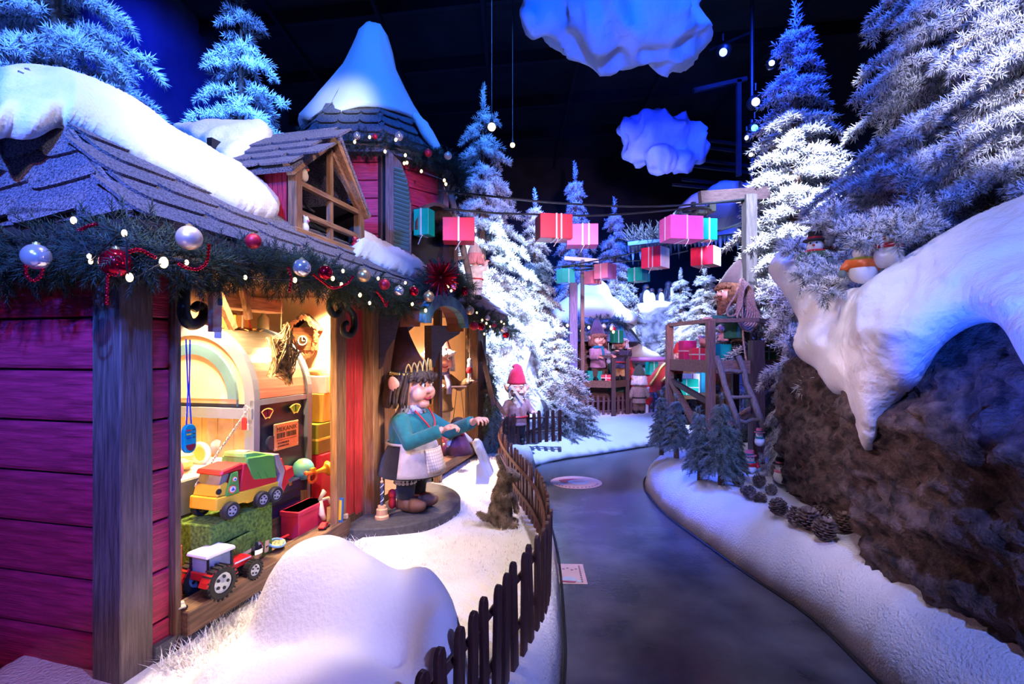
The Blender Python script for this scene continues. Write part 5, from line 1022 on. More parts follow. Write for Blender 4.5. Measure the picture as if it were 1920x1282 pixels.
# racket, ornament, tag and small bits near the sill
q = hp(522, 1005, .05); rk = ht('toy_racket', 'small pale blue toy racket leaning on the sill', 'racket', q[0], .06, .47, 25); part('frame', MB().add(tube([(.062*math.cos(a), .045*math.sin(a)*.9, .02+.01*math.sin(a)) for a in np.linspace(0, 6.2832, 21)[:-1]], .007, 6, closed=True)), flat('pale_blue', (.25, .50, .70), .4), rk); part('strings', MB().add(bx(-.05, .05, -.035, .035, .018, .020)), mat('string_bed', (.72, .56, .24), .6, var=.5, sc=60), rk); part('handle', tube([(.06, 0, .02), (.15, -.03, .01)], .007, 6), RED, rk)
q = hp(484, 1020, .04); sb = ht('silver_ornament', 'faceted silver ornament ball with brown paper tag', 'ornament', q[0], .05, .458); part('ball', ball(.042, .03, .055, 10, 7, (0, 0, .055)), SILV, sb); part('paper_tag', MB().add(box(.030, .002, .062, (0, 0, 0)), T(.055, -.02, .06)@R('y', 8)), flat('kraft', (.55, .36, .25), .8), sb); part('tag_print', MB().add(bx(.045, .065, -.0225, -.0212, .055, .062)), INK, sb)
q = hp(500, 975, .10); solo('small_basket', MB().add(lathe([(.03, 0), (.04, .03), (.038, .04), (.03, .035)], 12)), flat('basket_gold', (.55, .40, .06), .6), 'small gold basket behind the racket', 'basket').location = tuple(h2w(q[0], .14, .66-.23))
q = hp(336, 912, .10); solo('pink_balloon', MB().add(ball(.055, .05, .072, 16, 12)), PINKM, 'shiny pink ball at the left end of the window', 'ball', sm=True).location = tuple(h2w(q[0]-.01, .14, q[2]))
q = hp(340, 965, .12); present('orange box under the pink ball', h2w(.33, .18, .56), .12, .14, .26, HAD, 'red', None, ribbons=()).children[0].data.materials[0] = flat('orange_card', (.62, .12, .03), .7)
q = hp(362, 955, .28); tb2 = ht('blue_toy_tower', 'blue plastic toy tower behind the lorry cab', 'toy', q[0], .30, .43); part('tower', box(.05, .06, .26, (0, 0, .15)), flat('toy_blue', (.02, .14, .30), .4), tb2); part('arms', box(.12, .03, .03, (.03, -.02, .20)), flat('toy_blue', (.02, .14, .30), .4), tb2); part('foot', box(.14, .10, .03, (.03, 0, .015)), BLACK, tb2)
q = hp(641, 935, -.05); gb = ht('game_box', 'narrow blue and yellow game box leaning on the red boards', 'box', q[0], -.03, .457); part('box', MB().add(box(.012, .05, .16, (0, 0, .08)), R('y', 4)), flat('game_blue', (.03, .12, .35), .5), gb); part('stripe', MB().add(box(.004, .034, .13, (-.007, 0, .08)), R('y', 4)), YEL, gb)
q = hp(650, 950, -.04); solo('toy_die', box(.032, .032, .032), flat('wood_die', (.72, .5, .32), .6), 'pale wooden toy die at the end of the sill', 'die', bev=.004).location = tuple(h2w(1.54, -.035, .458))
q = hp(685, 985, -.18); cd = ht('candle_toy', 'peach toy lighthouse with a twisted striped pole', 'toy', 1.80, -.17, .387); part('base', MB().add(lathe([(.050, 0), (.050, .02), (.040, .03), (.040, .07), (.030, .075), (.030, .095)], 16)), flat('peach_wood', (.75, .40, .20), .5), cd); tw = part('pole', cyl(.010, .010, .16, 10), flat('dark_blue', (.05, .07, .14), .5), cd); tw.location = (0, 0, .095); part('twist', tube([(.011*math.cos(a), .011*math.sin(a), .10+.15*a/18) for a in np.linspace(0, 18, 40)], .003, 4), WHITE, cd); part('finial', MB().add(ball(.012, c=(0, 0, .265))).add(ball(.006, .006, .014, c=(0, 0, .285))), M_('peach_wood'), cd)
q = hp(722, 975, -.10); rt = ht('red_plush', 'little red plush figure with white face by the porch post', 'plush', 2.02, -.14, .387); part('body', fuse(MB().add(ball(.035, .03, .05, c=(0, 0, .05))).add(ball(.034, .034, .04, c=(0, 0, .115))).add(ball(.014, .02, .014, c=(.03, -.03, .012))), .008, 2), REDM, rt, sm=True); part('face', ball(.022, .02, .022, c=(.018, -.012, .095)), WHITE, rt, sm=True); part('foot', ball(.014, .02, .012, c=(.035, -.03, .012)), WHITE, rt, sm=True)
# second window ------------------------------------------------------------
q = hp(843, 668, .55); star('wicker star hanging in the second window', h2w(*q), .21, WICK, .015, -.2, .95, 8, 160)
q = hp(868, 690, -.02); jt = ht('string_puppet', 'little white and red string puppet hanging by the end post', 'puppet', q[0], -.10, q[2]); part('body', fuse(MB().add(ball(.035, .03, .05, c=(0, 0, .02))).add(ball(.03, .03, .032, c=(0, 0, .085))).add(tube([(-.02, 0, -.02), (-.03, 0, -.16)], .014, 8)).add(tube([(.02, 0, -.02), (.035, 0, -.15)], .014, 8)), .008, 2), WHITE, jt, sm=True); part('coat', ball(.042, .036, .045, c=(-.01, 0, -.02)), REDM, jt, sm=True); part('boot', ball(.018, .024, .018, c=(-.03, 0, -.175)), BLACK, jt); part('boot', ball(.018, .024, .018, c=(.038, 0, -.165)), BLACK, jt); part('string', tube([(0, 0, .1), (0, 0, .34)], .004, 4), flat('cream_cord', (.7, .6, .4), .8), jt)
q = hp(868, 640, -.02); tw_ = ht('twig_bundle', 'bundle of green and brown twigs above the string puppet', 'twigs', q[0], -.06, q[2]); 
for k in range(7): part('twig', tube([(.0, 0, .06-.05*k/7), (.05*math.cos(k*2.2), -.02, .06-.03*k+.04), (.08*math.cos(k*2.2), -.03, .03-.03*k)], .007, 5), PINE if k % 2 else flat('moss_twig', (.16, .18, .05), .8), tw_)
q = hp(862, 800, .05); pd = ht('stand_rod', 'thin dark rod hanging before the second window', 'rod', q[0], -.05, .9); part('rod', tube([(0, 0, -.05), (.0, 0, 1.05)], .007, 6), IRON, pd)
q = hp(845, 815, .5); fr_ = ht('mini_stage', 'pale box front with red bunting in the second window', 'box', q[0]+.1, .5, .43); part('box', box(.9, .3, .42, (0, 0, .21)), flat('pale_violet', (.62, .52, .60), .7), fr_); part('rim', box(.94, .02, .02, (0, -.16, .43)), flat('dark_teal', (.01, .06, .06), .5), fr_)
for k in range(8): part('pennant', prism([(-.40+.11*k, .40), (-.33+.11*k, .40), (-.365+.11*k, .33)], .006, -.165), RED, fr_)
for k, (px, py, c_, lb) in enumerate([(826, 838, 'orange', 'orange plush toy on the second sill'), (818, 850, 'teal', 'teal plush toy at the near end of the second sill'), (834, 825, 'pink', 'pink plush toy behind the orange one'), (822, 815, 'blue', 'blue plush toy in the second window')]):
    q = hp(px, py, .12); t = ht('plush_toy', lb, 'plush', q[0], .14+.06*(k % 2), .428+.02*0, 40*k, 'plush toys in the second window'); h0 = max(.08, q[2]-.428)
    part('body', fuse(MB().add(ball(.06, .05, h0*.6, c=(0, 0, h0*.55))).add(ball(.05, .05, .05, c=(0, -.01, h0*1.15+.03))).add(ball(.02, .02, .03, c=(.04, 0, h0*1.2+.07))).add(ball(.02, .02, .03, c=(-.04, 0, h0*1.2+.07))), .012, 2), M_(c_), t, sm=True); part('muzzle', ball(.02, .02, .016, c=(0, -.055, h0*1.1+.02)), CREAM, t)
q = hp(838, 660, 1.1); 
for k, (dx_, dz_) in enumerate(((0, 0), (.22, -.10))): solo('wall_disc', MB().add(cyl(.13, .13, .02, 24), T(*h2w(q[0]+dx_, 1.30, q[2]+dz_))@R('z', HAD)@R('x', 90)), flat('ochre_disc', (.70, .46, .16), .7), 'round ochre disc on the wall behind the star, '+('upper one' if k == 0 else 'lower one'), 'disc', 'ochre discs on the shop wall')
# ------------------------------------------------------------------ figures: face towards -Y in their own frame, 1 m tall without hat
def hand(mb, w, d, up, s=1., curl=.5, left=False):
    """palm and five bent fingers from wrist w along d; up = back of the hand"""
    d = nrm(d); up = nrm(np.array(up)-d*(np.array(up)@d)); sd = np.cross(d, up)*(1 if left else -1); w = np.array(w, float)
    M = AX(w, d*s, sd*s, up*s); mb.add(ball(.036, .030, .017, 12, 8, (.034, 0, 0)), M)
    for k, (y, l) in enumerate(((-.026, .032), (-.009, .038), (.009, .036), (.026, .028))):
        mb.add(tube([(.052, y, 0), (.052+l*.6, y*1.25, -.10*l-curl*.006), (.052+l*(1.15-curl*.35), y*1.4, -l*(.3+curl*.9)), (.050+l*(1.35-curl*1.1), y*1.45, -l*(.6+curl*1.1))], [.0088, .0084, .0078, .006], 7), M)
    mb.add(tube([(.018, -.022, -.002), (.036, -.046, -.008), (.058, -.052, -.012), (.072, -.046, -.014)], [.012, .0105, .009, .007], 7), M)
def figure(name, label, loc, rz, s, coat, hat, hands, elbows=None, beard=None, hair=None, pants=BLACK, boots=None, group=None, hatshape=None, vox=.011, ears=True, scarf=None, belt=None, eyes=True, headtilt=0., skirt=None, lean=0., hatr=None):
    t = thing(name, label, 'figure', tuple(float(x) for x in loc), rz, group); body = MB(); HZc = .86
    Lh, Rh = np.array(hands[0], float), np.array(hands[1], float)          # left (+x), right (-x)
    sh = [np.array([.135, 0, .64]), np.array([-.135, 0, .64])]; el = elbows or [(sh[0]+Lh)/2+[.05, .05, -.08], (sh[1]+Rh)/2+[-.05, .05, -.08]]
    hd = T(0, lean, HZc)@R('x', headtilt)
    body.add(ball(.135, .138, .16, 20, 14), hd).add(ball(.066, .052, .055, 12, 8, (.060, -.096, -.045)), hd).add(ball(.066, .052, .055, 12, 8, (-.060, -.096, -.045)), hd).add(ball(.029, .030, .027, 12, 8, (0, -.146, -.022)), hd).add(ball(.055, .040, .034, 10, 8, (0, -.100, -.118)), hd).add(ball(.10, .04, .035, 10, 8, (0, -.105, .045)), hd)
    if ears:
        for k in (1, -1): body.add(ball(.028, .048, .085, 10, 8), hd@T(k*.165, .02, .0)@R('y', k*26))
    body.add(cyl(.055, .05, .14, 12), T(0, lean*.6, .64)).add(lathe([(.09, .33), (.13, .40), (.135, .52), (.12, .62), (.06, .69)], 16))
    for k, (S0, E0_, H0) in enumerate(((sh[0], el[0], Lh), (sh[1], el[1], Rh))):
        E0_ = np.array(E0_, float); body.add(tube([S0, E0_, H0], [.045, .036, .026], 8)); hand(body, H0, H0-E0_, (0, .3, 1), 1.15, .6, k == 0)
    for k in (1, -1): body.add(tube([(k*.065, 0, .40), (k*.07, -.01, .22), (k*.07, 0, .05)], [.065, .055, .045], 8))
    part('body', fuse(tf(body.arr(), S(s)), vox*s, 2), SKIN, t, sm=True)
    cm = MB().add(lathe([(.165, .28), (.158, .34), (.150, .42), (.158, .55), (.145, .63), (.085, .70), (.06, .715)], 18))
    for S0, E0_, H0 in ((sh[0], el[0], Lh), (sh[1], el[1], Rh)):
        E0_ = np.array(E0_, float); Hc = E0_+(H0-E0_)*.93; cm.add(tube([S0*[.85, 1, 1], S0, E0_, Hc], [.055, .064, .058, .047], 10))
    part('coat', fuse(tf(cm.arr(), S(s)), .013*s, 2), coat, t, sm=True)
    lg = MB()
    for k in (1, -1): lg.add(tube([(k*.07, 0, .38), (k*.074, -.01, .22), (k*.074, 0, .09)], [.085, .070, .062], 10))
    part('trousers', tf(fuse(lg, .016, 1), S(s)), pants, t, sm=True)
    for k in (1, -1): part('boot', tf(fuse(MB().add(ball(.055, .095, .045, 12, 8, (k*.078, -.035, .045))).add(tube([(k*.076, .01, .03), (k*.075, 0, .13)], [.055, .05], 10)), .012, 2), S(s)), boots or BLACK, t, sm=True)
    if skirt: part('skirt', tf(lathe([(.23, .25), (.20, .36), (.15, .48), (.14, .50)], 20), S(s)), skirt, t, sm=True)
    if belt: part('belt', tf(tube([(.168*math.cos(a), .168*math.sin(a), .42) for a in np.linspace(0, 6.2832, 21)[:-1]], .014, 5, closed=True), S(s)), belt, t)
    if scarf: sc = MB().add(tube([(.10*math.cos(a), .10*math.sin(a)+lean*.6, .705+.01*math.sin(3*a)) for a in np.linspace(0, 6.2832, 19)[:-1]], .032, 8, closed=True)).add(tube([(.02, -.13, .69), (.03, -.165, .58), (.03, -.175, .48)], [.03, .026, .03], 6)); part('scarf', tf(sc.arr(), S(s)), scarf, t, sm=True)
    if beard:
        bm_ = MB(); rn = random.Random(len(label)); bm_.add(ball(.085, .05, .11, 12, 9, (0, -.110, -.185)), hd).add(ball(.06, .035, .10, 12, 8, (0, -.125, -.24)), hd)
        for k in (1, -1): bm_.add(ball(.05, .022, .018, 10, 6, (k*.05, -.165, -.055)), hd).add(ball(.035, .05, .11, 10, 8, (k*.115, -.06, -.06)), hd).add(ball(.042, .016, .014, 8, 6, (k*.055, -.148, .05)), hd)
        v, f = fuse(bm_, .014, 1); v = np.array([p+nrm(p-np.array([0, 0, .75]))*.012*fbm(p, 26., 2) for p in v]); part('beard', (v*s, f), beard, t, sm=True)
    if hair:
        hm = MB(); rn = random.Random(3+len(label))
        for k in range(150):
            a = rn.uniform(-math.pi, math.pi); fr_ = math.sin(a) < -.45; x_, y_ = math.cos(a), math.sin(a); e_ = rn.uniform(-.02, .02)
            p0 = np.array([.07*x_, .07*y_, .150]); p1 = np.array([.142*x_, .150*y_, .085]); p2 = np.array([.158*x_, .162*y_, .050]); p3 = np.array([(.158 if fr_ else .165)*x_+e_, .160*y_+(-.008 if fr_ else .012), .060+e_ if fr_ else -.05]); p4 = p3+np.array([e_, 0, -.012 if fr_ else -.09])
            hm.add(tube(smooth_path([p0, p1, p2, p3, p4], 2), [.017]*7+[.013, .004], 5), hd)
        part('hair', tf(hm.arr(), S(s)), hair, t, sm=True)
    if eyes:
        for k in (1, -1): e = part('eye', tf(tf(ball(.017, .014, .019, 10, 8, (k*.052, -.132, .012)), hd), S(s)), WHITE, t, sm=True); part('pupil', tf(tf(ball(.009, .007, .011, 8, 6, (k*.052, -.143, .010)), hd), S(s)), BLACK, e)
    part('mouth', tf(tf(tube(smooth_path([(-.045, -.128, -.070), (-.02, -.142, -.084), (.02, -.142, -.084), (.045, -.128, -.070)], 3), .007, 6), hd), S(s)), flat('lip_red', (.36, .03, .05), .5), t, sm=True)
    if hat:
        hs = hatshape or [(.0, 0, 0), (.0, .02, .12), (.01, .05, .25), (.04, .07, .36)]
        pr_ = hatr or [.158, .130, .080, .022] if len(hs) == 4 else [.158]+[.158*(1-i/(len(hs)-1))**.8+.01 for i in range(1, len(hs))]
        part('hat', tf(tf(tube(smooth_path([np.array(p)+[0, .012, .075] for p in hs], 4), np.interp(np.linspace(0, 1, (len(hs)-1)*4+1), np.linspace(0, 1, len(pr_)), pr_), 20), hd), S(s)), hat, t, sm=True)
    return t
HAIRB = mat('brown_hair', (.035, .016, .012), .6, var=.3, sc=30); WHAIR = mat('white_hair', (.72, .70, .74), .9, var=.15, sc=25, bump=.5, bsc=60); BHAIR = mat('ginger_beard', (.20, .075, .035), .9, var=.3, sc=25, bump=.6, bsc=50)
def cloth(n, c): return mat('cloth_'+n, c, .9, var=.10, sc=25, bump=.3, bsc=120, sheen=.2)
# the elf with the tiara on the porch step
ef = h2w(2.08, -.27, .385)
elf = figure('elf_figure', 'dark-haired elf figure with golden tiara and teal jumper on the porch step', ef, 68, 1.10, cloth('teal', (.0, .13, .15)), mat('hat_maroon', (.055, .012, .016), .9, bump=.3), ((.10, -.44, .62), (-.13, -.33, .59)), [(.20, -.20, .52), (-.215, -.12, .50)],
             hair=HAIRB, pants=cloth('black_tights', (.008, .008, .012)), boots=mat('clog_brown', (.20, .085, .045), .6), hatshape=[(0, 0, 0), (0, .03, .12), (.0, .055, .27), (0, .06, .41)], vox=.0062, hatr=[.150, .100, .052, .012], skirt=cloth('black_velvet', (.012, .008, .010)))
s = 1.10
def arcplate(r0, r1, z0, z1, a0, a1, n=14, m=6, th=.008):
    v = []; f = []
    for L_ in (0, th):
        for j in range(m+1):
            for i in range(n+1): a = math.radians(a0+(a1-a0)*i/n); r = r0+(r1-r0)*j/m+L_; v.append((r*math.cos(a), r*math.sin(a), z0+(z1-z0)*j/m))
    k = (n+1)*(m+1)
    for j in range(m):
        for i in range(n): q = j*(n+1)+i; f.append((k+q, k+q+1, k+q+n+2, k+q+n+1)); f.append((q, q+n+1, q+n+2, q+1))
    ring = [i for i in range(n+1)]+[j*(n+1)+n for j in range(1, m+1)]+[m*(n+1)+i for i in range(n-1, -1, -1)]+[j*(n+1) for j in range(m-1, 0, -1)]
    for a, b in zip(ring, ring[1:]+ring[:1]): f.append((a, b, b+k, a+k))
    return np.array(v), f
part('apron', tf(arcplate(.232, .172, .26, .47, -170, -50), S(s)), mat('apron_linen', (.50, .44, .42), .9, bump=.3, bsc=90), elf, sm=True)
PLAID = bpy.data.materials.new('plaid'); PLAID.use_nodes = True
_n = PLAID.node_tree; _b = _n.nodes['Principled BSDF']; _t = _n.nodes.new('ShaderNodeTexCoord'); _c = _n.nodes.new('ShaderNodeTexBrick'); _c.inputs['Scale'].default_value = 22; _c.inputs['Color1'].default_value = (.72, .62, .50, 1); _c.inputs['Color2'].default_value = (.66, .58, .48, 1); _c.inputs['Mortar'].default_value = (.42, .30, .24, 1); _c.offset = 0; _c.inputs['Brick Width'].default_value = .5; _c.inputs['Row Height'].default_value = .5; _c.inputs['Mortar Size'].default_value = .04
_m = _n.nodes.new('ShaderNodeMapping'); _m.inputs['Rotation'].default_value = (math.pi/2, 0, 0); _n.links.new(_t.outputs['Object'], _m.inputs[0]); _n.links.new(_m.outputs[0], _c.inputs[0]); _n.links.new(_c.outputs[0], _b.inputs['Base Color']); _b.inputs['Roughness'].default_value = .9
part('pocket', tf(arcplate(.238, .196, .285, .44, -120, -62, th=.008), S(s)), PLAID, elf, sm=True)
part('apron_tie', tf(tube([(.168*math.cos(a), .168*math.sin(a), .47) for a in np.linspace(0, 6.2832, 25)[:-1]], .009, 5, closed=True), S(s)), M_('apron_linen'), elf)
part('collar', tf(lathe([(.11, .675), (.085, .72), (.075, .745), (.068, .74), (.08, .69)], 20), S(s)), mat('striped_collar', (.42, .46, .66), .8, var=.5, sc=40, stretch=(1, 1, .1)), elf, sm=True)
part('necklace', tf(tube(smooth_path([(-.09, -.09, .70), (-.06, -.155, .62), (0, -.175, .56), (.06, -.155, .62), (.09, -.09, .70)], 4), .006, 5), S(s)), REDM, elf)
for k in (1, -1):
    mb = MB()
    for j in range(3):
        for i in range(16): a = i*.3927; mb.add(ball(.016, .016, .013, 6, 4, (k*.074+.066*math.cos(a), .066*math.sin(a), .205+.022*j)))
    part('lace_cuff', tf(mb.arr(), S(s)), mat('lace', (.55, .50, .55), .9), elf)
    part('clog_toe', tf(tube(smooth_path([(k*.078, -.06, .05), (k*.078, -.13, .055), (k*.078, -.165, .075)], 3), [.055, .052, .048, .040, .032, .022, .012], 10), S(s)), M_('clog_brown'), elf, sm=True)
HDm = T(0, 0, .86)
cr = MB(); ring = [(.150*math.cos(a), .012+.150*math.sin(a), .085+.012*math.sin(a)) for a in np.linspace(math.radians(-200), math.radians(20), 24)]
part('tiara_band', tf(tf(tube(ring, .014, 6), HDm), S(s)), GOLD, elf)
for k in range(9):
    a = math.radians(-150+15*k); h = .11-.010*abs(k-4); b0 = np.array([.152*math.cos(a-.11), .012+.152*math.sin(a-.11), .085]); b1 = np.array([.152*math.cos(a+.11), .012+.152*math.sin(a+.11), .085]); tp_ = np.array([.150*math.cos(a), .012+.150*math.sin(a), .085+h])
    cr.add(tube(smooth_path([b0, (b0+tp_)/2+(b0-b1)*.25, tp_, (b1+tp_)/2+(b1-b0)*.25, b1], 4), .005, 5), HDm)
part('tiara_loops', tf(cr.arr(), S(s)), GOLD, elf)
mb = MB(); rn = random.Random(4)
for k in range(40): p = ring[rn.randrange(len(ring))]; mb.add(ball(.010, c=(p[0]*1.06, p[1]*1.06, p[2]+rn.uniform(-.012, .014)), n=6, m=4))
part('tiara_jewels', tf(tf(mb.arr(), HDm), S(s)), mat('jewel', (.75, .60, .25), .15, .9, var=.5, sc=60), elf)['kind'] = 'stuff'
# puppet in the elf's hands
q = P(860, 845, 4.15); dl = thing('marionette', 'brown-haired marionette in a purple dress held by the elf', 'puppet', (float(q[0]), float(q[1]), float(q[2])), 20)
part('body', fuse(MB().add(ball(.055, .055, .06, 16, 12, (0, 0, .20))).add(tube([(0, 0, .16), (0, 0, .06)], .03, 8)).add(tube([(.03, 0, .13), (.11, -.02, .06)], .014, 8)).add(tube([(-.03, 0, .13), (-.10, -.02, .04)], .014, 8)).add(ball(.014, c=(0, -.06, .195))), .008, 2), SKIN, dl, sm=True); part('hair', fuse(MB().add(ball(.068, .064, .06, 14, 10, (0, .008, .215))), .012, 1), HAIRB, dl, sm=True)
part('dress', MB().add(lathe([(.12, -.02), (.09, .06), (.05, .14), (.035, .155)], 16)), cloth('purple', (.10, .025, .10)), dl, sm=True); part('blouse', fuse(MB().add(tube([(.03, 0, .14), (.10, -.02, .07)], .024, 8)).add(tube([(-.03, 0, .14), (-.09, -.02, .05)], .024, 8)).add(ball(.045, .04, .03, c=(0, 0, .14))), .010, 1), cloth('pale_blue', (.55, .58, .75), ), dl, sm=True); part('bow', MB().add(ball(.018, .01, .01, c=(-.015, -.055, .145))).add(ball(.018, .01, .01, c=(.018, -.055, .145))), RED, dl)
for k in (-1, 1): part('string', tube([(k*.05, 0, .22), (k*.015, -.01, .52)], .0025, 4), BLACK, dl)
part('control_bar', tube([(-.06, 0, .52), (.06, -.02, .52)], .008, 6), PINE, dl)
# gnome in the second window
gw = h2w(4.06, .30, .60); figure('gnome_figure', 'white-haired gnome in brown sleeves working inside the second shop window', gw, 40, 1.05, cloth('brown', (.16, .09, .03)), cloth('coral', (.62, .16, .12)), ((.22, -.28, .62), (-.18, -.26, .58)), beard=None, hair=WHAIR, pants=cloth('print', (.5, .42, .30)), scarf=cloth('lilac', (.25, .25, .55)))
# gnome with red hat by the fence
p = P(969, 792, 7.35); figure('gnome_figure', 'bearded gnome with tall red hat behind the picket fence', (p[0], p[1], .29), 8, .90, cloth('mauve', (.34, .20, .24)), cloth('hat_red', (.55, .01, .06)), ((.24, -.10, .50), (-.24, -.12, .40)), beard=WHAIR, pants=cloth('charcoal', (.03, .03, .04)), belt=RED, hatshape=[(0, 0, 0), (0, .0, .13), (.0, .02, .25), (-.06, .03, .29)], scarf=None)
pv = P(972, 740, 7.22); solo('tool_sash', beam(P(958, 722, 7.20), P(981, 755, 7.18), .02, .035), flat('sash_cream', (.7, .6, .45), .7), 'pale sash with blue tool worn by the red-hatted gnome', 'sash')
# climbing gnome and his ladder at the tower
lt = thing('ladder', 'rustic branch ladder leaning on the tower hatch', 'ladder', tuple(float(x) for x in P(880, 562, 5.7)))
A1, A2, B1, B2 = P(822, 440, 5.55), P(838, 575, 5.75), P(846, 362, 5.45), P(892, 566, 5.72)
part('rail', tube(smooth_path([P(845, 365, 5.45), P(856, 410, 5.5), P(868, 465, 5.6), P(880, 520, 5.68), P(884, 566, 5.72)], 4), .036, 8), POLE, lt, sm=True, world=True); part('rail', tube(smooth_path([P(828, 395, 5.45), P(815, 430, 5.5), P(822, 470, 5.6), P(833, 520, 5.7)], 4), .03, 8), POLE, lt, sm=True, world=True)
for a, b in (((826, 398), (852, 392)), ((818, 447), (862, 440)), ((828, 490), (872, 482))): part('rung', tube([P(*a, 5.52), P(*b, 5.52)], .022, 7), POLE, lt, sm=True, world=True)
p = P(891, 562, 5.95); figure('gnome_figure', 'pale-hatted gnome seen from behind climbing by the tower ladder', (p[0], p[1], p[2]), 160, .56, cloth('white', (.68, .62, .62)), cloth('pale_beige', (.50, .40, .34)), ((.16, -.18, .72), (-.16, -.2, .80)), hair=mat('pink_hair', (.62, .25, .28), .9, bump=.5), pants=cloth('white2', (.66, .60, .60)), belt=REDM, hatshape=[(0, 0, 0), (0, .02, .10), (0, .03, .19), (.03, .03, .24)], vox=.014)
# elves at the small house
p = P(1121, 690, 10.45); figure('elf_figure', 'brown-haired elf with blue scarf on the small house porch', (p[0], p[1], .98), 20, 1.0, cloth('mauve_coat', (.40, .20, .30)), cloth('dark_violet', (.08, .04, .10)), ((.16, -.30, .52), (-.14, -.30, .50)), hair=mat('auburn', (.22, .08, .06), .8, bump=.4), pants=cloth('brown2', (.10, .06, .04)), scarf=cloth('blue_scarf', (.0, .15, .30)), vox=.014)
p = P(1163, 690, 10.9); gn = figure('gnome_figure', 'gnome lifting a green present beside the small house', (p[0], p[1], .98), -10, .92, cloth('navy', (.05, .04, .10)), cloth('teal_hat', (.0, .18, .25)), ((.20, -.20, .70), (-.10, -.24, .66)), beard=None, hair=WHAIR, pants=cloth('ochre', (.50, .28, .10)), belt=REDM, vox=.016)
present('green present held up by a gnome beside the small house', P(1156, 631, 10.62), .22, .18, .26, 18, 'deep_green', None, ribbons=('x',))
p = P(1198, 762, 10.75); figure('gnome_figure', 'gnome in grey coat and dark green hat seen from behind at the fence', (p[0], p[1], .27), 190, .86, cloth('grey_wool', (.26, .20, .18)), cloth('olive_hat', (.05, .07, .05)), ((.24, -.06, .40), (-.24, -.08, .40)), beard=WHAIR, hair=WHAIR, pants=cloth('brown3', (.14, .08, .06)), belt=BLACK, hatshape=[(0, 0, 0), (0, .0, .12), (0, .0, .22), (0, .02, .28)], vox=.016)
# elf on the loading platform
p = P(1376, 0, 6.35); figure('elf_figure', 'ginger-bearded elf in green jacket leaning over the platform railing', (p[0], p[1], 1.478), -80, .98, cloth('green_jacket', (.02, .13, .09)), cloth('brown_hat', (.045, .022, .03)), ((.15, -.42, .52), (-.15, -.40, .50)), beard=BHAIR, hair=BHAIR, pants=cloth('brown_apron', (.10, .05, .02)), hatshape=[(0, 0, 0), (0, .05, .15), (0, .13, .29), (0, .27, .37)], hatr=[.150, .105, .060, .018], vox=.012, lean=-.06)
p = P(1271, 672, 6.95); figure('gnome_figure', 'little white-bearded gnome with red hat peeping over the platform edge', (p[0], p[1], 1.477-.30), 0, .42, cloth('red_coat', (.45, .02, .03)), cloth('hat_red2', (.62, .02, .02)), ((.20, -.1, .40), (-.2, -.1, .40)), beard=WHAIR, pants=BLACK, vox=.016)
# pink plush bears on the platform
for k, (px, py, Y, lb) in enumerate(((1322, 672, 6.75, 'pink plush bear behind the platform front post'), (1356, 642, 6.35, 'pink plush bear sitting on the green glitter present'))):
    p = P(px, py, Y); t = thing('plush_bear', lb, 'plush', (float(p[0]), float(p[1]), 1.477 if k == 0 else float(p[2])), -30*k, 'pink plush bears'); s_ = 1.5 if k == 0 else 1.0
    bb = MB().add(ball(.06, .055, .07, c=(0, 0, .07))).add(ball(.055, .05, .05, c=(0, -.01, .165))).add(ball(.02, .015, .02, c=(.045, 0, .205))).add(ball(.02, .015, .02, c=(-.045, 0, .205))).add(ball(.025, .04, .022, c=(.05, -.04, .03))).add(ball(.025, .04, .022, c=(-.05, -.04, .03))).add(ball(.02, .03, .02, c=(.06, -.03, .10))).add(ball(.02, .03, .02, c=(-.06, -.03, .10)))
    part('body', tf(fuse(bb, .010, 2), S(s_)), flat('pink_plush', (.72, .32, .36), .9), t, sm=True); part('muzzle', tf(ball(.022, .02, .016, c=(0, -.055, .155)), S(s_)), flat('pale_pink', (.85, .6, .6), .9), t, sm=True); part('nose', tf(ball(.007, c=(0, -.074, .16), n=6, m=5), S(s_)), BLACK, t)
# ------------------------------------------------------------------ hare
FUR = mat('hare_fur', (.26, .19, .15), .95, var=.5, sc=18); hr = G(938, 984, .305); hare = thing('hare', 'grey-brown toy hare sitting upright in the snow by the fence', 'hare', tuple(float(x) for x in hr), 0)
hb = MB().add(ball(.085, .075, .11, 16, 12, (0, 0, .095))).add(ball(.075, .068, .11, 16, 12, (.012, 0, .20))).add(ball(.055, .052, .08, 14, 10, (.028, 0, .29)))
hb.add(ball(.070, .050, .052, 16, 12, (.050, -.004, .375))).add(ball(.040, .034, .034, 12, 8, (.10, -.006, .362))).add(ball(.024, .026, .022, 10, 8, (.125, -.006, .358)))
for y, a in ((-.025, -26), (.03, -16)): hb.add(ball(.020, .030, .085, 10, 8), T(.012, y, .455)@R('y', a)@R('x', -6 if y < 0 else 8))
hb.add(ball(.050, .035, .055, 12, 8, (.035, -.060, .06))).add(ball(.065, .028, .022, 12, 8, (.075, -.055, .018))).add(ball(.065, .028, .022, 12, 8, (.075, .050, .018)))
for y in (-.035, .03): hb.add(tube([(.06, y, .23), (.105, y, .185), (.115, y, .13)], [.026, .02, .016], 8)).add(ball(.02, .016, .016, c=(.12, y, .12)))
hb.add(tube([(-.07, 0, .05), (-.12, -.01, .065), (-.17, -.02, .10)], [.022, .024, .012], 8))
hv, hf = fuse(hb, .009, 2); part('body', (hv, hf), FUR, hare, sm=True)
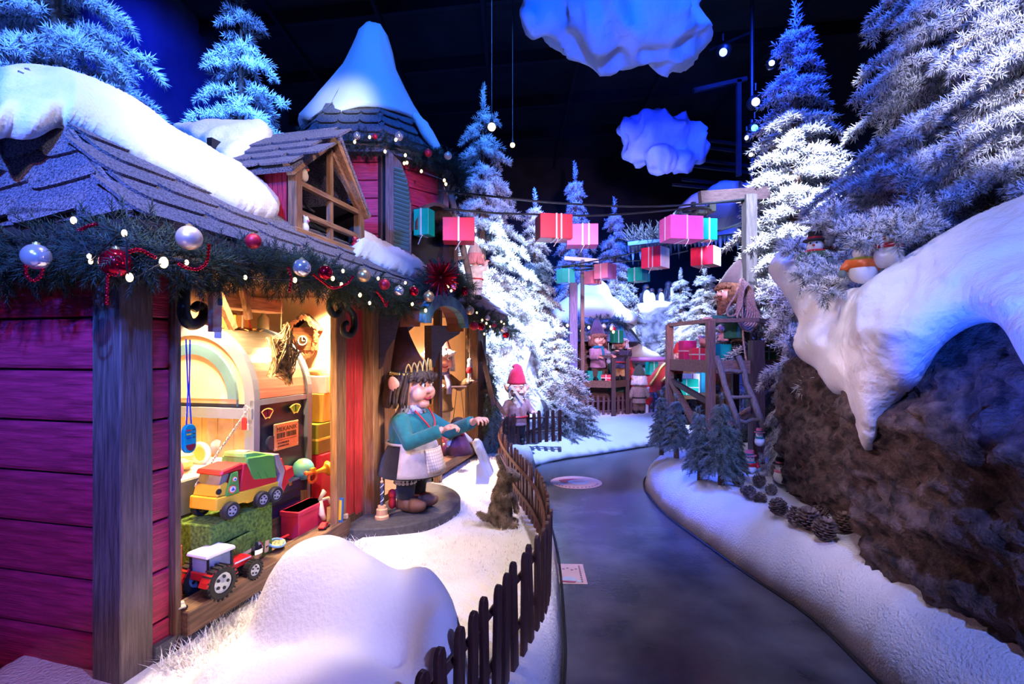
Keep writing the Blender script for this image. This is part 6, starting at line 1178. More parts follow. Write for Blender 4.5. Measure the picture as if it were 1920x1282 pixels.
def fur_on(v, f, n, ln, seed, rad=.0016, lay=(0, 0, -.5)):
    r = np.random.default_rng(seed); tri = np.array([q[:3] for q in f]); A, B, C_ = v[tri[:, 0]], v[tri[:, 1]], v[tri[:, 2]]; N = np.cross(B-A, C_-A); ar = np.linalg.norm(N, axis=1); N /= ar[:, None]+1e-12
    i = r.choice(len(tri), n, p=ar/ar.sum()); u, w = r.random((2, n)); m = u+w > 1; u[m], w[m] = 1-u[m], 1-w[m]; p = A[i]+(B-A)[i]*u[:, None]*1.4+(C_-A)[i]*w[:, None]
    d = N[i]*.6+np.array(lay)+r.normal(0, .25, (n, 3)); d /= np.linalg.norm(d, axis=1)[:, None]; L_ = ln*r.uniform(.5, 1.2, n)[:, None]
    s_ = np.cross(d, r.normal(size=(n, 3))); s_ /= np.linalg.norm(s_, axis=1)[:, None]; t_ = np.cross(d, s_)
    V = np.stack([p+s_*rad, p-s_*rad*.5+t_*rad*.86, p-s_*rad*.5-t_*rad*.86, p+d*L_], 1).reshape(-1, 3); k = np.arange(n)[:, None, None]*4
    return V, (np.array([[0, 1, 3], [1, 2, 3], [2, 0, 3]])[None]+k).reshape(-1, 3)
part('fur', fur_on(hv, hf, 18000, .019, 3), mat('hare_hair', (.36, .28, .22), .9, var=.6, sc=14), hare)['kind'] = 'stuff'
part('eye', ball(.009, c=(.082, -.048, .388), n=10, m=8), BLACK, hare, sm=True); part('eye', ball(.009, c=(.082, .040, .388), n=10, m=8), BLACK, hare, sm=True); part('nose', ball(.008, c=(.148, -.006, .362), n=8, m=6), BLACK, hare)
for y, a in ((-.025, -26), (.03, -16)): part('inner_ear', MB().add(ball(.008, .018, .062, 10, 8), T(.012, y-.0, .460)@R('y', a)@T(.018, -.010, 0)), flat('ear_pink', (.45, .26, .22), .9), hare, sm=True)
# white toy slide by the second window
sY = 4.55; sl_ = thing('toy_slide', 'white wooden toy slide standing in the snow by the second window', 'slide', tuple(float(x) for x in P(908, 905, sY)*[1, 1, 0]+[0, 0, .30]))
def pc(pts, Y, d): return tf(flatpoly(pts, Y, d), np.eye(4))
part('chute', flatpoly([(885, 832), (889, 826), (896, 826), (902, 832), (925, 888), (917, 896), (905, 880)], sY, .12), WHITE, sl_, world=True, bev=.004); part('upright', flatpoly([(892, 842), (897, 838), (902, 845), (906, 865), (918, 898), (916, 908), (892, 908), (893, 872), (899, 868)], sY-.05, .04), flat('blue_white', (.62, .66, .86), .5), sl_, world=True, bev=.003)
# snowmen -------------------------------------------------------------
def snowman(label, px, py, Y, s, rz, hatc, scarfc, group, coat=None, z=None):
    p = P(px, py, Y); t = thing('snowman', label, 'snowman', (float(p[0]), float(p[1]), float(p[2]) if z is None else z), rz, group)
    part('body', tf(fuse(MB().add(ball(.12, .115, .12, c=(0, 0, .10))).add(ball(.085, .082, .085, c=(0, 0, .26))), .014, 3), S(s)), WHITE, t, sm=True)
    if coat: part('jacket', tf(fuse(MB().add(ball(.128, .122, .085, c=(0, 0, .15))).add(tube([(.10, 0, .19), (.15, -.05, .10)], .04, 8)).add(tube([(-.10, 0, .19), (-.15, -.05, .10)], .04, 8)), .014, 2), S(s)), coat, t, sm=True); [part('mitten', tf(ball(.036, c=(k*.155, -.06, .075)), S(s)), flat('mitten_grey', (.16, .22, .22), .9), t, sm=True) for k in (1, -1)]
    part('scarf', tf(tube([(.085*math.cos(a), .085*math.sin(a), .195) for a in np.linspace(0, 6.2832, 17)[:-1]], .022, 7, closed=True), S(s)), scarfc, t, sm=True)
    part('nose', tf(tf(lathe([(.016, 0), (.001, .07)], 8), T(0, -.075, .26)@R('x', 90)), S(s)), ORNG, t, sm=True)
    for k in (1, -1): part('eye', tf(ball(.010, c=(k*.03, -.078, .285), n=8, m=6), S(s)), BLACK, t)
    part('hat', tf(lathe([(.12, .315), (.12, .33), (.075, .335), (.07, .42), (.001, .425)], 18), S(s)), hatc, t); part('hat_band', tf(lathe([(.079, .335), (.077, .36)], 18), S(s)), scarfc, t)
    return t
SG = 'snowmen tucked into the right firs'; BH = flat('black_felt', (.03, .025, .03), .9)
snowman('snowman in a green coat with red scarf half hidden by fir tips', 1528, 505, 3.55, .62, -40, BH, REDM, SG, coat=flat('green_coat', (.05, .12, .05), .9))
snowman('white snowman with plain red band right of the green-coated one', 1550, 508, 3.7, .78, -50, BH, REDM, SG)
snowman('snowman in an orange jacket with green scarf on the overhang', 1618, 528, 2.95, .64, -35, BH, flat('olive_scarf', (.30, .30, .05), .9), SG, coat=ORNG)
snowman('bare snowman with orange nose at the right of the orange-jacketed one', 1666, 502, 2.85, .62, -60, BH, REDM, SG)
SB = 'little snowmen by the right bank'
snowman('little snowman with pink hat beside the ladder foot', 1424, 822, 5.2, .42, -30, PINKM, TEAL, SB, z=EYE+(HZ-835)/FPX*5.2); snowman('little snowman in a red coat under the ladder', 1406, 850, 5.3, .55, -20, PINKM, TEAL, SB, coat=RED, z=.345); snowman('little snowman with striped scarf against the rock foot', 1464, 886, 4.75, .55, -10, BH, PINKM, SB, z=.38)

# little toys looking out of the dormer
for t_, z_, col, col2, lb in ((1.265, 2.675, CREAM, ORNG, 'cream plush toy on the upper dormer bar'), (1.27, 2.352, WHITE, PINKM, 'small white plush toy at the left foot of the dormer'), (1.86, 2.352, RED, WHITE, 'tiny red toy at the right foot of the dormer')):
    t = ht('dormer_toy', lb, 'toy', t_, .085, z_, 0, 'toys in the dormer window'); k = .7
    part('body', fuse(MB().add(ball(.038*k, .034*k, .05*k, c=(0, 0, .048*k))).add(ball(.034*k, .032*k, .034*k, c=(0, -.004, .115*k))).add(ball(.013*k, .01*k, .016*k, c=(.026*k, 0, .148*k))).add(ball(.013*k, .01*k, .016*k, c=(-.026*k, 0, .148*k))), .006, 2), col, t, sm=True); part('trim', ball(.016*k, .014*k, .012*k, c=(0, -.032*k, .105*k)), col2, t, sm=True)
# ------------------------------------------------------------------ far scenery in the middle of the hall
sh = thing('small_house', 'little wooden house with snow-covered peaked roof at the back', 'house', tuple(float(x) for x in P(1110, 0, 11.6)*[1, 1, 0]+[0, 0, .25]))
hx0, hx1 = P(1046, 0, 11.2)[0], P(1176, 0, 11.2)[0]
for k in range(11): part('wall_plank', bx(hx0, hx1, 11.2, 11.24, .30+.14*k, .43+.14*k), BRN, sh, world=True)
part('wall_core', bx(hx0+.02, hx1-.02, 11.25, 12.6, .25, 1.9), BLACK, sh, world=True); part('door', bx(hx1-.42, hx1-.05, 11.17, 11.20, .7, 1.75), flat('green_door', (.02, .10, .07), .5), sh, world=True)
rc = np.array([(hx0+hx1)/2+.05, 11.9, 0]); part('roof', MB().add(lathe([(1.30, 1.80), (1.22, 1.90), (.75, 2.45), (.2, 3.1)], 6), T(*rc)@R('z', 10)), mat('far_felt', (.12, .14, .20), .9, var=.3, sc=20), sh, world=True)
mb = MB().add(ball(.80, .80, .42, 22, 14, (rc[0]-.02, rc[1]-.1, 2.52))).add(ball(.45, .45, .45, 18, 12, (rc[0]+.05, rc[1], 2.85))).add(ball(.34, .5, .3, 16, 10, (rc[0]-.62, rc[1]-.35, 2.32))).add(ball(.36, .5, .26, 16, 10, (rc[0]+.66, rc[1]-.35, 2.30)))
part('roof_snow', fuse(mb, .06, 5), SNOW, sh, sm=True, world=True)
PT = 'porch in front of the small house'; pc0 = P(1092, 0, 10.35); pc1 = P(1150, 0, 10.2); pc2 = P(1176, 0, 10.7)
pch = thing('house_porch', 'dark timber porch with railing in front of the small house', 'porch', (float(pc0[0]), float(pc0[1]), .27)); ZP, ZR = EYE+(HZ-716)/FPX*10.3, EYE+(HZ-668)/FPX*10.3
for p in (pc0, pc1, pc2): part('post', beam(at(p, .27), at(p, ZR), .08, .08), DKWZ, pch, world=True)
part('deck', slab([at(pc0, ZP), at(pc1, ZP), at(pc2, ZP), at(pc2, ZP)+[0, .5, 0], at(pc0, ZP)+[0, .8, 0]], .10), BRN, pch, world=True)
for a, b in ((pc0, pc1), (pc1, pc2)): part('handrail', beam(at(a, ZR), at(b, ZR), .06, .05), DKW, pch, world=True); part('rim_board', beam(at(a, ZP-.04), at(b, ZP-.04), .03, .14), BRN, pch, world=True)
present('teal present with pale ribbon on the small porch', P(1113, 705, 10.5)*[1, 1, 0]+[0, 0, ZP+.11], .30, .24, .22, 5, 'green', 'presents on the small porch', ribbons=('x',)); present('red patterned present on the small porch', P(1136, 708, 10.45)*[1, 1, 0]+[0, 0, ZP+.075], .20, .16, .14, -8, 'red', 'presents on the small porch', ribbons=('x', 'z'))
p = P(1150, 640, 10.55); solo('icicle_lantern', MB().add(ball(.05, .05, .04, 8, 6, (0, 0, .10))).add(ball(.06, .06, .05, 8, 6, (0, 0, .02))).add(ball(.045, .045, .05, 8, 6, (0, 0, -.07))).add(tube([(0, 0, .12), (0, 0, .3)], .006, 5)), mat('clear_crystal', (.7, .72, .85), .1, trans=.5), 'clear crystal drop hanging by the porch post', 'ornament').location = tuple(P(1141, 682, 10.25))
# sleigh and reindeer
slg = thing('sleigh', 'red sleigh with gold scrolls loaded with presents', 'sleigh', tuple(float(x) for x in P(1215, 740, 11.4)*[1, 1, 0]+[0, 0, .26])); SLR = flat('sleigh_red', (.62, .05, .05), .35)
def zz(py, Y): return EYE+(HZ-py)/FPX*Y
sx = lambda px: P(px, 0, 11.4)[0]
part('tub', flatpoly([(1168, 668), (1182, 672), (1192, 700), (1215, 712), (1235, 690), (1250, 674), (1262, 680), (1255, 712), (1235, 735), (1195, 738), (1172, 715)], 11.3, .5), SLR, slg, world=True, bev=.01)
part('curl', tube(smooth_path([P(x, y, 11.25) for x, y in ((1218, 722), (1230, 705), (1240, 688), (1252, 680), (1260, 690), (1252, 702), (1240, 716))], 4), .03, 8), GOLD, slg, sm=True, world=True); part('back_curl', tube(smooth_path([P(x, y, 11.25) for x, y in ((1162, 690), (1156, 676), (1160, 664), (1168, 668), (1166, 680))], 4), .03, 8), GOLD, slg, sm=True, world=True); part('rim', tube([P(1182, 673, 11.3), P(1215, 674, 11.35), P(1255, 673, 11.4)], .05, 8), flat('violet_rim', (.35, .12, .32), .5), slg, sm=True, world=True)
present('green present with bow standing in the sleigh', P(1222, 690, 11.55), .22, .18, .30, 20, 'green', None, ribbons=('x',), bow=True); p = P(1210, 742, 11.0); t = thing('teddy_bear', 'small white teddy with red coat behind the fence', 'plush', (float(p[0]), float(p[1]), .27), 0)
part('body', fuse(MB().add(ball(.10, .09, .12, c=(0, 0, .30))).add(ball(.085, .08, .08, c=(0, 0, .47))).add(ball(.03, .02, .03, c=(.07, 0, .54))).add(ball(.03, .02, .03, c=(-.07, 0, .54))).add(tube([(0, 0, .0), (0, 0, .3)], .08, 8)), .018, 2), WHITE, t, sm=True); part('coat', fuse(MB().add(ball(.125, .11, .13, c=(.03, 0, .28))), .02, 1), REDM, t, sm=True)
RDE = mat('reindeer_hide', (.40, .18, .07), .8, var=.25, sc=6)
rd = thing('reindeer', 'tan reindeer standing behind the loading platform', 'reindeer', tuple(float(x) for x in P(1322, 0, 10.4)*[1, 1, 0]+[0, 0, .27]), 92)
rb_ = MB().add(ball(.24, .50, .25, 18, 12, (0, 0, .85))).add(ball(.21, .24, .26, 16, 10, (0, -.38, .88))).add(ball(.20, .22, .23, 16, 10, (0, .36, .86))).add(tube([(0, -.45, .98), (0, -.62, 1.22), (0, -.70, 1.34)], [.15, .11, .09], 10)).add(ball(.085, .16, .09, 12, 8, (0, -.82, 1.36))).add(ball(.055, .07, .055, 10, 8, (0, -.96, 1.31)))
for k in (1, -1):
    rb_.add(tube([(k*.11, -.40, .80), (k*.11, -.42, .45), (k*.11, -.40, .42), (k*.11, -.42, .06)], [.085, .05, .048, .035], 8)).add(tube([(k*.11, .38, .80), (k*.12, .30, .55), (k*.12, .44, .32), (k*.12, .42, .06)], [.11, .07, .042, .035], 8)).add(ball(.02, .05, .035, c=(k*.12, -.70, 1.44)))
part('body', fuse(rb_, .026, 3), RDE, rd, sm=True); an = MB()
for k in (1, -1): an.add(tube([(k*.05, -.70, 1.42), (k*.16, -.62, 1.60), (k*.22, -.66, 1.80), (k*.18, -.74, 1.95)], [.022, .02, .016, .008], 7)).add(tube([(k*.16, -.62, 1.60), (k*.15, -.78, 1.72)], [.016, .008], 6)).add(tube([(k*.21, -.65, 1.74), (k*.30, -.70, 1.86)], [.014, .006], 6))
part('antlers', an, flat('antler_bone', (.45, .33, .22), .7), rd); part('harness', tube([(.255*math.cos(a), -.12, .86+.265*math.sin(a)) for a in np.linspace(0, 6.2832, 21)[:-1]], .02, 5, closed=True), REDM, rd)
for k in (1, -1):
    for y in (-.42, .42): part('hoof', tf(lathe([(.045, 0), (.036, .07)], 10), T(k*.115, y, 0)), BLACK, rd)
solo('packing_table', MB().add(bx(P(1255, 0, 9.3)[0], P(1345, 0, 9.3)[0], 8.95, 10.15, .76, .82)).add(bx(P(1258, 0, 9.3)[0], P(1263, 0, 9.3)[0], 9.0, 10.1, .25, .76)).add(bx(P(1337, 0, 9.3)[0], P(1342, 0, 9.3)[0], 9.0, 10.1, .25, .76)), BRN, 'low brown packing table under the loading platform', 'table')
GR = 'presents under the loading platform'
present('green present with silver cord under the platform', P(1282, 725, 9.2)*[1, 1, 0]+[0, 0, .962], .42, .3, .28, 0, 'green', GR, ribbons=('x', 'z')); present('white and red present under the platform', P(1292, 705, 9.6)*[1, 1, 0]+[0, 0, 1.0], .3, .25, .36, 12, 'white', GR, ribbons=('x',), rib=REDM); present('blue present at the back of the packing table', P(1322, 700, 9.75)*[1, 1, 0]+[0, 0, 1.02], .26, .2, .40, 10, 'blue', GR, ribbons=('x',))
brl = P(1446, 740, 6.9); solo('grey_drum', tf(lathe([(.001, 0), (.26, .0), (.28, .05), (.28, .55), (.26, .6), (.001, .6)], 24), T(brl[0]-.25, brl[1], brl[2]-.05)@R('y', 90)), flat('drum_teal', (.05, .09, .12), .6), 'dark grey-green drum lying under the platform', 'drum', sm=True)
# penguins on their ledge
cl = thing('rock_ledge', 'blue-lit craggy rock ledge with snow top below the penguins', 'rock', tuple(float(x) for x in P(1225, 0, 13.6)*[1, 1, 0]+[0, 0, .25]))
mb = MB()
for px, py, r in ((1230, 640, 55), (1215, 620, 40), (1245, 600, 38), (1200, 660, 40), (1250, 680, 50), (1190, 700, 45), (1235, 590, 26)): c = P(px, py, 13.7); k = r/FPX*13.7; mb.add(ball(k, k*.9, k*1.15, 14, 10, tuple(c)))
mb.add(bx(P(1180, 0, 13.7)[0], P(1270, 0, 13.7)[0], 13.4, 14.4, .2, 1.4)); v, f = fuse(mb, .07, 2); v = np.array([p+nrm(p-P(1225, 660, 14.0))*(.16*fbm(p, 2.2, 4)) for p in v]); part('rock', (v, f), mat('far_rock', (.20, .20, .24), .95, var=.5, sc=4, bump=1., bsc=14), cl, sm=True, world=True)
tz = zz(570, 13.6); part('snow_top', fuse(MB().add(ball(.62, .4, .16, 18, 10, tuple(P(1232, 574, 13.6)))).add(ball(.3, .3, .2, 14, 8, tuple(P(1210, 580, 13.5)))), .05, 3), SNOW, cl, sm=True, world=True)
for k, (px, py0, py1, dr_, lb) in enumerate(((1211, 533, 578, 10, 'leftmost penguin on the rock ledge'), (1222, 540, 576, -10, 'second penguin from the left on the ledge'), (1238, 540, 574, 15, 'third penguin from the left on the ledge'), (1253, 527, 574, 60, 'tallest penguin at the right of the ledge'))):
    p = P(px, py1, 13.45); h = (py1-py0)/FPX*13.45; t = thing('penguin', lb, 'penguin', (float(p[0]), float(p[1]), float(p[2])), dr_, 'penguins on the rock ledge')
    bd = MB().add(ball(.24, .22, .42, c=(0, 0, .40))).add(ball(.15, .15, .16, c=(0, -.01, .85))).add(tube([(.22, 0, .62), (.30, .02, .30)], [.06, .03], 7)).add(tube([(-.22, 0, .62), (-.30, .02, .30)], [.06, .03], 7)).add(ball(.10, .14, .04, c=(.09, -.08, .03))).add(ball(.10, .14, .04, c=(-.09, -.08, .03)))
    part('body', tf(fuse(bd, .03, 2), S(h)), flat('penguin_black', (.02, .025, .05), .6), t, sm=True); part('belly', tf(ball(.19, .12, .36, c=(0, -.115, .40)), S(h)), WHITE, t, sm=True); part('beak', tf(tf(lathe([(.04, 0), (.001, .14)], 8), T(0, -.13, .85)@R('x', 90)), S(h)), ORNG, t)
# snow slides and rocks behind
def slope(name, label, pts, Y, th, m=SNOW, cat='snow', amp=.05, rad=16, stp=5., nm=(0, -1, .3)):
    def s_(px, py): return P(px, py, Y(px, py) if callable(Y) else Y), nrm(nm)
    solo(name, inflate(sm2(pts+pts[:1], 3)[:-1], s_, th, rad, stp, back=.5, amp=amp, nsc=1.5), m, label, cat, sm=True)
slope('snow_slide', 'bright white snow slide curving down right of the small house', [(1130, 545), (1150, 560), (1175, 590), (1190, 610), (1198, 640), (1215, 655), (1236, 664), (1236, 676), (1200, 680), (1175, 676), (1170, 650), (1162, 610), (1140, 575)], 12.3, .25)
slope('snow_slope', 'white snow slope behind the red-hatted gnome', [(900, 640), (930, 620), (960, 640), (990, 600), (1015, 604), (1032, 612), (1018, 640), (1000, 670), (985, 700), (1000, 730), (1020, 760), (1010, 800), (930, 810), (905, 760)], lambda x, y: 9.0-.006*(y-600), .3)
FR = M_('far_rock'); slope('boulder', 'blue-lit rock boulder behind the red-hatted gnome', [(985, 650), (1000, 628), (1012, 650), (1012, 700), (1005, 740), (990, 740), (983, 700)], 8.55, .2, FR, 'rock', .12, 14, 4.)
solo('dark_stone', ball(.20, .15, .24, 16, 12, tuple(P(1006, 775, 7.95))), mat('stone_dark', (.10, .08, .09), .9, var=.4, sc=8, bump=.8, bsc=20), 'dark rounded stone behind the fence by the gnome', 'stone', sm=True)
t = thing('leaning_beams', 'dark leaning timber props at the end of the toy shop', 'timber', tuple(float(x) for x in P(935, 775, 6.6))); part('prop', beam(P(899, 640, 6.5), P(926, 760, 6.4), .06, .06), DKWZ, t, world=True); part('prop', beam(P(918, 735, 6.5), P(948, 778, 6.5), .05, .05), PINE, t, world=True); part('prop', beam(P(896, 735, 6.5), P(920, 733, 6.5), .05, .05), DKW, t, world=True)
# roof with icicles behind the platform pole
ic = thing('icicle_roof', 'reed-covered roof edge hung with blue icicles behind the cables', 'roof', tuple(float(x) for x in P(1300, 450, 9.8)))
part('eave', beam(P(1180, 458, 10.4), P(1400, 432, 9.4), .25, .10), mat('ice_paint', (.06, .16, .34), .4), ic, world=True)
im = mesh_from('icicle', lathe([(.05, 0), (.035, -.12), (.012, -.28), (.001, -.36)], 8), M_('ice_paint'))
rn = random.Random(8)
for k in range(30): u_ = k/29; p = P(1180, 462, 10.4)*(1-u_)+P(1400, 437, 9.4)*u_; inst('icicle', im, ic, np.linalg.inv(WM[ic.name])@T(*p)@S(1, 1, rn.uniform(.4, 1.1)))
mb = MB()
for k in range(240): u_ = rn.random(); p = P(1175, 452, 10.3)*(1-u_)+P(1300, 440, 9.7)*u_; mb.add(tube([p, p+np.array([rn.uniform(-.25, .25), rn.uniform(-.1, .2), rn.uniform(.05, .38)])], [.008, .003], 4, caps=False))
part('reeds', mb, flat('reed', (.03, .04, .06), .8), ic, world=True)['kind'] = 'stuff'
slope('ice_mountain', 'pale faceted ice peak behind the cable pole', [(1262, 400), (1290, 372), (1320, 360), (1345, 350), (1370, 356), (1400, 350), (1420, 360), (1415, 430), (1380, 425), (1340, 425), (1300, 430), (1262, 420)], 10.0, .5, SNOW, 'snow', .5, 30, 9.)
slope('snow_drift', 'bright white snowbank behind the loading platform', [(1262, 620), (1300, 600), (1360, 600), (1420, 615), (1480, 600), (1500, 640), (1480, 760), (1400, 770), (1330, 765), (1270, 760), (1258, 690)], 12.6, .4)
# ------------------------------------------------------------------ garlands along the eaves
def garland(name, label, path, rad, sl, n, seed):
    r = np.random.default_rng(seed); q = resample(np.array(smooth_path(path, 6)), .01); pos = []; dr = []; ln = []
    for i in range(n):
        k = r.integers(len(q)-1); tg = nrm(q[k+1]-q[k]); d = r.normal(size=3); d = d-tg*(d@tg); d = nrm(d)+tg*r.uniform(-.9, .9)
        pos.append(q[k]+nrm(d)*rad*r.uniform(0, .75)); dr.append(d+np.array([0, 0, -.25])); ln.append(sl*r.uniform(.7, 1.2))
    V, F, A = grow(pos, dr, ln, sprig_tpl(24, seed, .46, .020, 68), r, fr=np.clip(r.normal(.75, .3, n), .2, 1.3)); c = q[len(q)//2]
    t = thing(name, label, 'garland', tuple(float(x) for x in c)); part('foliage', (V, F), GREEN, t, world=True, attr=A)['kind'] = 'stuff'; part('wire', tube(q[::6], .008, 5), BARK, t, world=True); return t
def ge(px, py, y=-.30): return h2w(*hp(px, py, y))
LE = [P(-90, 500, 2.06), P(0, 492, 1.98), P(90, 478, 1.92), P(170, 468, 1.85)]
MAIN = LE+[ge(245, 468), ge(330, 486), ge(420, 490), ge(520, 502), ge(620, 524), ge(700, 548), ge(770, 566), ge(800, 538, -.34), ge(824, 512, -.38), ge(850, 516, -.40), ge(873, 548, -.40)]
garland('pine_garland', 'thick green pine garland with lights along the toy shop eaves', MAIN, .095, .095, 2000, 3)
garland('pine_garland', 'short green garland right of the arched canopy', [ge(876, 566, -.38), ge(886, 590, -.34), ge(910, 600, -.30), ge(940, 612, -.30), ge(962, 622, -.30)], .09, .10, 420, 4)
TG = [tcorner(-2, 1.0), tcorner(-1, 1.0), tcorner(0, 1.02), tcorner(1, 1.05), tcorner(2, 1.05)]
garland('pine_garland', 'green garland around the tower eave', [np.array([p[0], p[1], 3.56]) for p in TG], .10, .11, 900, 5)
garland('pine_garland', 'far garland along the small house eave', [P(1046, 612, 11.0), P(1090, 610, 10.7), P(1140, 604, 10.8), P(1176, 606, 11.1)], .12, .13, 260, 6)
# baubles
BM = {'silver': mat('bauble_silver', (.82, .80, .76), .16, .75, var=.02), 'red': mat('bauble_red', (.60, .005, .03), .10, .85, var=.02), 'pearl': mat('bauble_pearl', (.80, .66, .58), .38, .6, var=.03), 'gold': mat('bauble_gold', (.85, .55, .26), .34, .8, var=.03), 'matte': mat('bauble_matte_red', (.55, .01, .04), .45, .3, var=.03)}
BS = ball(1, n=24, m=16); BME = {k: mesh_from('ball', BS, m, True) for k, m in BM.items()}; CAP = mesh_from('cap', lathe([(.26, .93), (.26, 1.10), (.10, 1.12), (.10, 1.2)], 10), GOLD)
def bauble(label, px, py, r, col, p=None, grp='baubles on the toy shop garland'):
    if p is None: p = ge(px, py, -.47) if px > 230 else P(px, py, 1.70)
    d = p[1]; k = r/FPX*d*1.02; t = thing('bauble', label, 'bauble', tuple(float(x) for x in p-[0, 0, k]), 0, grp); inst('ball', BME[col], t, T(0, 0, k)@S(k)); inst('cap', CAP, t, T(0, 0, k)@S(k)); return t
for px, py, r, c, lb in ((68, 481, 23, 'silver', 'mirror silver bauble at the far left of the garland'), (217, 493, 26, 'red', 'shiny red bauble over the corner post'), (355, 446, 22, 'pearl', 'large pearl bauble at the roof edge'), (475, 452, 14, 'matte', 'dark red bauble under the long roof snow'), (566, 502, 16, 'silver', 'mirror silver bauble below the dormer'),
                         (610, 511, 13, 'red', 'shiny red bauble right of the silver one below the dormer'), (682, 517, 12, 'gold', 'gold bauble under the dormer right corner'), (721, 533, 10, 'matte', 'matte red bauble right of the gold one'), (748, 545, 9, 'silver', 'small mirror silver bauble left of the canopy'), (776, 546, 9, 'red', 'small shiny red bauble between silver and gold ones'),
                         (804, 556, 10, 'gold', 'gold bauble left of the red tinsel ball'), (848, 534, 8, 'silver', 'small silver bauble on top of the canopy'), (871, 546, 8, 'red', 'small red bauble at the right of the canopy top'), (881, 582, 8, 'gold', 'gold bauble below the canopy right end'), (889, 611, 8, 'matte', 'matte red bauble at the end post top'), (902, 612, 7, 'red', 'shiny red bauble beside the matte one at the end post'),
                         (914, 596, 5, 'pearl', 'tiny pearl bauble on the short garland'), (927, 610, 4, 'matte', 'tiny dark red bauble on the short garland'), (945, 618, 6, 'silver', 'tiny silver bauble at the end of the short garland'), (949, 628, 6, 'red', 'tiny red bauble at the tip of the short garland')): bauble(lb, px, py, r, c)
for px, py, r, c, lb in ((669, 255, 7, 'silver', 'silver bauble at the left of the tower garland'), (703, 256, 5, 'matte', 'small red bauble on the tower garland'), (748, 256, 8, 'silver', 'silver bauble in the middle of the tower garland'), (803, 287, 7, 'matte', 'red bauble at the right of the tower garland'), (840, 292, 7, 'pearl', 'pearl bauble at the right corner of the tower garland')): bauble(lb, px, py, r, c, P(px, py, 4.72 if px < 780 else 4.95), 'baubles on the tower garland')
for k, (px, c) in enumerate(((1040, 'matte'), (1056, 'pearl'), (1092, 'silver'), (1112, 'red'), (1132, 'pearl'), (1150, 'matte'), (1148, 'silver'))): bauble(('small %s bauble on the far garland' % {'matte': 'matte red', 'pearl': 'pearl', 'silver': 'silver', 'red': 'shiny red'}[c])+(', left part' if px < 1080 else ', right part' if k < 6 else ', by the gnome'), px, 612+5*(k % 2), 5, c, P(px, 612+5*(k % 2), 10.55), 'baubles on the small house garland')
# red tinsel ball
c = ge(826, 520, -.50); mb = MB(); r_ = np.random.default_rng(3)
for k in range(260): d = nrm(r_.normal(size=3)); s_ = nrm(np.cross(d, r_.normal(size=3)))*.004; a = c+d*.02; e = c+d*r_.uniform(.10, .16); mb.add((np.array([a-s_, a+s_, e+s_, e-s_, a+np.cross(d, s_)*.4]), [(0, 1, 2, 3), (0, 4, 3)]))
tag(solo('tinsel_ball', mb, mat('red_foil', (.70, .02, .05), .2, .9), 'spiky red tinsel ball on top of the canopy', 'tinsel'))
# bead strings
bdm = mesh_from('bead', ball(1, n=8, m=6), BM['red'], True)
def beads(label, pts, r=.0065):
    q = resample(np.array(smooth_path(pts, 6)), r*1.9); t = thing('bead_string', label, 'beads', tuple(float(x) for x in q[0]), 0, 'red bead strings on the garland')
    for p in q: inst('bead', bdm, t, T(*(p-q[0]))@S(r))
def gq(*l): return [ge(x, y, -.48) if x > 230 else P(x, y, 1.68) for x, y in l]
beads('red bead loop under the silver bauble at the far left', gq((48, 492), (50, 516), (62, 526), (76, 518), (80, 505))); beads('red bead string hanging below the red corner bauble', gq((216, 515), (203, 515), (201, 540), (200, 568))); beads('red bead string over the garland left of the pearl bauble', gq((243, 472), (262, 468), (290, 482))); beads('red bead loop right of the pearl bauble', gq((392, 460), (388, 490), (372, 504), (350, 502), (336, 495)))
beads('red bead loop above the far left bulbs', gq((148, 432), (165, 424), (180, 420))); beads('red bead string hanging below the dormer', gq((541, 502), (546, 522), (543, 545))); beads('red bead loop from the silver bauble to the gold one', gq((588, 515), (605, 528), (625, 540), (650, 532), (662, 518))); beads('red bead string between matte red and silver baubles', gq((706, 546), (718, 562), (724, 574), (727, 566)))
# fairy lights: real little bulbs
BULB = mat('bulb_glow', (1, .85, .5), .4, emit=(1, .66, .26), es=3.)
blm = mesh_from('bulb', ball(1, .8, 1.3, 8, 6), BULB, True)
def fairy(label, pts, grp=None):
    t = thing('fairy_lights', label, 'fairy lights', tuple(float(x) for x in pts[0][0])); o = np.array(pts[0][0])
    part('wire', tube(smooth_path([p for p, r in pts], 4), .0025, 4), IRON, t, world=True)
    for p, r in pts: inst('bulb', blm, t, T(*(np.array(p)-o))@S(r*1.2))
def gb_(x, y, r): p = ge(x, y, -.47) if x > 230 else P(x, y, 1.69); return (p, r)
fairy('string of warm fairy lights along the main eave garland', [gb_(*q) for q in ((138, 413, .008), (167, 480, .006), (170, 490, .006), (233, 437, .007), (243, 520, .009), (307, 492, .012), (350, 492, .006), (460, 520, .006), (553, 525, .008), (624, 522, .008), (640, 533, .007), (643, 508, .007), (675, 553, .008), (693, 568, .007), (709, 522, .007), (760, 530, .007), (773, 570, .008), (798, 582, .009), (825, 537, .008), (840, 537, .009), (846, 545, .008))])
fairy('string of warm fairy lights on the short garland', [gb_(*q) for q in ((894, 586, .007), (904, 600, .009), (912, 606, .009), (919, 612, .007), (924, 622, .008), (908, 626, .008), (940, 603, .008), (945, 607, .007))])
fairy('string of warm fairy lights on the tower garland', [(P(x, y, Y), .011) for x, y, Y in ((665, 266, 4.75), (693, 257, 4.72), (742, 262, 4.7), (722, 284, 4.75), (760, 291, 4.8), (758, 306, 4.85), (763, 305, 4.85), (790, 321, 4.95), (833, 338, 5.0), (836, 345, 5.0))])
fairy('string of warm fairy lights on the small house garland', [(P(x, y, 10.5), .022) for x, y in ((1064, 610), (1090, 620), (1104, 614), (1146, 616), (1150, 622))])
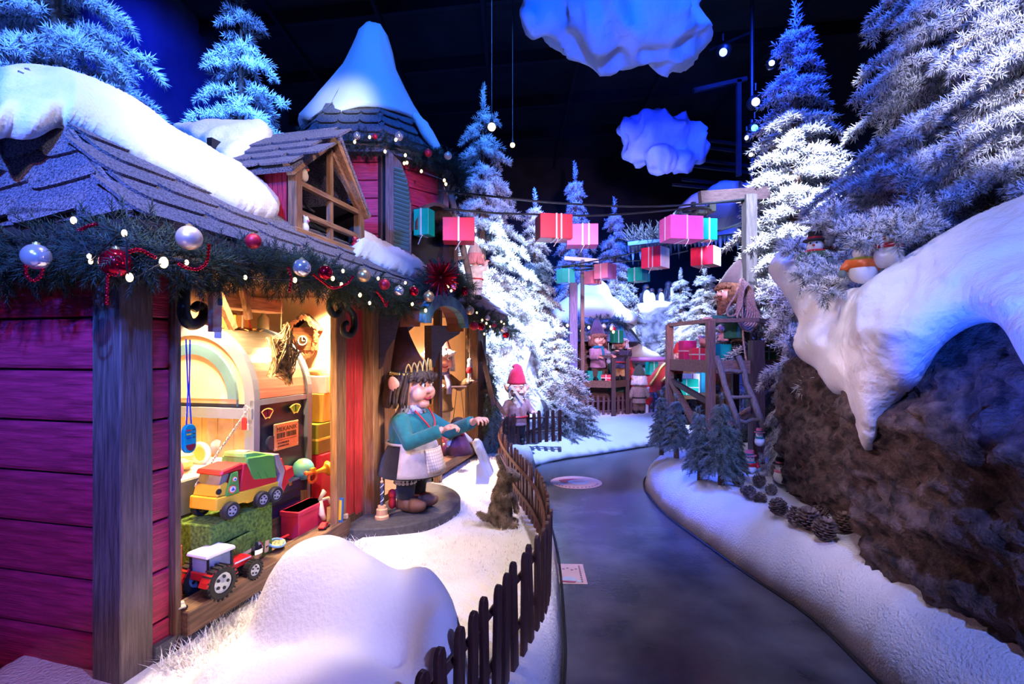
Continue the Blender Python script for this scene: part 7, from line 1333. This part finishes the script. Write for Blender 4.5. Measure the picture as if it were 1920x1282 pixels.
# two bare bulbs hanging in the dark
for px, py, Y, r, lb in ((922, 238, 6.6, .05, 'large glowing bare bulb before the fir tip'), (961, 272, 7.6, .035, 'smaller glowing bare bulb right of the large one')):
    p = P(px, py, Y); t = thing('hanging_bulb', lb, 'bulb', tuple(float(x) for x in p-[0, 0, r]), 0, 'bare bulbs hung from the ceiling')
    part('globe', ball(r, n=16, m=12, c=(0, 0, r)), mat('warm_globe', (1, .7, .3), .4, emit=(1, .66, .26), es=5.), t, sm=True); part('flex', tube([(0, 0, 2*r), (0, 0, 8.95-p[2])], .006, 5), BLACK, t); part('socket', cyl(.02, .02, .06, 10), BLACK, t).location = (0, 0, 2*r-.01)
# ------------------------------------------------------------------ stage lamps on the pole at the right
tp = P(1410, 0, 7.4); tr_ = thing('lamp_pole', 'black lighting pole with clamps right of the far cloud', 'pole', (float(tp[0]), float(tp[1]), 3.2)); part('pole', tube([at(tp, 2.9), at(tp, 8.95)], .03, 8), IRON, tr_, world=True); part('arm', tube([P(1330, 95, 7.3), P(1410, 60, 7.4)], .02, 6), IRON, tr_, world=True); part('frame', MB().add(beam(P(1385, 150, 7.6), P(1385, 330, 7.6), .06, .06)).add(beam(P(1300, 170, 7.6), P(1400, 148, 7.6), .06, .06)), BEAM, tr_, world=True)
def fixture(label, px, py, Y, r, aim, col, es):
    p = P(px, py, Y); t = thing('stage_lamp', label, 'spotlight', tuple(float(x) for x in p), 0, 'stage lamps on the lighting pole'); z = -nrm(aim); x = nrm(np.cross([0, 0, 1.], z)); M = AX((0, 0, 0), x, np.cross(z, x), z)
    part('can', MB().add(lathe([(r, 0), (r*1.05, r*.3), (r*.85, r*1.6), (r*.4, r*2.0), (.001, r*2.0)], 18), M), IRON, t, sm=True); part('lens', MB().add(lathe([(r*.9, .004), (.001, -.006)], 18), M), mat('lens_'+label[:12].replace(' ', '_'), (.3, .3, .4), .3, emit=col, es=es), t); part('yoke', tube([(0, 0, r*1.6), (0, 0, r*2.6)], .012, 6), IRON, t)
fixture('dark par lamp with bluish lens up on the arm', 1356, 98, 7.2, .10, (-.5, -.6, -.55), (.25, .35, 1), 2.2); fixture('glaring blue-white spotlight at the tip of the lit fir', 1447, 118, 6.0, .055, (-.3, -.95, -.1), (.45, .6, 1), 40); fixture('white round spotlight on the lighting pole', 1417, 191, 7.2, .10, (-.15, -.95, -.25), (.9, .85, 1), 9); fixture('green-lit led lamp below the white spotlight', 1415, 240, 7.2, .085, (-.1, -.95, -.2), (.1, 1, .55), 3.5); fixture('dim lamp below the green one', 1400, 258, 7.2, .06, (-.8, -.5, -.1), (.6, .7, 1), 1.5); fixture('warm spotlight lowest on the lighting pole', 1408, 290, 7.0, .045, (-.3, -.95, -.1), (1, .62, .3), 40)
